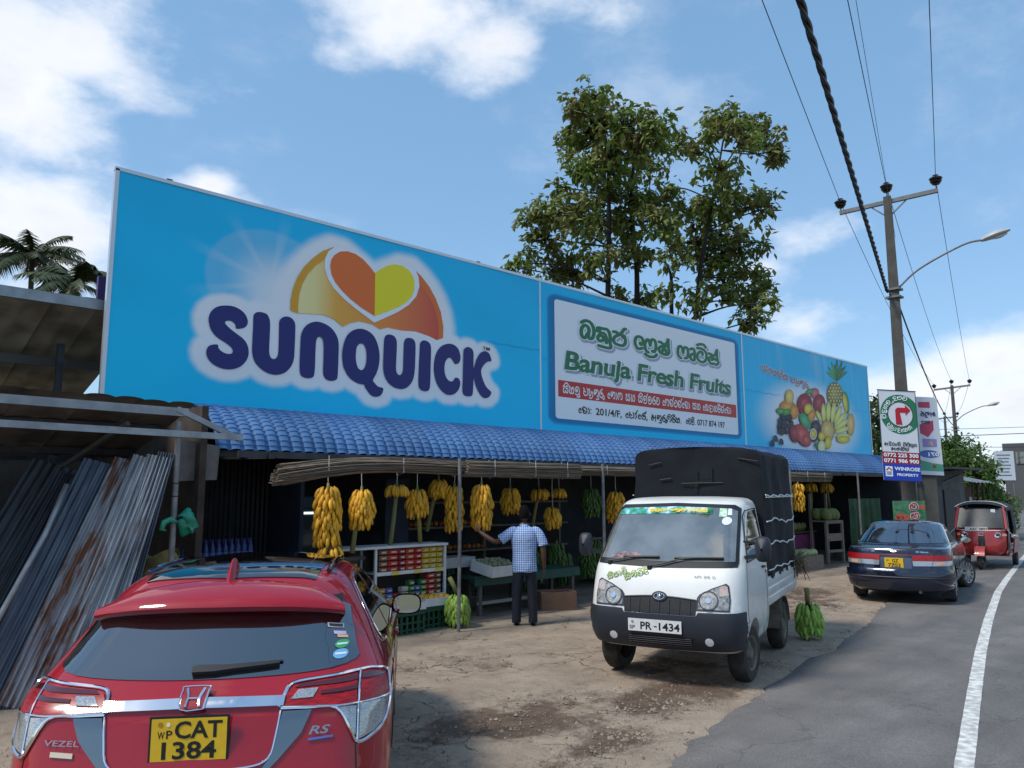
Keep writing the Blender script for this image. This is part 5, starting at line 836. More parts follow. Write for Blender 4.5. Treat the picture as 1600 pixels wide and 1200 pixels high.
cp('bumper_mesh', pblack, patch(T_, 'front', [(-.30, .41), (.30, .41), (.33, .50), (-.33, .50)], .027, 2), bu)
for k in range(5): cp('bumper_slat', dgrey, sline(T_, 'front', [(-.31, .42+.018*k), (.31, .42+.018*k)], .003, .030), bu)
pl_ = cp('number_plate', wplate, B().box((T_.endx(0, .6, 1)+.032, -.035, .592), (.012, .53, .118))); b = B(); xq = T_.endx(0, .6, 1)+.0395
put_latin(b, 'PR', (xq, -.175, .555), (0, 1, 0), (0, 0, 1), .072, .115, .022); put_latin(b, '1434', (xq, .010, .555), (0, 1, 0), (0, 0, 1), .072, .205, .022); put_latin(b, 'SP', (xq, -.285, .553), (0, 1, 0), (0, 0, 1), .034, .055, .012); put_latin(b, '-', (xq, -.04, .565), (0, 1, 0), (0, 0, 1), .07, .03, .01)
b.build('plate_lettering', pblack, pl_, fix=False); cp('plate_crest', M('crest_grey', (.3, .3, .3), .5), B().lathe([(0, 0), (.014, 0), (.014, .002), (0, .002)], 12, 'x', (xq, -.255, .622)), pl_)
g_ = M('slogan_green', (.10, .28, .03), .4); gy = M('slogan_pale', (.66, .70, .30), .4)
for mt, w_, of in ((g_, .22, .008), (gy, .09, .011)):
    stext(T_, 'front', 'sa_i_ma_aa_va_i', -.56, 1.00, .052, .22, sinhala=True, w=w_, off=of, up=(.35, .94)).build('slogan_lettering', mt, car, fix=False); stext(T_, 'front', 'sa_i_ta_i_va_i_ra_i', -.37, 1.00, .052, .26, sinhala=True, w=w_, off=of, up=(.35, .94)).build('slogan_lettering', mt, car, fix=False)
stext(T_, 'front', 'pa_ga_ _la_ra_ _o', .33, 1.055, .024, .20, sinhala=True, w=.16, off=.007).build('worn_lettering', M('worn_grey', (.30, .30, .30), .6), car, fix=False)
for sd, s in (('left', 1), ('right', -1)):
    cp('door_window', glass, patch(T_, sd, [(-.68, 1.23), (.17, 1.20), (.05, 1.40), (-.12, 1.62), (-.22, 1.68), (-.66, 1.70)], .005, 3)); cp('window_seal', pblack, sline(T_, sd, [(-.70, 1.22), (.20, 1.19), (.06, 1.42), (-.10, 1.635), (-.2, 1.695), (-.68, 1.715), (-.70, 1.22)], .007, .004, 6, 1, False))
    cp('shut_line', pblack, sline(T_, sd, [(.22, 1.18), (.27, 1.0), (.29, .72), (.24, .62)], .0035, 0)); cp('shut_line', pblack, sline(T_, sd, [(-.72, 1.7), (-.73, 1.2), (-.72, .5)], .0035, 0))
    cp('door_handle', pblack, sline(T_, sd, [(-.62, 1.09), (-.5, 1.095)], .014, .012)); cp('fuel_sticker', M('sticker_red', (.5, .03, .03), .4), patch(T_, sd, [(-.70, 1.02), (-.66, 1.02), (-.66, 1.05), (-.70, 1.05)], .005, 1, 0))
    yy = s*(T_.sidey(.36, .6)+.004)
    note = B(); U = Vector((-s, 0, 0))
    for k in range(5): put_sinhala(note, 'sa_ya_la_ta', (.40 if s > 0 else .28, yy, .62-.045*k), U, (0, 0, 1), .016, .10, .2, (0, s*.004, 0))
    note.build('owner_lettering', M('worn_black', (.05, .05, .05), .6), car, fix=False)
    b = B(); c0 = Vector((.26, s*.93, 1.33)); P = []
    for i in range(8):
        t = i/7; rr_ = .1+.9*math.sin(min(1, t*1.3)*math.pi/2); P.append([(c0.x+.06-.10*t, c0.y+.075*rr_*math.copysign(abs(math.cos(a))**.6, math.cos(a)), c0.z+.125*rr_*math.copysign(abs(math.sin(a))**.6, math.sin(a))) for a in [2*math.pi*k/20 for k in range(21)]])
    b.grid(P); mo = cp('mirror', dgrey, b); cp('mirror_glass', MATS['mirror_silver'], B().poly([(c0.x-.038, c0.y+.068*math.cos(a), c0.z+.112*math.sin(a)) for a in [2*math.pi*k/20 for k in range(20)]]), mo); b = B(); b.bar((.20, s*.74, 1.24), (.24, s*.90, 1.27), .035); b.bar((.20, s*.74, 1.40), (.24, s*.90, 1.38), .02); cp('mirror_arm', pblack, b, mo)
# chassis, load bed, canvas
b = B(); b.box((-1.75, 0, .47), (2.3, .7, .12)); b.box((-1.92, 0, .30), (.12, 1.25, .10)); cp('chassis', M('chassis_black', (.02, .019, .018), .7), b)
bedm = MATS['white_paint']; cp('bed_floor', bedm, B().box((-1.83, 0, .66), (1.96, 1.50, .06)))
for s in (1, -1):
    b = B(); b.box((-1.83, s*.745, .80), (1.96, .035, .30)); sb = cp('bed_side', bedm, b)
    for z in (.70, .80, .90): cp('bed_rib', bedm, B().box((-1.83, s*.768, z), (1.90, .022, .045)), sb)
    for k in range(4): cp('bed_hook', dgrey, B().box((-1.05-.5*k, s*.782, .95), (.03, .02, .06)), sb)
    cp('mudguard', M('muddy_grey', (.16, .13, .10), .85, var=.4, vscale=9), B().box((-1.62, s*.66, .50), (.03, .20, .26)))
    b = B()
    for k in range(11): a = math.pi*k/10; b.v += [(-1.92+.36*math.cos(a), s*.75, .285+.34*math.sin(a)), (-1.92+.36*math.cos(a), s*.56, .285+.34*math.sin(a))]
    b.f = [(2*k, 2*k+1, 2*k+3, 2*k+2) for k in range(10)]; cp('wheel_guard', MATS['muddy_grey'], b)
cp('tailboard', bedm, B().box((-2.82, 0, .80), (.035, 1.50, .30))); cp('headboard', bedm, B().box((-.865, 0, .82), (.03, 1.48, .34)))
canvas = M('black_canvas', (.014, .016, .021), .75, var=.35, vscale=3, bump=.7, bscale=7, spec=.2)
def cover_sec(x, k, seed):
    hw = .745+.008*math.sin(x*9); pts = []; zt = 2.43
    prof_ = [(hw+.012, .93), (hw+.016, 1.15), (hw+.01, 1.45), (hw+.012, 1.75), (hw, 2.05), (hw-.004, 2.27), (hw-.035, 2.345), (hw-.20, 2.40), (0, zt), (-hw+.20, 2.40), (-hw+.035, 2.345), (-hw+.004, 2.27), (-hw, 2.05), (-hw-.012, 1.75), (-hw-.01, 1.45), (-hw-.016, 1.15), (-hw-.012, .93)]
    for p in spline(prof_, 4): 
        q = .032*mnoise.noise(Vector((x*2.2, p[0]*2.5, p[1]*3.1)))+.016*mnoise.noise(Vector((x*6, p[0]*6, p[1]*7))); sag = -.022*math.sin(math.pi*((x+.9)/.64 % 1))*(1 if p[1] > 2.2 else .4)
        pts.append((x, p[0]*(1+q*.8), p[1]+q*(.9 if p[1] > 1.0 else .2)+sag*.7))
    return pts
b = B(); xs_ = [-.88-1.98*i/44 for i in range(45)]; P = [cover_sec(x, 0, 0) for x in xs_]; b.grid(P)
cp('canvas_cover', canvas, b, angle=60)
def end_panel(x, bulge):
    b = B(); S_ = cover_sec(x, 0, 0); n = len(S_); rows = []
    for k in range(9):
        t = k/8; rows.append([(x+bulge*(math.sin(math.pi*t))*(.6+.5*mnoise.noise(Vector((p[1]*2, p[2]*2, 1)))), p[1]*(1-t), p[2]) for p in S_])
    b.grid(rows); return b
cp('canvas_front', canvas, end_panel(-.878, .03), angle=60); cp('canvas_back', canvas, end_panel(-2.862, -.02), angle=60)
fx = -.845
for pts in ([(.02, 2.16), (.02, 2.02), (.20, 2.02), (.20, 2.17)], [(-.16, 1.995), (.02, 2.0), (.32, 2.0)], [(-.42, 2.04), (-.28, 2.06)], [(.03, 2.0), (.0, 1.92)], [(-.55, 2.22), (-.40, 2.25)], [(.50, 2.28), (.72, 2.24)]): cp('canvas_seam', M('seam_black', (.008, .009, .011), .6), B().tube([(fx, y, z) for y, z in pts], .008, 6))
rope = M('white_rope', (.72, .71, .68), .7)
for s in (1, -1):
    for z, d in ((1.86, .0), (1.56, .06), (1.30, .05), (1.02, .03)):
        cp('rope', rope, B().tube([(-.90-1.95*i/12, s*(.775+.006*math.sin(i*2)), z+d*math.sin(i*.55)*.5-.012*(i % 3)) for i in range(13)], .008, 6))
cp('rope', rope, B().tube([(-.90-1.95*i/12, .778, 1.835-.004*(i % 2)) for i in range(13)], .006, 6))
b = B()
for k in range(46):
    a = Vector((-2.45-rnd.random()*.45, .76+rnd.random()*.06, .93+rnd.random()*.12)); d = Vector((rnd.uniform(-.25, .1), rnd.uniform(0, .12), rnd.uniform(-.25, .12))); b.tube([a, a+d*.5+Vector((0, .02, .02)), a+d], .006, 4)
tag(b.build('dry_stalks', M('dry_stalk', (.16, .13, .08), .9, var=.5, vscale=12), car, smooth=True), kind='stuff')
# ------------------------------------------------------------ dark blue saloon
S_ = SUNNY; car = thing('saloon_car', 'dark blue saloon car seen from behind with yellow plate at the road edge', 'car', (14.39, 5.41, 0), R(13))
navyp = M('navy_paint', (.009, .014, .036), .22, metal=.3, coat=1)
body_mesh(S_, 'body', navyp, car, [(.95, .30, .345, -1.2, -.55), (.95, .30, .345, .55, 1.2), (3.485, .30, .345, -1.2, -.55), (3.485, .30, .345, .55, 1.2)])
for x in (.95, 3.485):
    for s in (1, -1): wheel(car, x, s*(.74 if x < 2 else .80), .30, .19, s, steer=R(-24) if x > 2 else 0, wr=.68)
sg = M('blue_tint_glass', (.010, .016, .032), .04, spec=.9, coat=1, ior=2.0)
def rear_poly(P): return P
cp('rear_window', sg, patch(S_, 'rear', [(-.70, 1.025), (0, 1.012), (.70, 1.025), (.68, 1.10), (.57, 1.315), (.3, 1.335), (0, 1.34), (-.3, 1.335), (-.57, 1.315), (-.68, 1.10)], .006, 4))
for s in (1, -1):
    m = (lambda P: P) if s == 1 else mir
    tl = cp('tail_lamp', redlens, patch(S_, 'rear', m([(.26, .755), (.26, .845), (.80, .855), (.826, .84), (.832, .76)]), .012, 3)); cp('reverse_lens', clear, patch(S_, 'rear', m([(.27, .665), (.26, .750), (.832, .755), (.832, .68)]), .012, 3)); cp('indicator', amber, patch(S_, 'rear', m([(.62, .69), (.62, .735), (.74, .738), (.74, .692)]), .015, 1), tl)
    cp('shut_line', pblack, sline(S_, 'rear', m([(.60, .95), (.585, .80), (.55, .66), (.545, .60)]), .004, .013))
cp('lid_trim', M('trim_red', (.16, .012, .016), .2, coat=1), patch(S_, 'rear', [(-.26, .832), (0, .832), (.26, .832), (.26, .852), (0, .854), (-.26, .852)], .010, 2))
cp('lid_edge', pblack, sline(S_, 'rear', [(-.74, .945), (0, .955), (.74, .945)], .005, 0)); cp('plate_recess', M('navy_matte', (.05, .075, .12), .35, coat=.4), patch(S_, 'rear', [(-.25, .62), (.25, .62), (.25, .80), (-.25, .80)], .004, 2))
pp = cp('number_plate', yplate, B().box((S_.endx(.03, .72, 0)-.012, .03, .715), (.012, .30, .165))); b = B(); xq = S_.endx(.03, .72, 0)-.019
put_latin(b, 'GZ', (xq, .055, .722), (0, -1, 0), (0, 0, 1), .058, .10, .022); put_latin(b, 'W', (xq, .15, .735), (0, -1, 0), (0, 0, 1), .035, .04, .012); put_latin(b, '7703', (xq, .125, .642), (0, -1, 0), (0, 0, 1), .062, .20, .022); b.build('plate_lettering', pblack, pp, fix=False)
def stx(nm, *a, **k): return stext(S_, 'rear', *a, flip=-1, **k).build(nm, chrome, car, fix=False)
stx('model_lettering', 'Sunny', .56, .888, .030, .13, .02, off=.008); stx('model_lettering', '150', .40, .888, .022, .06, .02, off=.008); stx('trim_lettering', 'EX Saloon', -.32, .892, .028, .19, .02, off=.008)
bd = cp('badge', chrome, sline(S_, 'rear', disc(.03, .905, .034, .026)+[disc(.03, .905, .034, .026)[0]], .006, .010)); cp('badge_bar', chrome, sline(S_, 'rear', [(-.02, .905), (.08, .905)], .008, .012), bd)
cp('bumper', navyp, patch(S_, 'rear', [(-.835, .30), (0, .27), (.835, .30), (.842, .46), (.842, .575), (0, .585), (-.842, .575), (-.842, .46)], .035, 4, .06)); cp('bumper_strip', blackp, sline(S_, 'rear', [(-.84, .47), (0, .47), (.84, .47)], .014, .034, 6, 10))
for sd, s in (('left', 1), ('right', -1)):
    cp('side_window', glass, patch(S_, sd, [(.98, 1.03), (1.10, 1.13), (1.42, 1.30), (1.9, 1.335), (2.3, 1.31), (2.6, 1.18), (2.85, 1.0), (1.9, .99)], .005, 3)); cp('pillar', navyp, patch(S_, sd, [(1.86, .995), (1.93, .995), (1.93, 1.335), (1.86, 1.333)], .009, 2))
    cp('window_trim', chrome, sline(S_, sd, [(.96, 1.02), (1.9, .982), (2.88, .99)], .006, .005)); cp('shut_line', pblack, sline(S_, sd, [(1.88, .98), (1.9, .7), (1.88, .4)], .004, 0)); cp('side_strip', blackp, sline(S_, sd, [(1.3, .55), (3.1, .55)], .016, .006, 6, 10))
    b = B(); c0 = Vector((2.78, s*.93, 1.0)); P = []
    for i in range(7):
        t = i/6; rr_ = .1+.9*math.sin(min(1, t*1.3)*math.pi/2); P.append([(c0.x+.05-.10*t, c0.y+.10*rr_*math.cos(a), c0.z+.062*rr_*math.sin(a)) for a in [2*math.pi*k/20 for k in range(21)]])
    b.grid(P); mo = cp('mirror', navyp, b); cp('mirror_glass', M('mirror_dim', (.45, .52, .56), .05, metal=1), B().poly([(c0.x-.052, c0.y+.09*math.cos(a), c0.z+.054*math.sin(a)) for a in [2*math.pi*k/20 for k in range(20)]]), mo); cp('mirror_foot', navyp, B().bar((2.80, s*.79, .985), (2.79, s*.86, .99), .06, .04), mo)
cp('windscreen', glass, patch(S_, 'front', [(-.68, 1.04), (.68, 1.04), (.56, 1.31), (-.56, 1.31)], .005, 3))
for s in (1, -1): cp('mud_flap', pblack, B().box((.62, s*.72, .22), (.02, .2, .26)))
cp('exhaust', M('exhaust_steel', (.2, .19, .18), .4, metal=.8), B().tube([(.5, -.35, .24), (.08, -.35, .23)], .028, 10))
# ------------------------------------------------------------ red three wheeler
car = thing('three_wheeler', 'red three wheeled taxi with black hood facing the camera beside the road', 'auto rickshaw', (22.5, 6.30, 0), R(189))
tr = M('taxi_red', (.36, .018, .018), .3, coat=.8, var=.12, vscale=4); hood = M('hood_canvas', (.028, .030, .036), .7, var=.3, vscale=5, bump=.3, bscale=15)
TUK = Shell([(.34, -.55, .12, .40), (.40, -.55, .20, .50), (.55, -.55, .24, .55), (.75, -.55, .22, .575), (.95, -.55, .16, .585), (1.02, -.55, .13, .582)], (0, .02, .02), (.12, .22, .30), 4)
b = B(); P = [[(TUK.endx(y, z, 1), y, z) for z in [.34+.68*k/14 for k in range(15)]] for y in [-.58+1.16*i/30 for i in range(31)]]
for i, row in enumerate(P):
    for k, (x, y, z) in enumerate(row):
        w_ = TUK.at(z)[2]; row[k] = (x, max(-w_, min(w_, y)), z)
b.grid(P)
for s in (1, -1): b.grid([[(x_, s*TUK.at(z)[2], z) for z in [.34+.68*k/14 for k in range(15)]] for x_ in (-.28, -.1, .0, TUK.endx(.6, .7, 1)+.0)])
cp('front_cowl', tr, b, angle=50); cp('floor_pan', tr, B().box((-1.0, 0, .36), (1.7, 1.12, .07)))
cp('cowl_panel', pblack, patch(TUK, 'front', [(-.07, .52), (.09, .52), (.085, .86), (-.05, .86)], .010, 2)); cp('cowl_emblem', M('emblem_frame', (.5, .5, .5), .4), sline(TUK, 'front', [(-.05, .84), (.06, .84), (.06, .90), (-.05, .90), (-.05, .84)], .008, .014, 6, 1, False))
cp('cowl_stripe', rope, sline(TUK, 'front', [(-.58, .985), (-.3, .965), (.0, .96), (.3, .965), (.58, .985)], .012, .006))
for s in (1, -1):
    hl = cp('headlamp', chrome, B().lathe([(0, .0), (.072, .0), (.075, .03), (.06, .05), (.03, .045), (0, .042)], 18, 'x', (TUK.endx(s*.36, .86, 1)-.005, s*.36, .86))); cp('lamp_core', pblack, B().lathe([(0, 0), (.028, 0), (0, .02)], 12, 'x', (TUK.endx(s*.36, .86, 1)+.045, s*.36, .855)), hl); cp('indicator', amber, patch(TUK, 'front', [(s*.46, .83), (s*.54, .83), (s*.54, .89), (s*.46, .89)], .012, 1))
pp = cp('number_plate', wplate, B().box((TUK.endx(0, 1.0, 1)+.012, -.09, 1.0), (.012, .50, .105))); b = B(); put_latin(b, 'AAC 0892', (TUK.endx(0, 1.0, 1)+.020, -.24, .968), (0, 1, 0), (0, 0, 1), .066, .39, .02); b.build('plate_lettering', pblack, pp, fix=False)
cp('front_mudguard', M('guard_red', (.50, .05, .035), .35, coat=.6), B().grid([[(.40+.30*math.cos(a)*1.05, y*(1-.12*abs(math.sin(a*1.0-1.57))), .29+.30*math.sin(a)) for a in [R(15+14*k) for k in range(11)]] for y in (-.12, -.10, 0, .10, .12)]))
wheel(car, .40, 0, .215, .10, 1, 'steel', steer=R(-12), wr=.52); cp('fork', dsteel, B().tube([(.18, .0, .75), (.40, .08, .22)], .03, 8))
for s in (1, -1): wheel(car, -1.55, s*.55, .215, .11, s, 'steel', wr=.52)
fr_ = B(); W0 = .13
cp('windscreen', M('taxi_glass', (.03, .035, .04), .25, spec=.2, col2=(.06, .07, .08), vscale=2.5), B().grid([[(W0-.02-.30*t+.03*(1-(y/.55)**2), y*(1-.10*t), 1.03+.50*t) for t in (0, .25, .5, .75, 1)] for y in [-.52+1.04*i/10 for i in range(11)]]))
for s in (1, -1):
    cp('screen_pillar', tr, B().tube([(W0-.02, s*.56, 1.0), (W0-.34, s*.50, 1.56)], .032, 8)); cp('door_bar', MATS['grey_pipe'], B().tube([(-.25, s*.57, .40), (-.30, s*.57, .95), (-.36, s*.54, 1.5)], .018, 8))
    cp('rear_quarter', tr, B().prism([(-.95, s*.56, .36), (-2.0, s*.60, .36), (-2.15, s*.60, .60), (-2.05, s*.60, .92), (-1.35, s*.60, .90), (-1.15, s*.58, .70), (-1.0, s*.57, .50)], (0, s*.03, 0)))
    cp('side_curtain', hood, B().prism([(-1.35, s*.585, .88), (-2.06, s*.585, .90), (-1.95, s*.53, 1.56), (-1.25, s*.53, 1.58)], (0, s*.02, 0)))
    b = B(); b.tube([(W0-.02, s*.57, 1.0), (W0+.10, s*.70, .86)], .008, 6); P = [[(W0+.12-.03*i/5, s*.74+.085*math.sin(math.pi*(.15+.85*i/5)/1.0*.5)*math.cos(a), .84+.052*math.sin(math.pi*(.15+.85*i/5)*.5)*math.sin(a)) for a in [2*math.pi*k/16 for k in range(17)]] for i in range(6)]; b.grid(P); cp('mirror', M('mirror_shell', (.22, .27, .28), .4), b)
b = B(); P = []
for i in range(16):
    x = -.16-1.95*i/15; e = 1-(abs((x+1.1)/1.05))**4*.12; P.append([(x+(.10 if abs(y) < .4 and i == 0 else 0), y*(.9+.1*e), 1.52+.17*e*(1-(abs(y)/.60)**3)+(.0 if i else -.05)) for y in [-.58+1.16*k/16 for k in range(17)]])
for r in P: r.insert(0, (r[0][0], r[0][1]-.005, 1.46)); r.append((r[-1][0], r[-1][1]+.005, 1.46))
b.grid(P); cp('hood', hood, b, angle=60); cp('hood_piping', rope, B().tube([(p[0]+.012, p[1]*1.01, p[2]+.012) for p in P[1][1:-1]], .011, 6)); cp('hood_back', hood, B().prism([(-2.08, -.58, .9), (-2.08, .58, .9), (-2.06, .52, 1.62), (-2.06, -.52, 1.62)], (-.02, 0, 0)))
cp('bench', blackp, B().box((-1.55, 0, .72), (.55, 1.05, .25))); cp('bench_back', blackp, B().box((-1.86, 0, 1.05), (.12, 1.05, .55))); cp('driver_seat', blackp, B().box((-.62, 0, .70), (.38, .70, .16)))
cp('screen_paper', M('paper_white', (.75, .75, .75), .6), B().box((W0-.235, .28, 1.45), (.006, .10, .09)))
# ------------------------------------------------------------ motorbike and rider far along the road
def person_mesh(spine, limbs, sub=2):
    vs, es, rs = [], [], []
    def chain(pts, root=None):
        prev = root
        for p, r in pts:
            vs.append(p); rs.append(r); k = len(vs)-1
            if prev is not None: es.append((prev, k))
            prev = k
        return prev
    chain(spine)
    for l in limbs:
        p0 = Vector(l[0][0]); best = min(range(len(spine)), key=lambda i: (Vector(spine[i][0])-p0).length); chain(l, best)
    me = bpy.data.meshes.new('p'); me.from_pydata(vs, es, []); ob = bpy.data.objects.new('p', me); COL.objects.link(ob)
    md = ob.modifiers.new('s', 'SKIN'); md.use_smooth_shade = True; sv = me.skin_vertices[0].data
    for i, r in enumerate(rs): sv[i].radius = (r, r); sv[i].use_root = (i == 0)
    sd = ob.modifiers.new('u', 'SUBSURF'); sd.levels = sub; sd.render_levels = sub
    dg = bpy.context.evaluated_depsgraph_get(); out = bpy.data.meshes.new_from_object(ob.evaluated_get(dg)); bpy.data.objects.remove(ob); return out
def rider(loc, rz, shirt, helm, lab1, lab2):
    mb = thing('motorbike', lab1, 'motorbike', loc, rz)
    def q(n, m, b): return b.build(n, m, mb, smooth=True, angle=50)
    for x in (-.62, .62): q('wheel', MATS['tyre_rubber'], B().lathe([(.20, -.05), (.30, -.045), (.30, .045), (.20, .05), (.20, -.05)], 20, 'y', (x, 0, .30)))
    q('engine', pblack, B().box((0, 0, .45), (.45, .22, .30))); q('tank', M('tank_dark', (.05, .05, .06), .3, coat=.5), B().lathe([(0, -.25), (.12, -.2), (.16, 0), (.12, .2), (0, .28)], 14, 'x', (.15, 0, .80))); q('seat', blackp, B().box((-.35, 0, .78), (.70, .26, .09)))
    q('tail_lamp', M('bike_lamp', (.6, .02, .02), .3, emit=(.8, .03, .02), es=.6), B().box((-.74, 0, .80), (.05, .22, .10))); q('fork', chrome, B().tube([(.62, .0, .30), (.40, 0, .98)], .03, 8)); q('handlebar', chrome, B().tube([(.28, .36, 1.02), (.40, .1, 1.0), (.40, -.1, 1.0), (.28, -.36, 1.02)], .016, 8)); q('rear_plate', yplate, B().box((-.78, 0, .62), (.02, .20, .12))); q('mudguard', pblack, B().box((-.66, 0, .64), (.16, .14, .05)))
    sm_ = person_mesh([((-.30, 0, .90), .15), ((-.28, 0, 1.12), .17), ((-.22, 0, 1.36), .17), ((-.20, 0, 1.48), .07), ((-.19, 0, 1.56), .06)], [[((-.22, s*.20, 1.36), .065), ((-.06, s*.30, 1.16), .05), ((.24, s*.34, 1.06), .038)] for s in (1, -1)]+[[((-.30, s*.11, .88), .09), ((.10, s*.22, .78), .075), ((-.02, s*.20, .38), .05), ((.08, s*.20, .34), .04)] for s in (1, -1)])
    p = thing('person', lab2, 'person', loc, rz); link('body', sm_, shirt, p); B().lathe([(0, .16), (.07, .15), (.125, .08), (.13, 0), (.11, -.09), (.06, -.12), (0, -.12)], 18, 'z', (-.17, 0, 1.68)).build('helmet', helm, p, smooth=True)
q_ = RO+RU*62+RN*(-1.7); rider((q_.x, q_.y, .02), RA, M('pale_shirt', (.62, .64, .68), .8), M('white_helmet', (.75, .75, .75), .3), 'distant motorbike with lit red tail lamp riding away at the far right', 'motorcyclist in pale shirt and white helmet riding away at far right')
q_ = RO+RU*70+RN*(-.2); rider((q_.x, q_.y, .02), RA, M('mauve_shirt', (.25, .15, .20), .8), M('dark_helmet', (.10, .06, .08), .4), 'distant motorbike half hidden behind the red three wheeler', 'motorcyclist in mauve shirt seen above the three wheeler hood')
# ---------------------------------------------------------------- reed blinds under the eave
reed = M('reed', (.25, .19, .135), .9, col2=(.11, .085, .065), vscale=5, stretch=(.6, 14, 14)); g = random.Random(9)
def blind(x0, x1, z0, z1, label, droop=0.0, ragged=.05, y=8.88, thick=.07, n=150, bow=.0):
    t = thing('reed_blind', label, 'blind', ((x0+x1)/2, y, z0), 0, 'rolled reed blinds under the eave'); b = B(); cx = (x0+x1)/2
    for k in range(n):
        v = g.random(); z = z0+(z1-z0)*v; a = x0-cx+abs(g.gauss(0, ragged))-(.10*(1-v)); e = x1-cx-abs(g.gauss(0, ragged)); yy = g.uniform(-thick, thick)*(.5+math.sin(math.pi*v)); pts = []
        for i in range(7):
            u = i/6; x = a+(e-a)*u; pts.append((x, yy+.006*g.uniform(-1, 1), z-z0-droop*max(0, (.45-u)/.45)**1.6*(1-.4*v)+bow*math.sin(math.pi*u)+.006*g.uniform(-1, 1)))
        b.tube(pts, g.uniform(.005, .010), 4, True)
    tag(b.build('reeds', reed, t, smooth=True, fix=False), kind='stuff')
    for u in (.2, .55, .85): x = (x0-cx)+(x1-x0)*u; B().tube([(x, -thick-.02, z1-z0+.03), (x, -thick-.025, .02), (x, thick, -.02), (x, thick+.02, z1-z0+.03)], .004, 5).build('cord', rope, t)
    return t
blind(4.48, 7.80, 2.21, 2.40, 'drooping ragged reed blind above the leftmost yellow bananas', .16, .10, bow=.03); blind(7.45, 9.96, 2.19, 2.42, 'straight thick reed blind above the man in the checked shirt', .0, .02, 8.80, .05, 170)
blind(9.95, 13.6, 2.25, 2.40, 'thin reed blind partly hidden behind the truck cover', .0, .08, n=110); blind(16.6, 19.7, 2.20, 2.41, 'short reed blind right of the black truck cover', .0, .03, n=120)
# ---------------------------------------------------------------- bananas
def banana_mesh(L, r, bend):
    b = B(); P = []; n = 6; prof_ = [(0, .30), (.10, .42), (.24, .9), (.5, 1.0), (.76, .88), (.92, .5), (1.0, .22)]
    path = [(bend*(.7*t-1.1*t*t), 0, -L*t) for t, _ in prof_]; b.tube(path, [r*q for _, q in prof_], n); return b.mesh('banana', smooth=True)
ripe = M('ripe_banana', (.78, .42, .025), .5, col2=(.68, .33, .02), vscale=9); unripe = M('green_banana', (.20, .33, .045), .5, col2=(.28, .42, .07), vscale=7); dgb = M('dark_green_banana', (.05, .11, .022), .55, col2=(.08, .15, .03), vscale=7); stalkm = M('banana_stalk', (.16, .19, .06), .75, col2=(.22, .16, .07), vscale=5, bump=.3); stalky = M('yellow_stalk', (.30, .22, .05), .75, col2=(.18, .17, .05), vscale=5)
for m_ in (ripe, unripe, dgb): obj_vary(m_, .22)
BM = {'ripe': banana_mesh(.17, .028, .06), 'green': banana_mesh(.155, .029, .05), 'dark': banana_mesh(.15, .026, .045)}
tipm = M('banana_tip', (.05, .035, .015), .8)
for k, m in (('ripe', ripe), ('green', unripe), ('dark', dgb)):
    BM[k].materials.append(m); BM[k].materials.append(tipm); zt_ = min(v.co.z for v in BM[k].vertices)
    for p_ in BM[k].polygons:
        if p_.center.z < zt_*.97 or p_.center.z > zt_*.04: p_.material_index = 1
def bunch(loc, h, hw, label, kind='ripe', group=None, stalk=None, lean=0, hands=None, per=11, cord=True, seed=0, up=False, name='banana_bunch'):
    hw *= .86; q = random.Random(seed*7+3); t = thing(name, label, 'bananas', loc, q.uniform(0, 6), group); n = max(1, round((hands or 1)*1.3)) if hands else max(1, round(h/.08)); base = -h
    for i in range(n):
        z = -.0-max(0, h-.17)*(i/max(1, n-1) if n > 1 else 0); rad = hw*(.34+.18*math.sin(math.pi*(i+.6)/(n+.2)))
        m = max(5, int(1.25*per*(.75+.25*math.sin(math.pi*(i+1)/(n+1)))))
        for k in range(m):
            a = 2*math.pi*(k+.5*(i % 2))/m+q.uniform(-.12, .12); rr_ = rad*q.uniform(.85, 1.1); tilt = q.uniform(.30, .62)
            o = link('banana', BM[kind], None, t, (rr_*math.cos(a), rr_*math.sin(a), z+q.uniform(-.015, .015)), scale=(q.uniform(.9, 1.1),)*3)
            o.rotation_euler = (Matrix.Rotation(a, 3, 'Z') @ Matrix.Rotation((-tilt if not up else -2.3), 3, 'Y')).to_euler()
    if stalk: e = Vector(stalk)-Vector(loc); e = Matrix.Rotation(-t.rotation_euler.z, 3, 'Z') @ e
    else: e = Vector((0, 0, -h*.9))
    B().tube([(0, 0, .06), (0, 0, -.04), e*.5+Vector((.01, 0, 0)), e], [.016, .030, .034, .036], 8).build('stalk', stalky if (stalk and kind == 'ripe' and seed % 2) else stalkm, t, smooth=True)
    if cord: B().tube([(0, 0, .05), (.008, 0, (2.42-loc[2])*.5), (0, 0, max(.1, 2.42-loc[2]))], .005, 5).build('cord', rope, t)
    return t
HB = 'ripe banana bunches hanging in the shop front'
bunch((5.47, 9.35, 2.03), .80, .27, 'largest yellow banana bunch, leftmost of those hanging under the eave', 'ripe', HB, (5.70, 9.35, 1.12), seed=1, per=12, hands=8)
bunch((6.00, 9.35, 1.99), .56, .25, 'second yellow banana bunch from the left, with thick green stalk end', 'ripe', HB, (5.87, 9.35, 1.14), seed=2, per=12, hands=6)
bunch((5.50, 9.30, 1.235), .12, .22, 'loose hand of yellow bananas on the counter below the leftmost bunch', 'ripe', None, seed=3, per=9, hands=1, cord=False, name='banana_hand')
bunch((6.84, 9.7, 2.06), .13, .24, 'bare banana stalk with one top hand of fruit, third from left', 'ripe', HB, (6.72, 9.7, 1.05), seed=4, per=11, hands=2)
bunch((7.22, 9.7, 2.00), .44, .23, 'half picked yellow banana bunch over the snack rack', 'ripe', HB, (7.30, 9.7, 1.07), seed=5, per=11, hands=5)
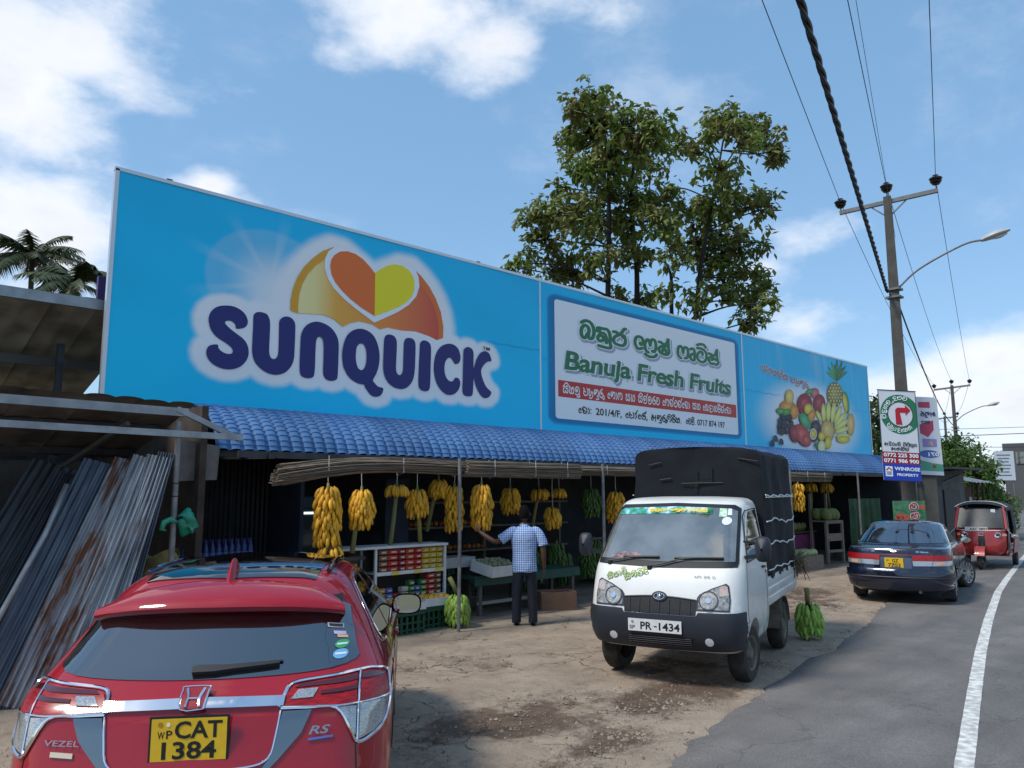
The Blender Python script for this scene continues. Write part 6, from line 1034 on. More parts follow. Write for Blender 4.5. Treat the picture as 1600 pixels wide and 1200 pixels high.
bunch((7.87, 10.0, 2.16), .32, .20, 'small yellow bunch on a leaning stalk behind the thin post', 'ripe', HB, (7.64, 10.0, 1.35), seed=6, per=10, hands=4)
bunch((8.04, 9.8, 2.06), .74, .20, 'long yellow banana bunch right behind the thin post', 'ripe', HB, seed=7, per=10, hands=7)
bunch((8.36, 9.5, 2.08), .74, .24, 'yellow banana bunch above the outstretched hand of the man', 'ripe', HB, seed=8, per=12, hands=8)
bunch((9.66, 10.2, 2.03), .48, .26, 'dim yellow bunch just left of the head of the man', 'ripe', HB, seed=9, per=11, hands=5)
bunch((10.6, 10.4, 2.02), .22, .26, 'two hands of yellow bananas just right of the head of the man', 'ripe', HB, (10.4, 10.4, 1.2), seed=10, per=10, hands=2)
bunch((10.76, 10.2, 1.66), .40, .20, 'lower dim yellow bunch over the right shoulder of the man', 'ripe', HB, seed=11, per=10, hands=4)
bunch((11.05, 10.3, 2.02), .18, .17, 'single high hand of yellow bananas right of the man', 'ripe', HB, seed=12, per=9, hands=2)
bunch((12.0, 10.3, 2.02), .60, .30, 'dark green banana bunch hanging by the second post', 'dark', 'unripe bunches in the shop', seed=13, per=10, hands=6)
bunch((12.40, 10.0, 1.96), .62, .28, 'yellow banana bunch half hidden by the white truck', 'ripe', HB, seed=14, per=10, hands=6)
bunch((19.0, 9.4, 2.15), .70, .20, 'narrow yellow bunch directly right of the truck cover', 'ripe', HB, seed=15, per=8, hands=6)
for k, (x, z) in enumerate(((20.6, 2.16), (21.6, 2.18), (22.6, 2.2))): bunch((x, 10.3, z), .20+.05*k, .26, ['nearly bare stalk with few bananas, nearest right of the truck', 'middle bare banana stalk at the dim right end of the shop', 'rightmost bare banana stalk beside the green tarpaulin'][k], 'ripe', 'bare stalks at the right end', (x-.25+.2*k, 10.3, 1.35), seed=20+k, per=8, hands=2)
bunch((10.28, 5.03, .46), .46, .25, 'bright green banana bunch standing on the ground beside the truck', 'green', None, (10.2, 5.0, .66), seed=30, per=12, hands=6, cord=False)
bunch((7.50, 9.05, .47), .46, .27, 'green banana bunch on the floor behind the first thin post', 'green', None, (7.38, 9.1, .72), seed=31, per=12, hands=6, cord=False)
q = random.Random(5)
GP = ['leftmost', 'second', 'third', 'fourth', 'fifth', 'sixth', 'seventh', 'rightmost']
for k in range(8): bunch((10.6+.42*k+(.0 if k < 4 else .1), 10.75+.18*(k % 2), .72+.12*(k % 3)), .66, .28, '%s of the dark green banana bunches piled behind the man' % GP[k] if k in (0, 7) else '%s dark green bunch from the left in the pile behind the man' % GP[k], 'dark', 'piled green bunches', seed=40+k, per=11, hands=6, cord=False)
# ---------------------------------------------------------------- snack rack, crates, trays
wf = M('white_frame', (.62, .63, .64), .45, var=.1, vscale=6)
rk = thing('snack_rack', 'white framed glass fronted rack full of snack packets', 'rack', (7.0, 9.72, 0), 0)
def rp(n, m, f): b = B(); f(b); return b.build(n, m, rk)
for x in (-.62, -.60+.0, .64): 
    if x != -.60: rp('upright', wf, lambda b: b.box((x, -.18, .58), (.035, .035, 1.16)))
for x in (-.62, .64): rp('upright', wf, lambda b: b.box((x, .20, .58), (.035, .035, 1.16)))
rp('upright', wf, lambda b: b.box((-.20, -.185, .80), (.02, .02, .66)) if False else b.box((-1.25, -.18, .58), (.035, .035, 1.16)))
rp('top_board', wf, lambda b: b.box((-.30, .01, 1.175), (1.95, .46, .035)))
for z in (.42, .80): rp('shelf', wf, lambda b: b.box((.01, .02, z), (1.22, .38, .02)))
for z in (.425, .80): rp('price_rail', wplate, lambda b: b.box((.01, -.185, z), (1.22, .012, .05)))
rp('back_board', M('rack_back', (.05, .045, .04), .8), lambda b: b.box((-.30, .21, .62), (1.92, .015, 1.1)))
pk_cols = [('red', (.50, .03, .025)), ('red', (.55, .06, .03)), ('yellow', (.62, .45, .03)), ('brown', (.20, .10, .05)), ('orange', (.60, .22, .04)), ('green', (.06, .22, .06)), ('blue', (.05, .14, .42)), ('maroon', (.28, .02, .03)), ('pale', (.55, .50, .42))]
def packet(x, y, z, w, d, h, ci, label, group):
    nm, c = pk_cols[ci]; o = thing('snack_packet', label, 'packet', (x, y, z), q.uniform(-.05, .05), group); b = B(); P = []
    for i, s in enumerate((0, .12, .5, .88, 1.0)): dd = d*(.25, .9, 1.0, .9, .25)[i]; P.append([(sx*w/2, sy*dd/2, h*s) for sx, sy in ((-1, -1), (-.4, -1.12), (.4, -1.12), (1, -1), (1, 1), (-1, 1), (-1, -1))])
    b.grid(P); b.build('pouch', M('packet_'+nm+str(ci), c, .35, var=.25, vscale=18, coat=.3), o, smooth=True, angle=50)
    b = B(); b.add([(-w*.30, -d*.62, h*.34), (w*.30, -d*.62, h*.34), (w*.30, -d*.62, h*.66), (-w*.30, -d*.62, h*.66)], [(0, 1, 2, 3)]); b.build('print', M('packet_print', (.70, .66, .55), .5, col2=(.45, .12, .06), vscale=60), o)
def rowp(z, cols, h, shelf):
    x = 6.46
    for ci, n, w in cols:
        for k in range(n): packet(x+w/2, 9.62, z+k*h, w, .10, h*.96, ci, '%s snack packet on the %s shelf of the white rack' % (pk_cols[ci][0], shelf), '%s packets on the %s shelf' % (pk_cols[ci][0], shelf))
        x += w+.012
rowp(.812, [(3, 4, .15), (0, 4, .17), (7, 4, .12), (1, 4, .15), (0, 4, .13), (2, 4, .12), (2, 4, .13), (2, 4, .12)], .083, 'upper'); rowp(.435, [(4, 2, .12), (6, 2, .11), (7, 1, .14), (8, 2, .12), (5, 3, .10), (6, 2, .08), (5, 3, .12), (0, 4, .14), (3, 4, .11)], .08, 'middle')
for k in range(6): x = 6.52+.2*k; b = B(); b.box((x-7.0, -.195, .80 if k % 2 else .425), (.13, .006, .055)); b.build('price_card', M('price_yellow', (.70, .52, .10), .5), rk)
crm = M('green_crate', (.012, .075, .040), .5, var=.25, vscale=8)
def crate(loc, label, L_=.62, D_=.42, Hh=.31, rz=0):
    t = thing('plastic_crate', label, 'crate', loc, rz, 'green plastic crates'); bt = .02
    B().box((0, 0, .012), (L_, D_, .024)).build('base', crm, t)
    for nm, c, d in (('rim', (0, -D_/2, Hh-.03), (L_, bt, .06)), ('rim', (0, D_/2, Hh-.03), (L_, bt, .06)), ('rim', (-L_/2, 0, Hh-.03), (bt, D_-.03, .06)), ('rim', (L_/2, 0, Hh-.03), (bt, D_-.03, .06))): B().box(c, d).build(nm, crm, t)
    for s in (-1, 1):
        for k in range(7): B().box((-L_/2+.02+(L_-.04)*k/6, s*D_/2, Hh/2-.03), (.035, bt*.8, Hh-.08)).build('slat', crm, t)
        for z in (.06, .15): B().box((0, s*(D_/2-.004), z), (L_-.04, bt*.5, .025)).build('crossbar', crm, t)
        for k in range(5): B().box((s*L_/2, -D_/2+.03+(D_-.06)*k/4, Hh/2-.03), (bt*.8, .03, Hh-.08)).build('slat', crm, t)
crate((6.62, 9.30, 0), 'green plastic crate nearest the red car under the snack rack'); crate((7.27, 9.42, 0), 'green plastic crate beside the green bananas under the snack rack', .60)
foam = M('white_foam', (.66, .68, .70), .6, var=.12, vscale=8)
def tray(loc, L_, D_, Hh, label, rz=0, tilt=0, fill=None, ft=.02):
    t = thing('foam_tray', label, 'tray', loc, rz, 'white foam trays'); t.rotation_euler = (tilt, 0, rz); B().box((0, 0, ft/2), (L_, D_, ft)).build('base', foam, t)
    for c, d in (((0, -D_/2, Hh/2), (L_, ft, Hh)), ((0, D_/2, Hh/2), (L_, ft, Hh)), ((-L_/2, 0, Hh/2), (ft, D_-2*ft, Hh)), ((L_/2, 0, Hh/2), (ft, D_-2*ft, Hh))): B().box(c, d).build('side', foam, t)
    return t
def fruit_mesh(name, r, sq=1.0, n=9):
    b = B(); b.lathe([(.001, -r*sq)]+[(r*math.sin(math.pi*k/7), -r*sq*math.cos(math.pi*k/7)) for k in range(1, 7)]+[(.001, r*sq)], n); return b.mesh(name, smooth=True)
FM = {}
def fruit(name, mat, r, x, y, z, label, group, cat, sq=1.0):
    k = (name, r)
    if k not in FM: FM[k] = fruit_mesh(name, r, sq, 10); FM[k].materials.append(mat)
    o = link(name, FM[k], None, None, (x, y, z), (q.uniform(-.6, .6), q.uniform(-.6, .6), q.uniform(0, 6))); return tag(o, label, cat, group)
tray((6.66, 9.26, .32), .56, .36, .10, 'white foam tray of yellow mangoes on the crate nearest the red car'); tray((7.28, 9.38, .32), .52, .34, .11, 'white foam tray of yellow mangoes on the crate beside the post')
mg = M('yellow_mango', (.62, .36, .03), .45, col2=(.55, .22, .03), vscale=5)
for bx_, by_, n in ((6.66, 9.26, 14), (7.28, 9.38, 14)):
    for k in range(n): fruit('mango', mg, .052, bx_-.20+.10*(k % 5), by_-.10+.10*(k//5), .40+.012*(k % 2), 'yellow mango in a foam tray under the snack rack', 'yellow mangoes in the foam trays', 'fruit', 1.25)
# ---------------------------------------------------------------- counter on the left: water bottles, sack, bag
ct = thing('wooden_counter', 'long dark counter behind the red car carrying bottles and bananas', 'counter', (4.85, 9.85, 0)); dk = M('dark_counter', (.06, .05, .042), .7, var=.3, vscale=5)
B().box((0, 0, 1.06), (2.5, .95, .05)).build('counter_top', dk, ct); B().box((0, -.35, .52), (2.4, .04, 1.03)).build('front_panel', dk, ct)
for x in (-1.15, 1.15): B().box((x, .3, .52), (.06, .06, 1.03)).build('leg', dk, ct)
bo = B().lathe([(0, 0), (.036, 0), (.040, .02), (.038, .09), (.040, .16), (.036, .21), (.016, .26), (.014, .285), (0, .285)], 12).mesh('bottle', smooth=True, angle=50); bo.materials.append(M('blue_water', (.006, .016, .075), .2, spec=.4, col2=(.02, .045, .13), vscale=6))
ca = B().lathe([(0, .276), (.018, .276), (.018, .302), (0, .302)], 10).mesh('cap', smooth=True, angle=40); ca.materials.append(M('blue_cap', (.01, .02, .12), .4)); lbm = B().lathe([(.0405, .09), (.0405, .15)], 12).mesh('label'); lbm.materials.append(M('bottle_label', (.05, .075, .15), .5, col2=(.04, .08, .3), vscale=30))
for r_ in range(2):
    for k in range(11):
        t = thing('water_bottle', 'blue water bottle in the %s row on the counter left of the bananas' % ('front', 'back')[r_], 'bottle', (3.70+.082*k+.02*r_, 9.60+.10*r_, 1.085+.06*r_*0), q.uniform(0, 6), 'water bottles in the %s row' % ('front', 'back')[r_])
        link('bottle', bo, None, t); link('cap', ca, None, t); link('label', lbm, None, t)
pst = thing('steel_post', 'bare grey steel post at the left corner of the shop', 'post', (3.23, 8.75, 0)); B().tube([(0, 0, -.02), (0, 0, 2.75)], .032, 10).build('pipe', pole_m, pst, smooth=True, angle=50)
for z in (1.92, 2.06): B().lathe([(.036, z), (.038, z), (.038, z+.012), (.036, z+.012)], 12).build('wire_tie', pblack, pst)
b = B(); P = []
for i in range(9):
    t_ = i/8; P.append([(.05+.17*t_+.03*math.sin(a*3+t_*5), .03+(.05+.04*math.sin(t_*3))*math.sin(a)*(1+.25*math.sin(a*5)), .07-.22*t_*.5+(.03+.11*math.sin(math.pi*min(1, t_*1.05)))*math.cos(a)*(1+.2*math.sin(a*4+t_*6))) for a in [2*math.pi*k/20 for k in range(21)]])
b.grid(P); b.tube([(.0, -.05, .03), (-.07, -.05, .06), (-.13, -.04, .03), (-.15, -.03, -.04), (-.10, -.03, -.06)], [.02, .03, .035, .03, .01], 8)
tag(b.build('plastic_bag', M('green_plastic', (.01, .28, .17), .3, coat=.3, var=.3, vscale=9), None, smooth=True, loc=(3.23, 8.70, 1.62)), 'bright green plastic bag knotted round the grey post', 'bag')
sk_ = thing('woven_sack', 'dull yellow woven sack stuffed beside the grey post', 'sack', (3.22, 9.05, 0)); b = B(); P = []
for i in range(12):
    t_ = i/11; P.append([((.26-.06*t_)*math.cos(a)*(1+.10*math.sin(a*5+t_*7)+.05*math.sin(a*11)), .20*math.sin(a)*(1+.10*math.sin(a*4-t_*5)), .50+.80*t_+.05*math.sin(a*3)*t_) for a in [2*math.pi*k/28 for k in range(29)]])
b.grid(P); b.build('cloth', M('sack_yellow', (.28, .24, .08), .75, col2=(.15, .13, .05), vscale=8, bump=.6, bscale=22), sk_, smooth=True); B().box((0, 0, .26), (.5, .36, .50)).build('box_below', dk, sk_)
tag(B().prism([(0, 0, 0), (.50, .02, .02), (.52, .02, .43), (.02, 0, .50)], (0, .02, 0)).build('hanging_board', M('grey_board', (.20, .18, .17), .85, var=.25, vscale=9, bump=.2), None, loc=(3.46, 9.38, 2.10)), 'grey fibre board hung under the left end of the blue roof', 'board')
fg = thing('drinks_fridge', 'tall drinks fridge glowing faintly behind the leftmost bananas', 'fridge', (6.75, 12.4, 0)); B().box((0, .05, .95), (.75, .6, 1.9)).build('cabinet', M('fridge_blue', (.05, .08, .16), .5), fg); B().box((0, -.26, .95), (.66, .012, 1.6)).build('glass_door', M('fridge_glass', (.05, .08, .09), .1, coat=.5), fg); B().box((0, -.275, 1.62), (.30, .02, .04)).build('lamp', M('fridge_lamp', (.8, .8, .8), .5, emit=(.9, .95, 1), es=.7), fg); B().box((0, -.265, 1.80), (.66, .02, .16)).build('header', M('fridge_teal', (.06, .14, .16), .4), fg)
# ---------------------------------------------------------------- display bench, foam box, carton by the man
bn = thing('display_bench', 'low green and dark wooden display bench behind the man', 'bench', (9.3, 9.85, 0)); gt = M('bench_green', (.015, .075, .055), .6, var=.3, vscale=5)
B().box((.2, 0, .60), (2.5, .62, .05)).build('bench_top', gt, bn); B().box((.2, -.31, .54), (2.5, .03, .12)).build('apron', gt, bn)
for x in (-.9, .3, 1.3):
    for y in (-.26, .26): B().box((x, y, .285), (.06, .06, .57)).build('leg', M('old_wood', (.14, .12, .10), .85, var=.3, vscale=9), bn)
B().box((.2, -.26, .20), (2.3, .03, .05)).build('stretcher', M('pale_rail', (.26, .25, .24), .8), bn)
cb = thing('grey_counter', 'pale grey metal counter edge behind the thin post', 'counter', (7.95, 10.05, 0)); B().box((0, 0, .84), (1.15, .42, .16)).build('top', M('counter_grey', (.34, .36, .38), .5, var=.1), cb)
for x in (-.5, .5): B().box((x, 0, .38), (.06, .34, .76)).build('leg', dk, cb)
tr_ = tray((8.72, 9.62, .66), .62, .46, .17, 'tilted white foam box of small green fruit left of the man', R(8), R(12))
gf = M('dull_green_fruit', (.22, .23, .11), .6, col2=(.32, .28, .18), vscale=7)
for k in range(24): fruit('woodapple', gf, .048, 8.50+.10*(k % 6)+q.uniform(-.015, .015), 9.47+.10*(k//6), .765+.02*(k//6)+q.uniform(0, .03), 'small dull green fruit in the tilted foam box', 'fruit in the tilted foam box', 'fruit')
cb_ = thing('cardboard_carton', 'open brown cardboard carton on the floor right of the man', 'carton', (9.85, 9.30, 0), R(-28)); cm_ = M('cardboard', (.20, .115, .075), .85, var=.2, vscale=5, bump=.1)
B().box((0, 0, .01), (.62, .42, .02)).build('base', cm_, cb_)
for c, d in (((0, -.21, .15), (.62, .012, .30)), ((0, .21, .15), (.62, .012, .30)), ((-.31, 0, .15), (.012, .41, .30)), ((.31, 0, .15), (.012, .41, .30))): B().box(c, d).build('side', cm_, cb_)
B().grid([[(x, y, .24+.05*mnoise.noise(Vector((x*9, y*9, 1)))) for y in (-.2, -.1, 0, .1, .2)] for x in (-.3, -.15, 0, .15, .3)]).build('crumpled_paper', M('paper_grey', (.30, .24, .21), .85, bump=.4), cb_)
# right end: fruit table, wooden stand, tarpaulin, sacks
ft_ = thing('fruit_table', 'dim fruit table with pink cloth at the right end of the shop', 'table', (20.3, 10.6, 0)); B().box((0, 0, .85), (2.4, .9, .05)).build('table_top', dk, ft_); B().box((-.1, -.46, .52), (2.2, .02, .55)).build('cloth', M('pink_cloth', (.16, .02, .09), .85, var=.4, vscale=4, bump=.5, bscale=5), ft_)
for x in (-1.1, 1.1): B().box((x, 0, .42), (.07, .8, .83)).build('leg', dk, ft_)
for k in range(16): fruit('papaya', M('papaya_green', (.12, .17, .05), .5, col2=(.25, .22, .06), vscale=5), .10, 19.35+.24*(k % 8), 10.35+.26*(k//8), .98+.0, 'green papaya lying on the dim table right of the truck', 'papayas on the dim table', 'fruit', 1.4)
bx2 = thing('fruit_box', 'worn wooden box of pale green melons right of the truck', 'box', (19.3, 9.5, 0)); wd = M('worn_wood', (.24, .20, .16), .85, var=.3, vscale=7, stretch=(1, 6, 6))
for c, d in (((0, -.3, .18), (.9, .03, .34)), ((0, .3, .18), (.9, .03, .34)), ((-.44, 0, .18), (.03, .58, .34)), ((.44, 0, .18), (.03, .58, .34)), ((0, 0, .02), (.86, .56, .03))): B().box(c, d).build('board', wd, bx2)
for k in range(8): fruit('melon', M('melon_green', (.24, .32, .13), .6, col2=(.34, .38, .2), vscale=6), .11, 19.0+.19*(k % 4), 9.36+.22*(k//4), .40, 'pale green melon in the worn wooden box', 'melons in the wooden box', 'fruit', .95)
st_ = thing('wooden_stand', 'ladder like wooden display stand in front of the green tarpaulin', 'stand', (21.3, 9.75, 0), R(-8))
for x in (-.38, .38):
    for y, h in ((-.2, 1.15), (.25, 1.9)): B().box((x, y, h/2), (.06, .06, h)).build('leg', wd, st_)
for z in (.35, .72, 1.12): B().box((0, -.2, z), (.82, .04, .07 if z != .72 else .20)).build('rung', wd, st_)
B().box((0, .02, 1.15), (.84, .5, .04)).build('shelf', wd, st_)
for k in range(6): fruit('jackfruit', M('jack_green', (.16, .19, .06), .8, bump=.8, bscale=60), .15, 21.05+.25*(k % 3), 9.65+.25*(k//3), 1.33, 'lumpy green fruit piled on the wooden stand', 'fruit on the wooden stand', 'fruit', 1.2)
def cloth_sheet(name, x0, x1, z0, z1, y, mat, label, cat, waves=5, amp=.06):
    b = B(); b.grid([[(x0+(x1-x0)*i/40, y+amp*math.sin(i/40*math.pi*2*waves)*(1-.4*j/12)+.02*mnoise.noise(Vector((i*.3, j*.3, 2))), z0+(z1-z0)*j/12) for j in range(13)] for i in range(41)]); return tag(b.build(name, mat, None, smooth=True), label, cat)
cloth_sheet('tarpaulin', 22.2, 24.4, .05, 1.75, 9.5, M('green_tarp', (.02, .075, .025), .6, var=.4, vscale=4), 'dark green tarpaulin hanging at the right end of the shop', 'tarpaulin')
b = B()
for k in range(60):
    a = q.uniform(0, 6.28); r_ = q.uniform(0, .30); b.tube([(r_*math.cos(a), r_*math.sin(a), .6), (1.4*r_*math.cos(a), 1.4*r_*math.sin(a), .85+q.uniform(0, .15)), (2.1*r_*math.cos(a), 2.1*r_*math.sin(a), .80+q.uniform(-.1, .2))], [.006, .012, .003], 4)
gs = thing('leaf_heap', 'heap of grey green leafy vegetables behind the blue saloon', 'vegetables', (23.6, 8.9, 0)); tag(b.build('leaves', M('grey_leaf', (.16, .20, .14), .7, var=.4, vscale=9), gs, smooth=True, fix=False), kind='stuff'); B().box((0, 0, .3), (.8, .5, .6)).build('stand', dk, gs)
# ---------------------------------------------------------------- left lean-to with its old roof sheets
sh_ = thing('lean_to_shed', 'old lean to shed with sagging corrugated roof left of the billboard', 'shed', (0, 0, 0))
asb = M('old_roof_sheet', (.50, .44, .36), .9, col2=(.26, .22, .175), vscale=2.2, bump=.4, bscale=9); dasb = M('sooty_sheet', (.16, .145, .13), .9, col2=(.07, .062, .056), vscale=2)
def roof_row(x0, n, w, ya, za, yb, zb, mat, dz=0, k0=0):
    for i in range(n):
        b = B(); P = []; k = 12
        for a in range(k+1):
            x = x0+w*i+(w+.04)*a/k; P.append([(x, ya+(yb-ya)*t, za+(zb-za)*t+.022*abs(math.sin(math.pi*a/k*2))**.6+dz+.012*(i % 2)+.02*mnoise.noise(Vector((x*.8, t*2+k0, 1)))) for t in (0, .35, .7, 1)])
        b.grid(P); b.build('roof_sheet', mat, sh_, smooth=True, fix=False)
roof_row(-1.6, 9, .56, 10.66, 4.40, 12.4, 3.88, asb); roof_row(-1.6, 9, .56, 12.25, 3.88, 14.2, 3.30, asb, .03, 3); roof_row(-1.6, 9, .56, 8.95, 2.98, 11.2, 2.42, dasb, 0, 5)
def sp(n, m, *a, **k): b = B(); b.bar(*a, **k); return b.build(n, m, sh_)
lst = M('pale_steel', (.34, .36, .38), .45, metal=.5, var=.3, vscale=6)
for y, z in ((10.66, 4.35), (12.3, 3.80), (13.9, 3.32)): sp('purlin', lst if y < 11 else M('grey_purlin', (.16, .16, .16), .6, metal=.4), (-1.7, y, z), (3.4 if y > 11 else 2.98, y, z), .06, .13)
sp('purlin', lst, (-1.7, 8.78, 2.90), (3.32, 8.75, 2.85), .06, .09); sp('purlin', lst, (-1.7, 8.72, 2.66), (3.95, 8.72, 2.60), .05, .07); sp('brace', lst, (3.20, 8.73, 2.88), (3.93, 8.74, 2.58), .05, .06)
for y, z in ((9.8, 2.74), (10.8, 2.49)): sp('purlin', dsteel, (-1.7, y, z), (3.4, y, z), .05, .08)
for x in (.2, 2.6): sp('post', dsteel, (x, 11.3, 0), (x, 11.3, 3.9), .08); sp('strut', MATS['grey_purlin'], (x, 11.3, 2.2), (x+.3, 9.4, 2.75), .05)
cloth_sheet('shed_cloth', .6, 3.5, .9, 2.4, 11.9, M('brown_cloth', (.07, .055, .045), .9, var=.4, vscale=3), 'dark brown sacking hung at the back of the shed', 'sacking', 3, .05)
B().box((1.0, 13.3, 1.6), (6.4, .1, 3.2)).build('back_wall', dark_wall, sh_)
# ---------------------------------------------------------------- zinc sheets leaning in the corner
def zmat(name, c1, c2, rust):
    m = M(name, c1, .42, metal=.55, col2=c2, vscale=2.5, stretch=(5, 5, .7), bump=.15, bscale=25)
    if rust:
        t = m.node_tree; bs = t.nodes['Principled BSDF']; src = bs.inputs['Base Color'].links[0].from_socket; tc = t.nodes.new('ShaderNodeTexCoord'); mp = t.nodes.new('ShaderNodeMapping'); mp.inputs['Scale'].default_value = (4.5, 4.5, .9); t.links.new(tc.outputs['Object'], mp.inputs[0]); n = t.nodes.new('ShaderNodeTexNoise'); n.inputs['Scale'].default_value = 1.6; n.inputs['Detail'].default_value = 8; n.inputs['Roughness'].default_value = .65; t.links.new(mp.outputs[0], n.inputs[0])
        r_ = t.nodes.new('ShaderNodeMapRange'); r_.inputs['From Min'].default_value = .62-rust; r_.inputs['From Max'].default_value = .70-rust; t.links.new(n.outputs['Fac'], r_.inputs[0]); x = t.nodes.new('ShaderNodeMix'); x.data_type = 'RGBA'; t.links.new(r_.outputs[0], x.inputs[0]); t.links.new(src, x.inputs[6]); x.inputs[7].default_value = (.125, .052, .028, 1); t.links.new(x.outputs[2], bs.inputs['Base Color'])
    return m
ZM = [zmat('zinc_dark', (.045, .05, .055), (.02, .021, .023), 0), zmat('zinc_blue', (.11, .13, .16), (.05, .06, .08), 0), zmat('zinc_rust', (.30, .30, .31), (.14, .14, .15), .15), zmat('zinc_pale', (.36, .375, .39), (.16, .17, .185), .05)]
def zsheet(xb, yb, xt, yt, zt, w, mi, label, ribs=7, amp=.013, flat_=False):
    L_ = math.dist((xb, yb, 0), (xt, yt, zt)); t = tag(B().grid([[(-w/2+w*i/(ribs*6), (amp*math.sin(i/6*2*math.pi) if not flat_ else .003*math.sin(i)), L_*j/8) for j in range(9)] for i in range(ribs*6+1)]).build('zinc_sheet', ZM[mi], None, smooth=True, fix=False), label, 'metal sheet', 'zinc sheets leaning in the corner')
    up = Vector((xt-xb, yt-yb, zt)).normalized(); nn = Vector((-.42, -.9, .25)); sd = up.cross(nn).normalized(); nn = sd.cross(up).normalized(); t.matrix_world = Matrix(((sd.x, -nn.x, up.x, xb), (sd.y, -nn.y, up.y, yb), (sd.z, -nn.z, up.z, .0), (0, 0, 0, 1))); return t
ZS = [(1.15, 8.9, 2.30, 9.5, 2.25, .62, 0, 'blackened zinc sheet at the far left of the leaning stack'), (1.40, 8.75, 2.42, 9.3, 2.15, .40, 0, 'narrow sooty zinc sheet, second from the left'), (1.62, 8.62, 2.62, 9.1, 2.28, .46, 1, 'blue grey zinc sheet left of the rusty one'), (1.85, 8.50, 2.86, 8.95, 2.30, .42, 2, 'rust streaked zinc sheet in the middle of the leaning stack'), (2.10, 8.46, 2.98, 8.85, 2.34, .34, 3, 'pale ribbed zinc sheet right of the rusty one'), (2.32, 8.44, 3.06, 8.80, 2.36, .26, 3, 'narrow pale zinc strip near the grey post'), (2.50, 8.42, 3.12, 8.78, 2.40, .18, 1, 'rightmost thin zinc strip next to the grey post')]
for a in ZS: zsheet(*a)
tag(B().tube([(1.30, 8.55, .05), (2.05, 8.95, 1.55), (2.25, 9.1, 2.05)], .028, 8).build('steel_pipe', steel, None, smooth=True), 'long scratched steel pipe lying over the dark zinc sheets', 'pipe')
tag(B().prism([(0, 0, 0), (.30, .05, .06), (.42, .05, .62), (.10, 0, .75)], (0, .02, 0)).build('plywood_scrap', M('ply_brown', (.22, .15, .10), .85, var=.3, vscale=6), None, loc=(2.78, 8.95, 1.30)), 'brown plywood scrap behind the zinc sheets', 'board')
vn = thing('parked_van', 'white van with dark window half hidden at the left edge', 'van', (-.2, 11.6, 0)); B().prism([(-2.6, -.75, .45), (1.6, -.75, .45), (2.10, -.75, .62), (2.22, -.75, 1.05), (1.95, -.75, 1.45), (1.55, -.75, 2.05), (1.2, -.75, 2.15), (-2.6, -.75, 2.15)], (0, 1.6, 0)).build('body', MATS['white_paint'], vn)
B().prism([(-2.5, -.77, 1.30), (1.72, -.77, 1.30), (1.36, -.77, 1.98), (-2.5, -.77, 1.98)], (0, .02, 0)).build('side_window', glass, vn); B().prism([(1.90, -.77, 1.10), (2.17, -.77, 1.10), (2.12, -.77, 1.30), (1.90, -.77, 1.30)], (0, .02, 0)).build('sticker', M('van_blue', (.03, .06, .30), .4), vn); B().lathe([(0, -.012), (.05, -.012), (.05, 0), (0, 0)], 14, 'y', (2.04, -.77, 1.20)).build('round_mark', M('van_red', (.45, .06, .07), .4), vn)
for x in (-1.8, 1.3): wheel(vn, x, -.66, .32, .2, -1, 'steel')
tag(B().box((0, 0, 0), (.40, .08, .42)).build('purple_hoarding', M('purple_paint', (.055, .035, .14), .6, var=.2, vscale=3), None, loc=(3.26, 11.6, 4.76)), 'plain purple hoarding panel peeping out left of the billboard', 'hoarding')
# ---------------------------------------------------------------- the man in the checked shirt
def shirt_mat():
    m = bpy.data.materials.new('checked_shirt'); m.use_nodes = True; t = m.node_tree; bs = t.nodes['Principled BSDF']; n = t.nodes.new; l = t.links.new; tc = n('ShaderNodeTexCoord'); s = n('ShaderNodeSeparateXYZ'); l(tc.outputs['Object'], s.inputs[0])
    def band(v, f):
        a = n('ShaderNodeMath'); a.operation = 'MULTIPLY'; a.inputs[1].default_value = f; l(v, a.inputs[0]); b_ = n('ShaderNodeMath'); b_.operation = 'FRACT'; l(a.outputs[0], b_.inputs[0]); c = n('ShaderNodeMath'); c.operation = 'GREATER_THAN'; c.inputs[1].default_value = .76; l(b_.outputs[0], c.inputs[0]); return c.outputs[0]
    h, v = band(s.outputs[1], 30), band(s.outputs[2], 30); a = n('ShaderNodeMath'); a.operation = 'ADD'; l(h, a.inputs[0]); l(v, a.inputs[1]); cr = n('ShaderNodeValToRGB'); d = n('ShaderNodeMath'); d.operation = 'MULTIPLY'; d.inputs[1].default_value = .5; l(a.outputs[0], d.inputs[0]); l(d.outputs[0], cr.inputs[0]); cr.color_ramp.interpolation = 'CONSTANT'
    e = cr.color_ramp.elements; e[0].color = (.08, .22, .58, 1); e[1].position = .25; e[1].color = (.62, .70, .82, 1); q_ = e.new(.75); q_.color = (.74, .79, .86, 1); l(cr.outputs[0], bs.inputs['Base Color']); bs.inputs['Roughness'].default_value = .85
    nz = n('ShaderNodeTexNoise'); nz.inputs['Scale'].default_value = 9; l(tc.outputs['Object'], nz.inputs[0]); bp_ = n('ShaderNodeBump'); bp_.inputs['Strength'].default_value = .5; bp_.inputs['Distance'].default_value = .03; l(nz.outputs['Fac'], bp_.inputs['Height']); l(bp_.outputs[0], bs.inputs['Normal']); return m
man = thing('person', 'man in blue checked short sleeved shirt and dark trousers reaching for bananas', 'person', (8.34, 8.50, 0), R(47)); man.scale = (.975,)*3
skin = M('brown_skin', (.115, .052, .032), .6, var=.15, vscale=8)
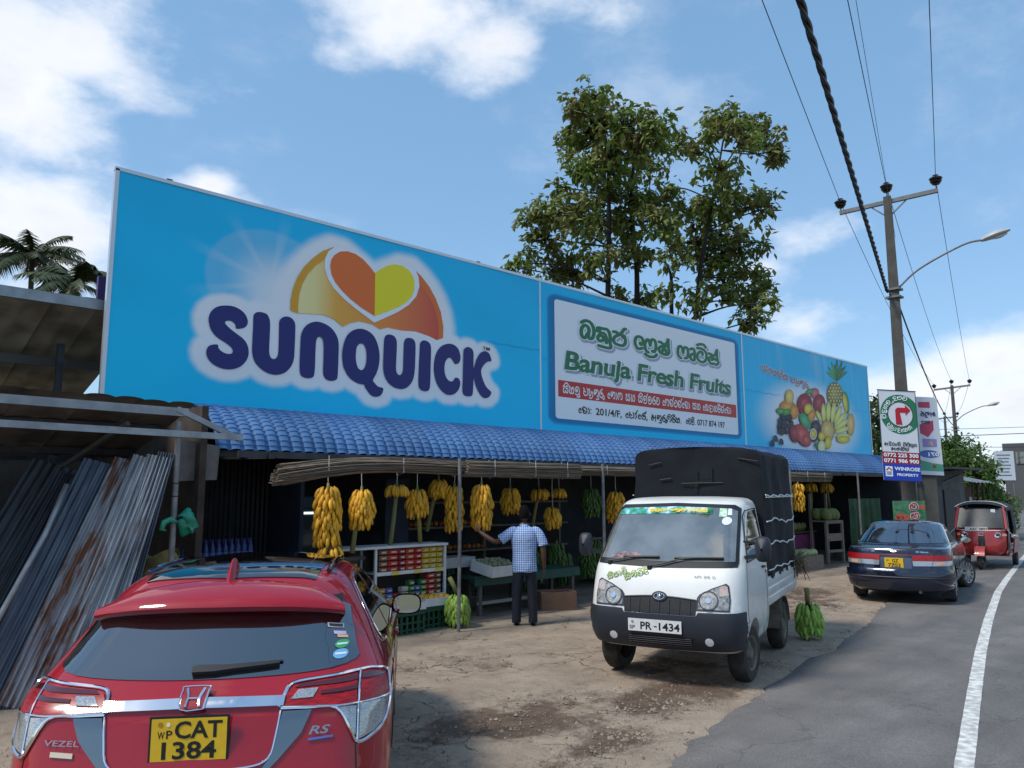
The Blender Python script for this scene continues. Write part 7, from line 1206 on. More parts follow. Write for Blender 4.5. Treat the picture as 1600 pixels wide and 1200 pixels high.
# local frame: x away from the camera, y to the man's left
spine = [((0, 0, .93), .10), ((.0, 0, 1.10), .10), ((.0, 0, 1.30), .105), ((-.01, 0, 1.42), .085), ((-.005, 0, 1.49), .065), ((.01, 0, 1.56), .058)]
armL = [((0, .15, 1.42), .055), ((-.02, .25, 1.36), .052), ((-.02, .44, 1.24), .044), ((.10, .60, 1.33), .038), ((.16, .70, 1.40), .030)]; armR = [((0, -.15, 1.42), .055), ((-.01, -.25, 1.32), .052), ((-.03, -.295, 1.10), .044), ((.03, -.30, .90), .035), ((.05, -.30, .83), .030)]
legs = [[((0, s*.09, .86), .075), ((.01, s*.115, .50), .058), ((-.02, s*(.125 if s < 0 else .12), .10), .048), ((.0, s*.125, .05), .042)] for s in (1, -1)]
bm_ = person_mesh(spine, [armL, armR]+legs); bd_ = link('body', bm_, skin, man)
hd = B(); P = []
for i in range(15):
    a = math.pi*i/14; z = -.125*math.cos(a); r_ = math.sin(a); P.append([(.02+(.098 if math.cos(p) > 0 else .102)*r_*math.cos(p)*(1-.10*(z < -.03)*(math.cos(p) < 0)), .076*r_*math.sin(p)*(1-.14*(z < -.04)), 1.665+z) for p in [2*math.pi*k/20 for k in range(21)]])
hd.grid(P); hd.tube([(.10, 0, 1.69), (.128, 0, 1.645), (.112, 0, 1.635)], [.012, .018, .012], 6)
for s in (1, -1): hd.tube([(.012, s*.076, 1.69), (.0, s*.092, 1.675), (.01, s*.078, 1.635)], [.012, .016, .008], 6)
hd.build('head', skin, bd_, smooth=True)
for s in (1, -1): B().lathe([(0, -.011), (.011, 0), (0, .011)], 8, 'x', (.108, s*.032, 1.675)).build('eye', pblack, bd_)
B().tube([(.112, -.025, 1.60), (.118, 0, 1.602), (.112, .025, 1.60)], .006, 6).build('mouth', M('lip', (.10, .035, .03), .6), bd_)
hr = B(); P = []
for i in range(12):
    a = math.pi*(i/11)*.66; P.append([(.008+.112*math.sin(a)*math.cos(p)*(.86 if math.cos(p) > .2 else 1), .087*math.sin(a)*math.sin(p), 1.672+.140*math.cos(a)-(.0 if math.cos(p) < .3 else -.03*(i/11))) for p in [2*math.pi*k/24 for k in range(25)]])
hr.grid(P); hr.build('hair', M('black_hair', (.006, .005, .005), .95, spec=.15, bump=.5, bscale=80), bd_, smooth=True)
def hand(base, d, pn, thumb, curl):
    b = B(); base, d, pn, th = Vector(base), Vector(d).normalized(), Vector(pn).normalized(), Vector(thumb).normalized(); w_ = d.cross(pn).normalized(); w_ = w_ if w_.dot(th) > 0 else -w_
    P = []
    for i in range(6): t_ = i/5; P.append([base+d*(.085*t_)+w_*((.026+.016*math.sin(t_*1.5))*math.cos(a))+pn*((.014+.002*t_)*math.sin(a)) for a in [2*math.pi*k/12 for k in range(13)]])
    b.grid([[tuple(p) for p in r] for r in P])
    for k, L_ in enumerate((.070, .078, .072, .058)):
        o = base+d*.078+w_*(.030-.020*k); b.tube([o, o+d*L_*.45+pn*curl*.012, o+d*L_*.75+pn*curl*.032, o+d*L_*.9+pn*curl*.052], [.0095, .009, .008, .006], 7)
    o = base+d*.02+w_*.030; b.tube([o, o+d*.03+w_*.022, o+d*.06+w_*.024+pn*curl*.012], [.012, .010, .007], 7); return b
hand((.155, .695, 1.395), (.45, .45, .75), (.7, -.6, -.1), (-.5, .2, .2), .7).build('hand', skin, bd_, smooth=True); hand((.05, -.30, .835), (.12, .0, -1), (.25, .95, 0), (.9, .2, -.1), .9).build('hand', skin, bd_, smooth=True)
B().lathe([(.033, -.008), (.036, 0), (.033, .008)], 14, 'y', (.135, .655, 1.365)).build('watch', chrome, bd_)
def grow(pts, k): return [(p, r*k if not isinstance(k, list) else r*k[i]) for i, (p, r) in enumerate(pts)]
def ell(rows, n=24, f=0.0): return [[(cx+dx*math.cos(a)*(1+f*math.sin(a*7+z*19)), cy+dy*math.sin(a)*(1+f*math.sin(a*9-z*23)), z+.004*math.sin(a*5)) for a in [2*math.pi*k/n for k in range(n+1)]] for z, cx, cy, dx, dy in rows]
sb_ = B(); sb_.grid(ell([(.80, 0, 0, .138, .196), (.81, 0, 0, .142, .200), (.92, 0, 0, .134, .192), (1.05, 0, 0, .126, .183), (1.18, 0, 0, .130, .192), (1.30, -.005, 0, .133, .205), (1.38, -.01, 0, .124, .206), (1.43, -.01, 0, .105, .185), (1.465, -.008, 0, .085, .135), (1.49, -.005, 0, .072, .085)], 32, .018))
for pts in ([(0, .12, 1.42), (0, .18, 1.405), (-.015, .25, 1.36), (-.02, .33, 1.305), (-.02, .365, 1.28)], [(0, -.12, 1.42), (0, -.18, 1.40), (-.005, -.235, 1.34), (-.01, -.275, 1.25), (-.01, -.288, 1.20)]): sb_.tube(spline(pts, 3), [.070, .074, .078, .080, .081, .081, .080, .080, .080, .080, .080, .081, .081][:13], 14, False)
so_ = sb_.build('shirt', shirt_mat(), man, smooth=True, fix=False)
B().lathe([(.072, 1.475), (.070, 1.515), (.064, 1.52), (.066, 1.48)], 18, 'z', (-.003, 0, 0)).build('collar', so_.data.materials[0], so_, smooth=True)
tb_ = B(); tb_.grid(ell([(.985, 0, 0, .115, .165), (.93, 0, 0, .122, .172), (.86, 0, 0, .128, .178), (.79, 0, 0, .118, .175), (.74, 0, 0, .09, .16)], 28, .01))
for s in (1, -1): tb_.grid(ell([(.84, 0, s*.085, .112, .095), (.70, .0, s*.098, .100, .088), (.52, .006, s*.112, .084, .076), (.32, -.006, s*.122, .076, .070), (.14, -.012, s*.126, .074, .068), (.045, -.006, s*.127, .080, .070)], 20, .025))
tb_.build('trousers', M('navy_trousers', (.014, .017, .030), .8, var=.25, vscale=8, bump=.5, bscale=14), man, smooth=True, fix=False)
for s in (1, -1):
    b = B(); P = []
    for i in range(9): t_ = i/8; x = -.09+.27*t_; w_ = .046*math.sin(math.pi*min(.97, max(.12, t_*.92+.06)))**.5; h = .085-.045*t_; P.append([(x, s*.125+w_*math.cos(a), max(.002, .012+h*max(0, math.sin(a)))) for a in [2*math.pi*k/14 for k in range(15)]])
    b.grid(P); b.build('shoe', M('dark_leather', (.03, .018, .014), .45), man, smooth=True)

# clutter at the back of the shop
for k, (x, y, z, lb) in enumerate(((9.2, 11.6, 0, 'green plastic crate in the dark back of the shop, lower left of three'), (9.9, 11.7, 0, 'green plastic crate in the dark back of the shop, lower right of three'), (9.55, 11.65, .32, 'green plastic crate on top of two others in the dark back of the shop'))): crate((x, y, z), lb)
for k, (x, y, z, rz) in enumerate(((8.6, 12.2, 0, .1), (8.62, 12.22, .36, -.08), (13.6, 11.2, 0, .2), (14.3, 11.3, 0, -.1))):
    t = thing('fruit_carton', ['pale carton at the back behind the foam box, lower', 'pale carton at the back behind the foam box, upper', 'pale carton behind the truck, left of two', 'pale carton behind the truck, right of two'][k], 'carton', (x, y, z), rz, 'cartons at the back of the shop'); B().box((0, 0, .17), (.55, .4, .34)).build('box', M('carton_pale', (.34, .27, .19), .85, var=.2, vscale=4), t); B().box((0, -.203, .17), (.56, .006, .05)).build('tape', M('carton_tape', (.40, .33, .20), .4), t); B().box((0, 0, .343), (.56, .05, .006)).build('tape', MATS['carton_tape'], t)
bs_ = thing('back_shelf', 'dim wooden shelf of fruit along the back wall', 'shelf', (11.4, 12.9, 0))
for z in (.75, 1.25, 1.75): B().box((0, 0, z), (5.0, .45, .04)).build('board', wd, bs_)
for x in (-2.4, 0, 2.4): B().box((x, .1, .95), (.06, .3, 1.9)).build('upright', wd, bs_)
for k in range(34): fruit(*(('orange', M('orange_peel', (.52, .19, .02), .5, col2=(.48, .24, .04), vscale=8), .06) if k % 2 else ('apple', M('apple_red', (.34, .03, .03), .4, col2=(.42, .16, .06), vscale=6), .058)), 9.2+.13*(k % 17)+.02*(k//17), 12.8, (.83, 1.33)[k//17], '%s on the %s board of the back shelf' % (('orange' if k % 2 else 'red apple'), ('lower', 'upper')[k//17]), '%s on the %s back shelf board' % (('oranges' if k % 2 else 'apples'), ('lower', 'upper')[k//17]), 'fruit')
# ---------------------------------------------------------------- power poles, wires, lamp
conc = M('pole_concrete', (.095, .088, .08), .9, var=.25, vscale=5, bump=.3, bscale=20); wire = M('wire_dark', (.012, .014, .03), .5); insul = M('brown_porcelain', (.02, .013, .012), .25, coat=.5); galv = M('galvanised', (.20, .20, .20), .6, metal=.4, var=.2)
WD = Vector((math.cos(R(17.3)), math.sin(R(17.3)), 0)); XD = Vector((.26, -.965, 0)).normalized()
def power_pole(loc, label, lamp=True, hgt=8.1, arm=.94, k=1.0):
    t = thing('power_pole', label, 'utility pole', loc, 0, 'concrete power poles along the road')
    def q(n, m, b): return b.build(n, m, t, smooth=True, angle=40)
    b = B(); P = []
    for z in [hgt*i/10 for i in range(11)]: w_, d_ = (.155-.075*z/hgt)*k, (.125-.055*z/hgt)*k; P.append([(WD*(c*d_)+XD*(s*w_)+Vector((0, 0, z))).to_tuple() for c, s in ((-1, -1), (1, -1), (1, 1), (-1, 1), (-1, -1))])
    b.grid(P); b.add(P[-1][:4], [(0, 1, 2, 3)]); b.build('shaft', conc, t)
    a0, a1 = -XD*arm+Vector((0, 0, hgt-.20)), XD*arm+Vector((0, 0, hgt-.06)); b = B(); b.bar(a0, a1, .09, .10); b.build('crossarm', galv, t)
    for s in (-1, 1): b = B(); b.bar(XD*s*.45+Vector((0, 0, hgt-.14)), Vector((0, 0, hgt-.55)), .03, .03); b.build('arm_brace', galv, t)
    pins = []
    for s, z in ((-.97, hgt-.18), (0, hgt+.02), (.97, hgt-.02)):
        c = XD*arm*s+Vector((0, 0, z)); q('insulator', insul, B().lathe([(r_*k*1.2, h_*k*1.1) for r_, h_ in [(.012, 0), (.012, .08), (.05, .085), (.07, .105), (.05, .12), (.085, .13), (.10, .155), (.075, .175), (.10, .185), (.115, .215), (.09, .24), (.045, .26), (.05, .285), (0, .29)]], 16, 'z', c)); pins.append(Vector(loc)+c+Vector((0, 0, .27)))
    for z in (hgt-2.45, hgt-2.65): b = B(); b.box((0, 0, z), (.30, .34, .05)); b.build('clamp', galv, t)
    if lamp:
        p0 = Vector((0, 0, hgt-2.2*k)); p1 = XD*.5*k+Vector((0, 0, hgt-1.75*k)); p2 = XD*1.35*k+Vector((0, 0, hgt-1.35*k)); p3 = XD*1.75*k+Vector((0, 0, hgt-1.30*k)); q('lamp_arm', galv, B().tube(spline([p0, p1, p2, p3], 6), .026, 8))
        b = B(); P = []; ax = (XD+Vector((0, 0, .28))).normalized(); upv = Vector((0, 0, 1)); sd = ax.cross(upv).normalized(); uu = sd.cross(ax)
        for i in range(10):
            tt = i/9; r_ = (.05+.10*math.sin(math.pi*min(1, tt*.9+.08))); P.append([(p3+ax*(-.05+.62*tt)+sd*(r_*math.cos(a))+uu*(r_*.55*math.sin(a)*(1.3 if math.sin(a) > 0 else .7))).to_tuple() for a in [2*math.pi*k/18 for k in range(19)]])
        b.grid(P); q('lamp_head', M('lamp_grey', (.42, .43, .44), .45), b); b = B(); P = [[(p3+ax*(.16+.34*i/6)+sd*(.08*math.sin(math.pi*(i+.6)/7.2)*math.cos(a))-uu*(.055+.05*math.sin(math.pi*(i+.5)/7)*math.sin(a))).to_tuple() for a in [math.pi*k/10 for k in range(11)]] for i in range(7)]; b.grid(P); q('lamp_glass', M('lamp_bowl', (.55, .57, .58), .25, coat=.5), b)
    return pins
PA = power_pole((20.15, 7.14, 0), 'tall concrete power pole with street lamp right of the billboard', True, 9.45, 1.15, 1.15)
PB = power_pole((49.7, 14.8, 0), 'distant concrete power pole with a lamp above the far trees'); PC = power_pole((67.8, 20.9, 0), 'farthest concrete power pole without lamp above the trees', False, 7.9)
PZ = [p-WD*46+Vector((0, 0, .0)) for p in PA]
def wire_obj(a, b_, sag, r, label, n=24, mat=wire, cat='wire', group='power lines over the road'):
    a, b_ = Vector(a), Vector(b_); pts = [a.lerp(b_, i/n)-Vector((0, 0, sag*4*(i/n)*(1-i/n))) for i in range(n+1)]; return tag(B().tube(pts, r, 5).build('wire', mat, None, smooth=True), label, cat, group)
for k, nm in enumerate(('left', 'middle', 'right')):
    wire_obj(PZ[k], PA[k], .25, .008, '%s overhead wire running from the near pole out of the top of the picture' % nm); wire_obj(PA[k], PB[k], .5, .008, '%s overhead wire from the near pole to the distant lamp pole' % nm); wire_obj(PB[k], PC[k], .3, .010, '%s faint wire between the two distant poles' % nm)
b = B(); A0, A1 = Vector((20.0, 7.15, 6.95))-WD*46+Vector((0, 0, .0)), Vector((20.0, 7.25, 6.95)); n = 420
for ph in (0, 2.1, 4.2):
    pts = []
    for i in range(n+1):
        p = A0.lerp(A1, i/n)-Vector((0, 0, .12*4*(i/n)*(1-i/n))); a = i*.62+ph; pts.append(p+XD*(.023*math.cos(a))+Vector((0, 0, .023*math.sin(a))))
    b.tube(pts, .022, 5)
tag(b.build('twisted_cable', M('cable_black', (.010, .010, .013), .5), None, smooth=True, fix=False), 'thick twisted black cable running from the pole up out of the picture', 'cable')
wire_obj((20.15, 7.14, 6.95), (49.7, 14.8, 5.7), .7, .022, 'black bundled cable sagging from the near pole towards the distant poles', mat=MATS['cable_black'])
wire_obj(Vector((20.35, 6.55, 8.6))-WD*46, (20.17, 7.02, 8.35), .3, .004, 'thinnest kinked wire left of the right overhead wire'); wire_obj((25.5, 12, 3.7), (38, -4, 4.6), .2, .012, 'service wire crossing level behind the pole at the right'); wire_obj((52, 22, 6.0), (62, -2, 6.4), .3, .014, 'upper far wire crossing the road at the right'); wire_obj((52, 22, 5.0), (66, -2, 5.2), .4, .014, 'lower far wire crossing the road at the right')
# ---------------------------------------------------------------- banners on the pole
bn1 = thing('pole_banner', 'white and blue property banner with red turn arrow on the pole', 'banner', (19.73, 7.16, 0), 0); bu_ = Vector((.70, -.66, 0)).normalized(); bn_ = Vector((-bu_.y*-1, 0, 0)); nrm_ = Vector((bu_.y, -bu_.x, 0)); nrm_ = nrm_ if nrm_.dot(Vector((-1, -.3, 0))) > 0 else -nrm_
BW, BT, BB = .90, 4.39, 2.22; off0 = Vector((-.05, .05, 0))
def bpos(u, v, d=0.0): return (off0+nrm_*(.24+d)+bu_*((u-.5)*BW)+Vector((0, 0, BB+(BT-BB)*v-.05*u))).to_tuple()
def quad(name, mat, par, u0, u1, v0, v1, d, n=4): b = B(); b.grid([[bpos(u0+(u1-u0)*i/n, v0+(v1-v0)*j/n, d) for j in range(n+1)] for i in range(n+1)]); return b.build(name, mat, par)
wb = M('banner_white', (.70, .72, .76), .55); sh = B().prism([bpos(0, 0), bpos(1, 0), bpos(1, 1), bpos(0, 1)], nrm_*-.008).build('sheet', wb, bn1)
quad('blue_field', M('banner_blue', (.015, .05, .42), .5), sh, 0, 1, 0, .185, .004); quad('red_field', M('banner_red', (.33, .015, .04), .5), sh, 0, 1, .185, .315, .004)
for v in (0, 1): b = B(); b.bar(bpos(-.02, v), bpos(1.02, v), .018); b.build('batten', pblack, bn1)
b = B(); b.bar(bpos(0, .99, .004), bpos(0, .3, .004), .012); b.bar(bpos(1, .99, .004), bpos(1, .2, .004), .012); b.build('edge_tape', pblack, bn1)
cx, cv = .56, .735; asp = BW/(BT-BB)
def circ(r0, r1, a0, a1, d, name, mat, n=40):
    b = B(); P = []
    for i in range(n+1):
        a = a0+(a1-a0)*i/n; P.append([bpos(min(.995, cx+r*math.cos(a)), cv+r*asp*math.sin(a), d) for r in (r0, r1)])
    b.grid(P); return b.build(name, mat, sh)
circ(.33, .53, 0, 2*math.pi, .004, 'green_ring', M('banner_green', (.02, .19, .09), .5)); circ(.325, .345, 0, 2*math.pi, .006, 'maroon_ring', M('banner_maroon', (.10, .01, .02), .5))
b = B(); b.poly([bpos(u, v, .007) for u, v in ((.43, .62), (.60, .62), (.55, .755), (.70, .755), (.70, .725), (.84, .785), (.70, .845), (.70, .81), (.50, .81), (.43, .785))]); b.build('turn_arrow', M('arrow_red', (.50, .012, .03), .5), sh)
def uv_txt(txt, u, v, h, w, d, mat, name, bold=.03): b = B(); put_latin(b, txt, bpos(u, v, d), bu_*1.0+Vector((0, 0, -.05/BW)), (0, 0, 1), h*1.22, w*1.22, bold); b.build(name, mat, sh, fix=False)
uv_txt('0772 225 300', .04, .262, .072, .68, .008, white2, 'phone_lettering'); uv_txt('0771 986 900', .04, .200, .072, .68, .008, white2, 'phone_lettering'); uv_txt('WINROSE', .30, .115, .068, .50, .008, white2, 'name_lettering'); uv_txt('PROPERTY', .36, .055, .050, .42, .008, white2, 'name_lettering')
quad('house_mark', white2, sh, .06, .25, .045, .155, .007); b = B(); b.poly([bpos(u, v, .010) for u, v in ((.07, .115), (.155, .148), (.24, .115), (.22, .105), (.155, .13), (.09, .105))]); b.build('house_roof', MATS['arrow_red'], sh); quad('house_wall', M('house_grey', (.35, .35, .42), .5), sh, .09, .22, .06, .10, .010)
def uv_sin(words, u, v, h, w, d, mat, sw=.17): b = B(); put_sinhala(b, words, bpos(u, v, d), bu_+Vector((0, 0, -.05/BW)), (0, 0, 1), h*1.22, w*1.22, sw, nrm_*.002); b.build('sinhala_lettering', mat, sh, fix=False)
uv_sin('a_da_i_va_e_na_i_ _va_i_va_i_sa_u_ma', .08, .385, .055, .64, .006, black, .2); uv_sin('a_ka_la_i_na_hal', .25, .335, .055, .36, .006, black, .2)
def ring_txt(words, a0, a1, flip=False):
    b = B(); O = Vector(bpos(cx, cv, .010)); put_sinhala(b, words, O, bu_*1.0, Vector((0, 0, 1)), .09*(1 if not flip else -1), 1, .17, nrm_*.002, arc=((.395 if not flip else .475)*BW, a0, a1-a0)); b.build('ring_lettering', white2, sh, fix=False)
ring_txt('va_i_da_u_ha_la_ _u_da_ma_tta', R(195), R(62)); ring_txt('pa_u_lla_aa_da_e_ya_ka', R(215), R(310), True)
bn2 = thing('rear_banner', 'white advertising banner seen from behind, half covered by the property banner', 'banner', (20.52, 7.02, 0)); r0 = Vector((0, 0, 0))
def b2(u, v, d=0.0): return (bu_*((u-.3)*.86)+nrm_*(.1+d)+Vector((.25, .1, 2.38+1.95*v-.04*u))).to_tuple()
s2_ = B().prism([b2(0, 0), b2(1, 0), b2(.96, 1), b2(0, 1)], nrm_*-.008).build('sheet', wb, bn2)
def q2(n, m, pts, d=.004): b = B(); b.poly([b2(u, v, d) for u, v in pts]); b.build(n, m, s2_)
q2('green_wave', M('wave_green', (.10, .35, .22), .5), ((.0, .05), (1, .05), (.99, .14), (.7, .15), (.3, .19), (0, .17))); q2('blue_oval', M('oval_blue', (.08, .16, .45), .5), [(.62+.30*math.cos(a), .265+.05*math.sin(a)) for a in [2*math.pi*k/20 for k in range(20)]]); q2('lilac_box', M('lilac', (.33, .25, .55), .5), ((.45, .35), (.86, .36), (.86, .46), (.45, .46))); q2('red_shape', M('banner_rose', (.48, .06, .12), .5), ((.4, .53), (.62, .48), (.80, .58), (.80, .70), (.4, .64))); q2('red_tag', MATS['banner_rose'], ((.4, .86), (.74, .86), (.74, .94), (.4, .93))); q2('orange_spot', M('spot_orange', (.6, .2, .06), .5), [(.74+.06*math.cos(a), .11+.025*math.sin(a)) for a in [2*math.pi*k/12 for k in range(12)]])
b = B(); put_latin(b, '071', b2(.90, .245, .008), -bu_, (0, 0, 1), .09, .27, .03); b.build('mirrored_number', white2, s2_, fix=False); b = B(); put_latin(b, 'F', b2(.74, .375, .008), -bu_, (0, 0, 1), .10, .10, .05); b.build('mirrored_letter', M('letter_gold', (.6, .5, .12), .5), s2_, fix=False)
b = B(); put_sinhala(b, 'a_ta_u_ra', b2(.88, .76, .006), -bu_, (0, 0, 1), .10, .38, .22, nrm_*.002); put_sinhala(b, 'ya_ma', b2(.70, .66, .006), -bu_, (0, 0, 1), .07, .22, .22, nrm_*.002); b.build('mirrored_lettering', M('letter_navy', (.03, .04, .12), .5), s2_, fix=False)
pst2 = B().tube([(20.8, 7.2, -.02), (20.8, 7.2, 4.4)], .03, 8); po = thing('banner_post', 'slim grey post carrying the rear banner', 'post', (0, 0, 0)); pst2.build('pipe', pole_m, po, smooth=True)
# ---------------------------------------------------------------- board with tomatoes above the saloon
fs = thing('tomato_sign', 'small painted board with red letter and tomatoes behind the blue saloon', 'sign', (18.7, 6.65, 0), R(-44)); B().box((0, 0, 1.52), (.72, .03, .44)).build('board', M('sign_green', (.02, .13, .06), .5, col2=(.10, .25, .12), vscale=9), fs)
for x, z, r_ in ((-.22, 1.38, .09), (-.10, 1.36, .08), (-.28, 1.34, .06), (.30, 1.60, .06)): b = B(); b.poly([(x+r_*math.cos(a), -.018, z+r_*math.sin(a)) for a in [2*math.pi*k/16 for k in range(16)]]); b.build('painted_tomato', M('tomato_red', (.50, .05, .03), .45, col2=(.55, .12, .06), vscale=20), fs)
for mt, w_, d in ((M('sign_white', (.75, .72, .70), .5), .34, .022), (M('sign_red', (.42, .02, .03), .5), .20, .026)):
    b = B(); put_sinhala(b, 'va', (.0, 0, 1.54), (1, 0, 0), (0, 0, 1), .15, .20, w_, (0, -d, 0)); put_sinhala(b, 'ma', (.02, 0, 1.33), (1, 0, 0), (0, 0, 1), .15, .20, w_, (0, -d, 0)); b.build('painted_letter', mt, fs, fix=False)
for x in (-.3, .3): B().box((x, .03, .66), (.04, .04, 1.32)).build('leg', wd, fs)
# ---------------------------------------------------------------- buildings beyond the shop
gs_ = thing('grey_shed', 'grey walled lock up shed just past the shop end', 'shed', (27.5, 10.2, 0)); B().box((0, 0, 1.3), (2.6, 3.5, 2.6)).build('wall', M('shed_grey', (.11, .115, .11), .9, var=.3, vscale=2), gs_); B().box((0, -.2, 2.66), (3.0, 4.2, .06)).build('roof', dsteel, gs_); B().box((-.1, -1.78, 1.0), (1.5, .05, 2.0)).build('shutter', M('black_shutter', (.02, .02, .024), .6), gs_); B().bar((-1.28, -1.9, 2.2), (.6, -1.9, 2.5), .05).build('brace', dsteel, gs_)
ht = thing('tin_hut', 'small red brown hut with rusty tin roof beyond the saloon', 'hut', (30.5, 9.9, 0)); B().box((0, 0, 1.05), (1.8, 1.8, 2.1)).build('wall', M('hut_red', (.12, .045, .035), .85, var=.4, vscale=5, stretch=(6, 6, .5)), ht); B().box((.75, -.92, 1.45), (.5, .03, .6)).build('poster', M('poster_pale', (.38, .36, .35), .7), ht)
b = B(); b.grid([[(-1.2+2.4*i/24, y, 2.55-.28*(abs(y+.3)/1.2)+.02*math.sin(i*1.57)) for y in (-1.6, -.8, -.3, .4, 1.3)] for i in range(25)]); b.build('roof', M('tin_pale', (.34, .34, .34), .5, metal=.4, var=.3, vscale=4), ht, smooth=True)
for x in (-.85, -.3, .3): B().tube([(x, -1.45, 0), (x, -1.45, 2.3)], .04, 6).build('post', M('post_brown', (.10, .05, .04), .85), ht)
fb_ = thing('grey_building', 'dark grey building with flat canopy at the far right', 'building', (96.6, 21.6, 0), RA); B().box((0, 0, 3.4), (9, 5, 6.8)).build('wall', M('building_grey', (.10, .10, .105), .9, var=.2, vscale=.6), fb_); B().box((-4.55, -1.4, 5.3), (.1, 1.7, 1.2)).build('window', glass, fb_); B().box((-4.55, .8, 5.3), (.1, 1.2, 1.2)).build('window', glass, fb_); B().box((-3.5, -4.2, 7.6), (9, 4.5, .45)).build('canopy', M('canopy_dark', (.07, .068, .07), .8), fb_)
for x in (-6.8, .3): B().tube([(x, -5.6, 0), (x, -5.6, 7.4)], .12, 8).build('column', M('column_grey', (.42, .43, .43), .6), fb_)
B().box((-4.9, -3.6, 3.2), (.5, 3.0, .5)).build('ledge', M('ledge_pale', (.40, .41, .42), .7), fb_)
sg_ = thing('notice_board', 'tall pale notice board with lines of writing before the grey building', 'sign', (58.6, 14.7, 0), R(-55)); B().box((0, 0, 3.6), (1.15, .06, 1.9)).build('board', M('notice_pale', (.55, .60, .64), .6), sg_)
for k in range(7): B().box((-.05, -.04, 4.3-.22*k), (.8-.12*(k % 3), .01, .06)).build('text_line', M('notice_ink', (.15, .16, .20), .7), sg_)
for x in (-.45, .45): B().tube([(x, .06, 0), (x, .06, 3.0)], .04, 6).build('leg', galv, sg_)
B().box((0, 0, 1.2), (3.0, .2, 2.4)).build('boundary_wall', M('wall_grey', (.16, .15, .14), .9, var=.3, vscale=1), tag(thing('roadside_wall', 'low grey wall below the notice board', 'wall', (61.5, 17.2, 0), R(-40))))
tag(B().prism([(0, 0, 2.2), (1.2, -.3, 2.2), (1.2, -.3, 2.9), (0, 0, 3.0)], (.1, .3, 0)).build('orange_flag', M('flag_orange', (.55, .22, .05), .7), None, loc=(52, 15.4, 0)), 'small orange roadside flag at the foot of the far tree', 'flag')
# ---------------------------------------------------------------- trees
def leaf_mats(nm, a, b_):
    m = M(nm, a, .5, col2=b_, vscale=1.1, spec=.4, detail=3); t = m.node_tree; bs = t.nodes['Principled BSDF']; tr_n = t.nodes.new('ShaderNodeBsdfTranslucent'); t.links.new(bs.inputs['Base Color'].links[0].from_socket, tr_n.inputs[0]); ms = t.nodes.new('ShaderNodeMixShader'); ms.inputs[0].default_value = .35; t.links.new(bs.outputs[0], ms.inputs[1]); t.links.new(tr_n.outputs[0], ms.inputs[2]); t.links.new(ms.outputs[0], t.nodes['Material Output'].inputs['Surface']); return m
def tree(name, label, clusters, trunks, mat, dens, ls, seed, barkr=.12, group=None, droop=.35, ground=True):
    q = random.Random(seed); c0 = trunks[0][0]; t = thing(name, label, 'tree', (c0[0], c0[1], 0), 0, group); O = Vector((c0[0], c0[1], 0)); bark = M('dark_bark', (.035, .028, .023), .9, var=.3, vscale=6)
    tp = []
    for tr__ in trunks:
        pts = [Vector(p)-O for p in tr__]; 
        if ground: pts = [Vector((pts[0].x, pts[0].y, -.05))]+pts
        sp__ = spline(pts, 5); n = len(sp__); B().tube(sp__, [barkr*(1-.82*i/n) for i in range(n)], 8).build('trunk', bark, t, smooth=True); tp += [(p, barkr*(1-.82*i/n)) for i, p in enumerate(sp__)]
    br = B(); lf_ = B()
    for x, y, z, r in clusters:
        c = Vector((x, y, z))-O; cand = [(p, w_) for p, w_ in tp if p.z < c.z+.1] or tp; p, w_ = min(cand, key=lambda k: (k[0]-c).length+.5*abs((c.z-k[0].z)-.6)); md = p.lerp(c, .5)+Vector((q.uniform(-.2, .2), q.uniform(-.2, .2), q.uniform(-.1, .25)))
        br.tube(spline([p, md, c], 4), [max(.022, w_*.5*(1-.8*i/8)) for i in range(9)], 5)
        n = max(5, int(dens*r*r)); tw = max(4, n//9)
        for k in range(tw):
            d = Vector((q.gauss(0, 1), q.gauss(0, 1), q.gauss(0, .75))); d = d.normalized()*r*1.22*q.random()**.55; e = c+d; br.tube([c+d*.15, c+d*.6+Vector((0, 0, .06*r)), e], [.014, .009, .004], 4)
            for _ in range(9):
                a = q.uniform(0, 6.28); el = q.uniform(-1.1, .55); dd = Vector((math.cos(a)*math.cos(el), math.sin(a)*math.cos(el), math.sin(el)-droop)).normalized(); L_ = ls*q.uniform(.6, 1.2); b0 = e+Vector((q.gauss(0, .09), q.gauss(0, .09), q.gauss(0, .08)))*max(1, r*1.2); sd = dd.cross(Vector((q.uniform(-.5, .5), q.uniform(-.5, .5), 1))).normalized()*L_*q.uniform(.20, .30); nn = sd.cross(dd).normalized()*L_*.10
                o = len(lf_.v); lf_.v += [b0.to_tuple(), (b0+dd*L_*.42+sd-nn*.2).to_tuple(), (b0+dd*L_*.45+nn).to_tuple(), (b0+dd*L_*.42-sd-nn*.2).to_tuple(), (b0+dd*L_-nn*.8).to_tuple()]; lf_.f += [(o, o+1, o+2), (o, o+2, o+3), (o+1, o+4, o+2), (o+2, o+4, o+3)]
    br.build('branches', bark, t, smooth=True, fix=False); lf_.build('crown', mat, t, fix=False)
lm1 = leaf_mats('broad_leaf', (.19, .27, .06), (.20, .19, .06)); lm2 = leaf_mats('bright_leaf', (.095, .17, .03), (.065, .13, .025)); lm3 = leaf_mats('dark_leaf', (.05, .085, .022), (.07, .11, .03))
tree('broadleaf_tree', 'taller broad leaved tree rising behind the billboard', TREE_A, TRUNK_A, lm1, 820, .28, 1, .125); tree('broadleaf_tree', 'slimmer open crowned tree right of the taller one behind the billboard', TREE_B, TRUNK_B, lm1, 820, .28, 2, .11)
cB = lambda L_: [[(L_[0][0], L_[0][1], .5), (L_[0][0]+.1, L_[0][1], max(p[2] for p in L_)-.3)]]
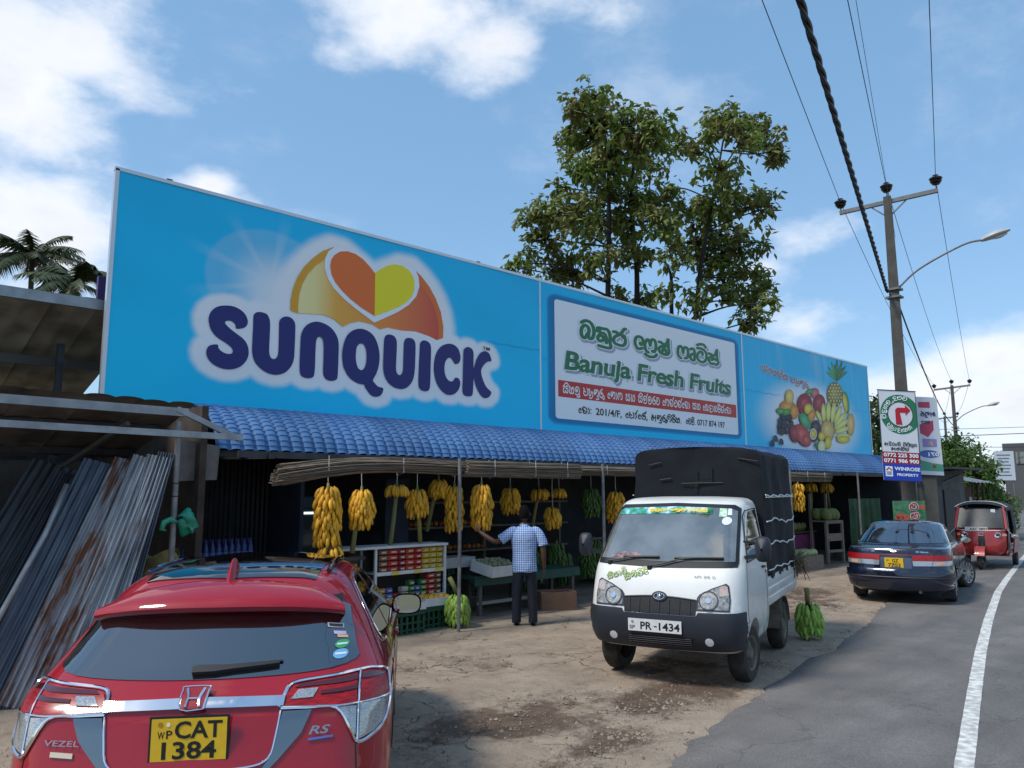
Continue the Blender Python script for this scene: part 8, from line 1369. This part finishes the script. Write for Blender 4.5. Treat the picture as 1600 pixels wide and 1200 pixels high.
tree('bushy_tree', 'dense bright green roadside tree behind the three wheeler', [(x-.4, y+.38, z, r*1.3) for x, y, z, r in TREE_C]+[(x+.6, y+1.0, z*.85, r*1.2) for x, y, z, r in TREE_C]+[(x-.6, y+.9, z*.95, r*1.1) for x, y, z, r in TREE_C], cB(TREE_C), lm2, 1300, .22, 3, .13); tree('bushy_tree', 'dark green tree peeping out right of the billboard end', TREE_D+[(x+.8, y+.5, z-.6, r) for x, y, z, r in TREE_D], cB(TREE_D), lm3, 1200, .22, 4, .12); tree('bushy_tree', 'dark leafy tree behind the shed at the left edge', TREE_E, cB(TREE_E), lm3, 900, .16, 5, .09)
# hedge and undergrowth along the far verge
g = random.Random(8)
for k, (px_, py_, r_, hh, lab) in enumerate(((33.2, 10.2, .9, 1.3, 'light green shrub beside the tin hut'), (36.5, 9.9, 1.2, 1.6, 'light green shrub left of the three wheeler hood'), (39.8, 10.9, 1.3, 1.9, 'shrub in shade under the dense roadside tree'), (45, 12.6, 1.5, 2.0, 'rounded shrub farther along the road verge'), (54, 15.8, 1.8, 2.4, 'farthest verge shrub before the notice board'))):
    tree('shrub', lab, [(px_+g.uniform(-r_, r_), py_+g.uniform(-r_*.5, r_*.5), hh*g.uniform(.25, .95), r_*.45) for _ in range(12)], [[(px_, py_, .05), (px_, py_, hh*.6)]], lm2 if k < 3 else lm3, 900, .16, 30+k, .05, 'shrubs along the far verge')
b = B()
for _ in range(2600):
    u = g.uniform(19, 60); n_ = abs(g.gauss(.5, .9))+.3; p = RO+RU*u+RN*(n_+ (1.5 if u < 26 else 0)); h = g.uniform(.06, .28); a = g.uniform(0, 6.28); c, s_ = math.cos(a)*.012, math.sin(a)*.012; l_ = Vector((g.gauss(0, .08), g.gauss(0, .08), h)); b.add([(p.x-c, p.y-s_, -.03), (p.x+c, p.y+s_, -.03), (p.x+l_.x, p.y+l_.y, h)], [(0, 1, 2)])
tag(b.build('grass', M('verge_grass', (.09, .15, .03), .7, var=.4, vscale=2), fix=False), 'rough green grass on the verge past the saloon', 'grass', kind='stuff')
# far wooded skyline, each crown its own tree
k = 0
for ang, dist, hh in [(2.0, 120, 7), (5, 135, 8), (8.5, 120, 7), (16, 110, 7), (20, 95, 6), (24, 80, 6), (28, 90, 6.5), (-1, 150, 8), (-4, 140, 7)]:
    x, y = dist*math.cos(R(ang)), dist*math.sin(R(ang)); k += 1
    tree('far_tree', 'low dark tree on the distant skyline beyond the road', [(x+g.uniform(-5, 5), y+g.uniform(-5, 5), hh*g.uniform(.25, .9), 1.6) for _ in range(14)], [[(x, y, .1), (x, y, hh*.6)]], lm3, 70, .8, 60+k, .25, 'skyline trees past the road bend')
# ---------------------------------------------------------------- coconut palms on the left
def palm(loc, hgt, label, seed, fl=3.2, nf=27):
    q = random.Random(seed); t = thing('coconut_palm', label, 'palm', loc, 0, 'coconut palms'); B().tube([(0, 0, -.1), (.2, 0, hgt*.5), (0, 0, hgt)], [.2, .15, .12], 8).build('trunk', M('palm_bark', (.11, .10, .085), .9, var=.3, vscale=5), t, smooth=True); pm = M('palm_leaf', (.035, .055, .016), .5, col2=(.07, .08, .03), vscale=2)
    for k in range(nf):
        a = 2*math.pi*k/nf+q.uniform(-.2, .2); el = q.uniform(-.35, 1.25); b = B(); pts = []; L_ = fl*q.uniform(.8, 1.1)
        for i in range(9): u = i/8; pts.append(Vector((math.cos(a)*math.cos(el)*L_*u, math.sin(a)*math.cos(el)*L_*u, hgt+math.sin(el)*L_*u-1.25*u*u*(1.1 if el > .2 else .9))))
        b.tube(pts, [.035*(1-.85*i/8) for i in range(9)], 5)
        for i in range(2, 33):
            u = i/33; f_ = u*8; j = min(7, int(f_)); p = pts[j].lerp(pts[j+1], f_-j); tg = (pts[j+1]-pts[j]).normalized(); sd = tg.cross(Vector((0, 0, 1))); sd = sd.normalized() if sd.length > .05 else Vector((1, 0, 0)); ll = .85*(1-abs(u-.45)*1.1)
            for s in (-1, 1): e = p+sd*s*ll*.75+tg*ll*.35+Vector((0, 0, -ll*q.uniform(.35, .75))); w_ = tg*.06; b.add([p-w_, p+w_, e], [(0, 1, 2)])
        b.build('frond', pm, t, fix=False)
palm((8.74, 45.0, 0), 14.2, 'taller coconut palm above the shed roof', 1, 3.1); palm((10.0, 41.6, 0), 12.3, 'shorter coconut palm right of the taller one', 2, 2.7)
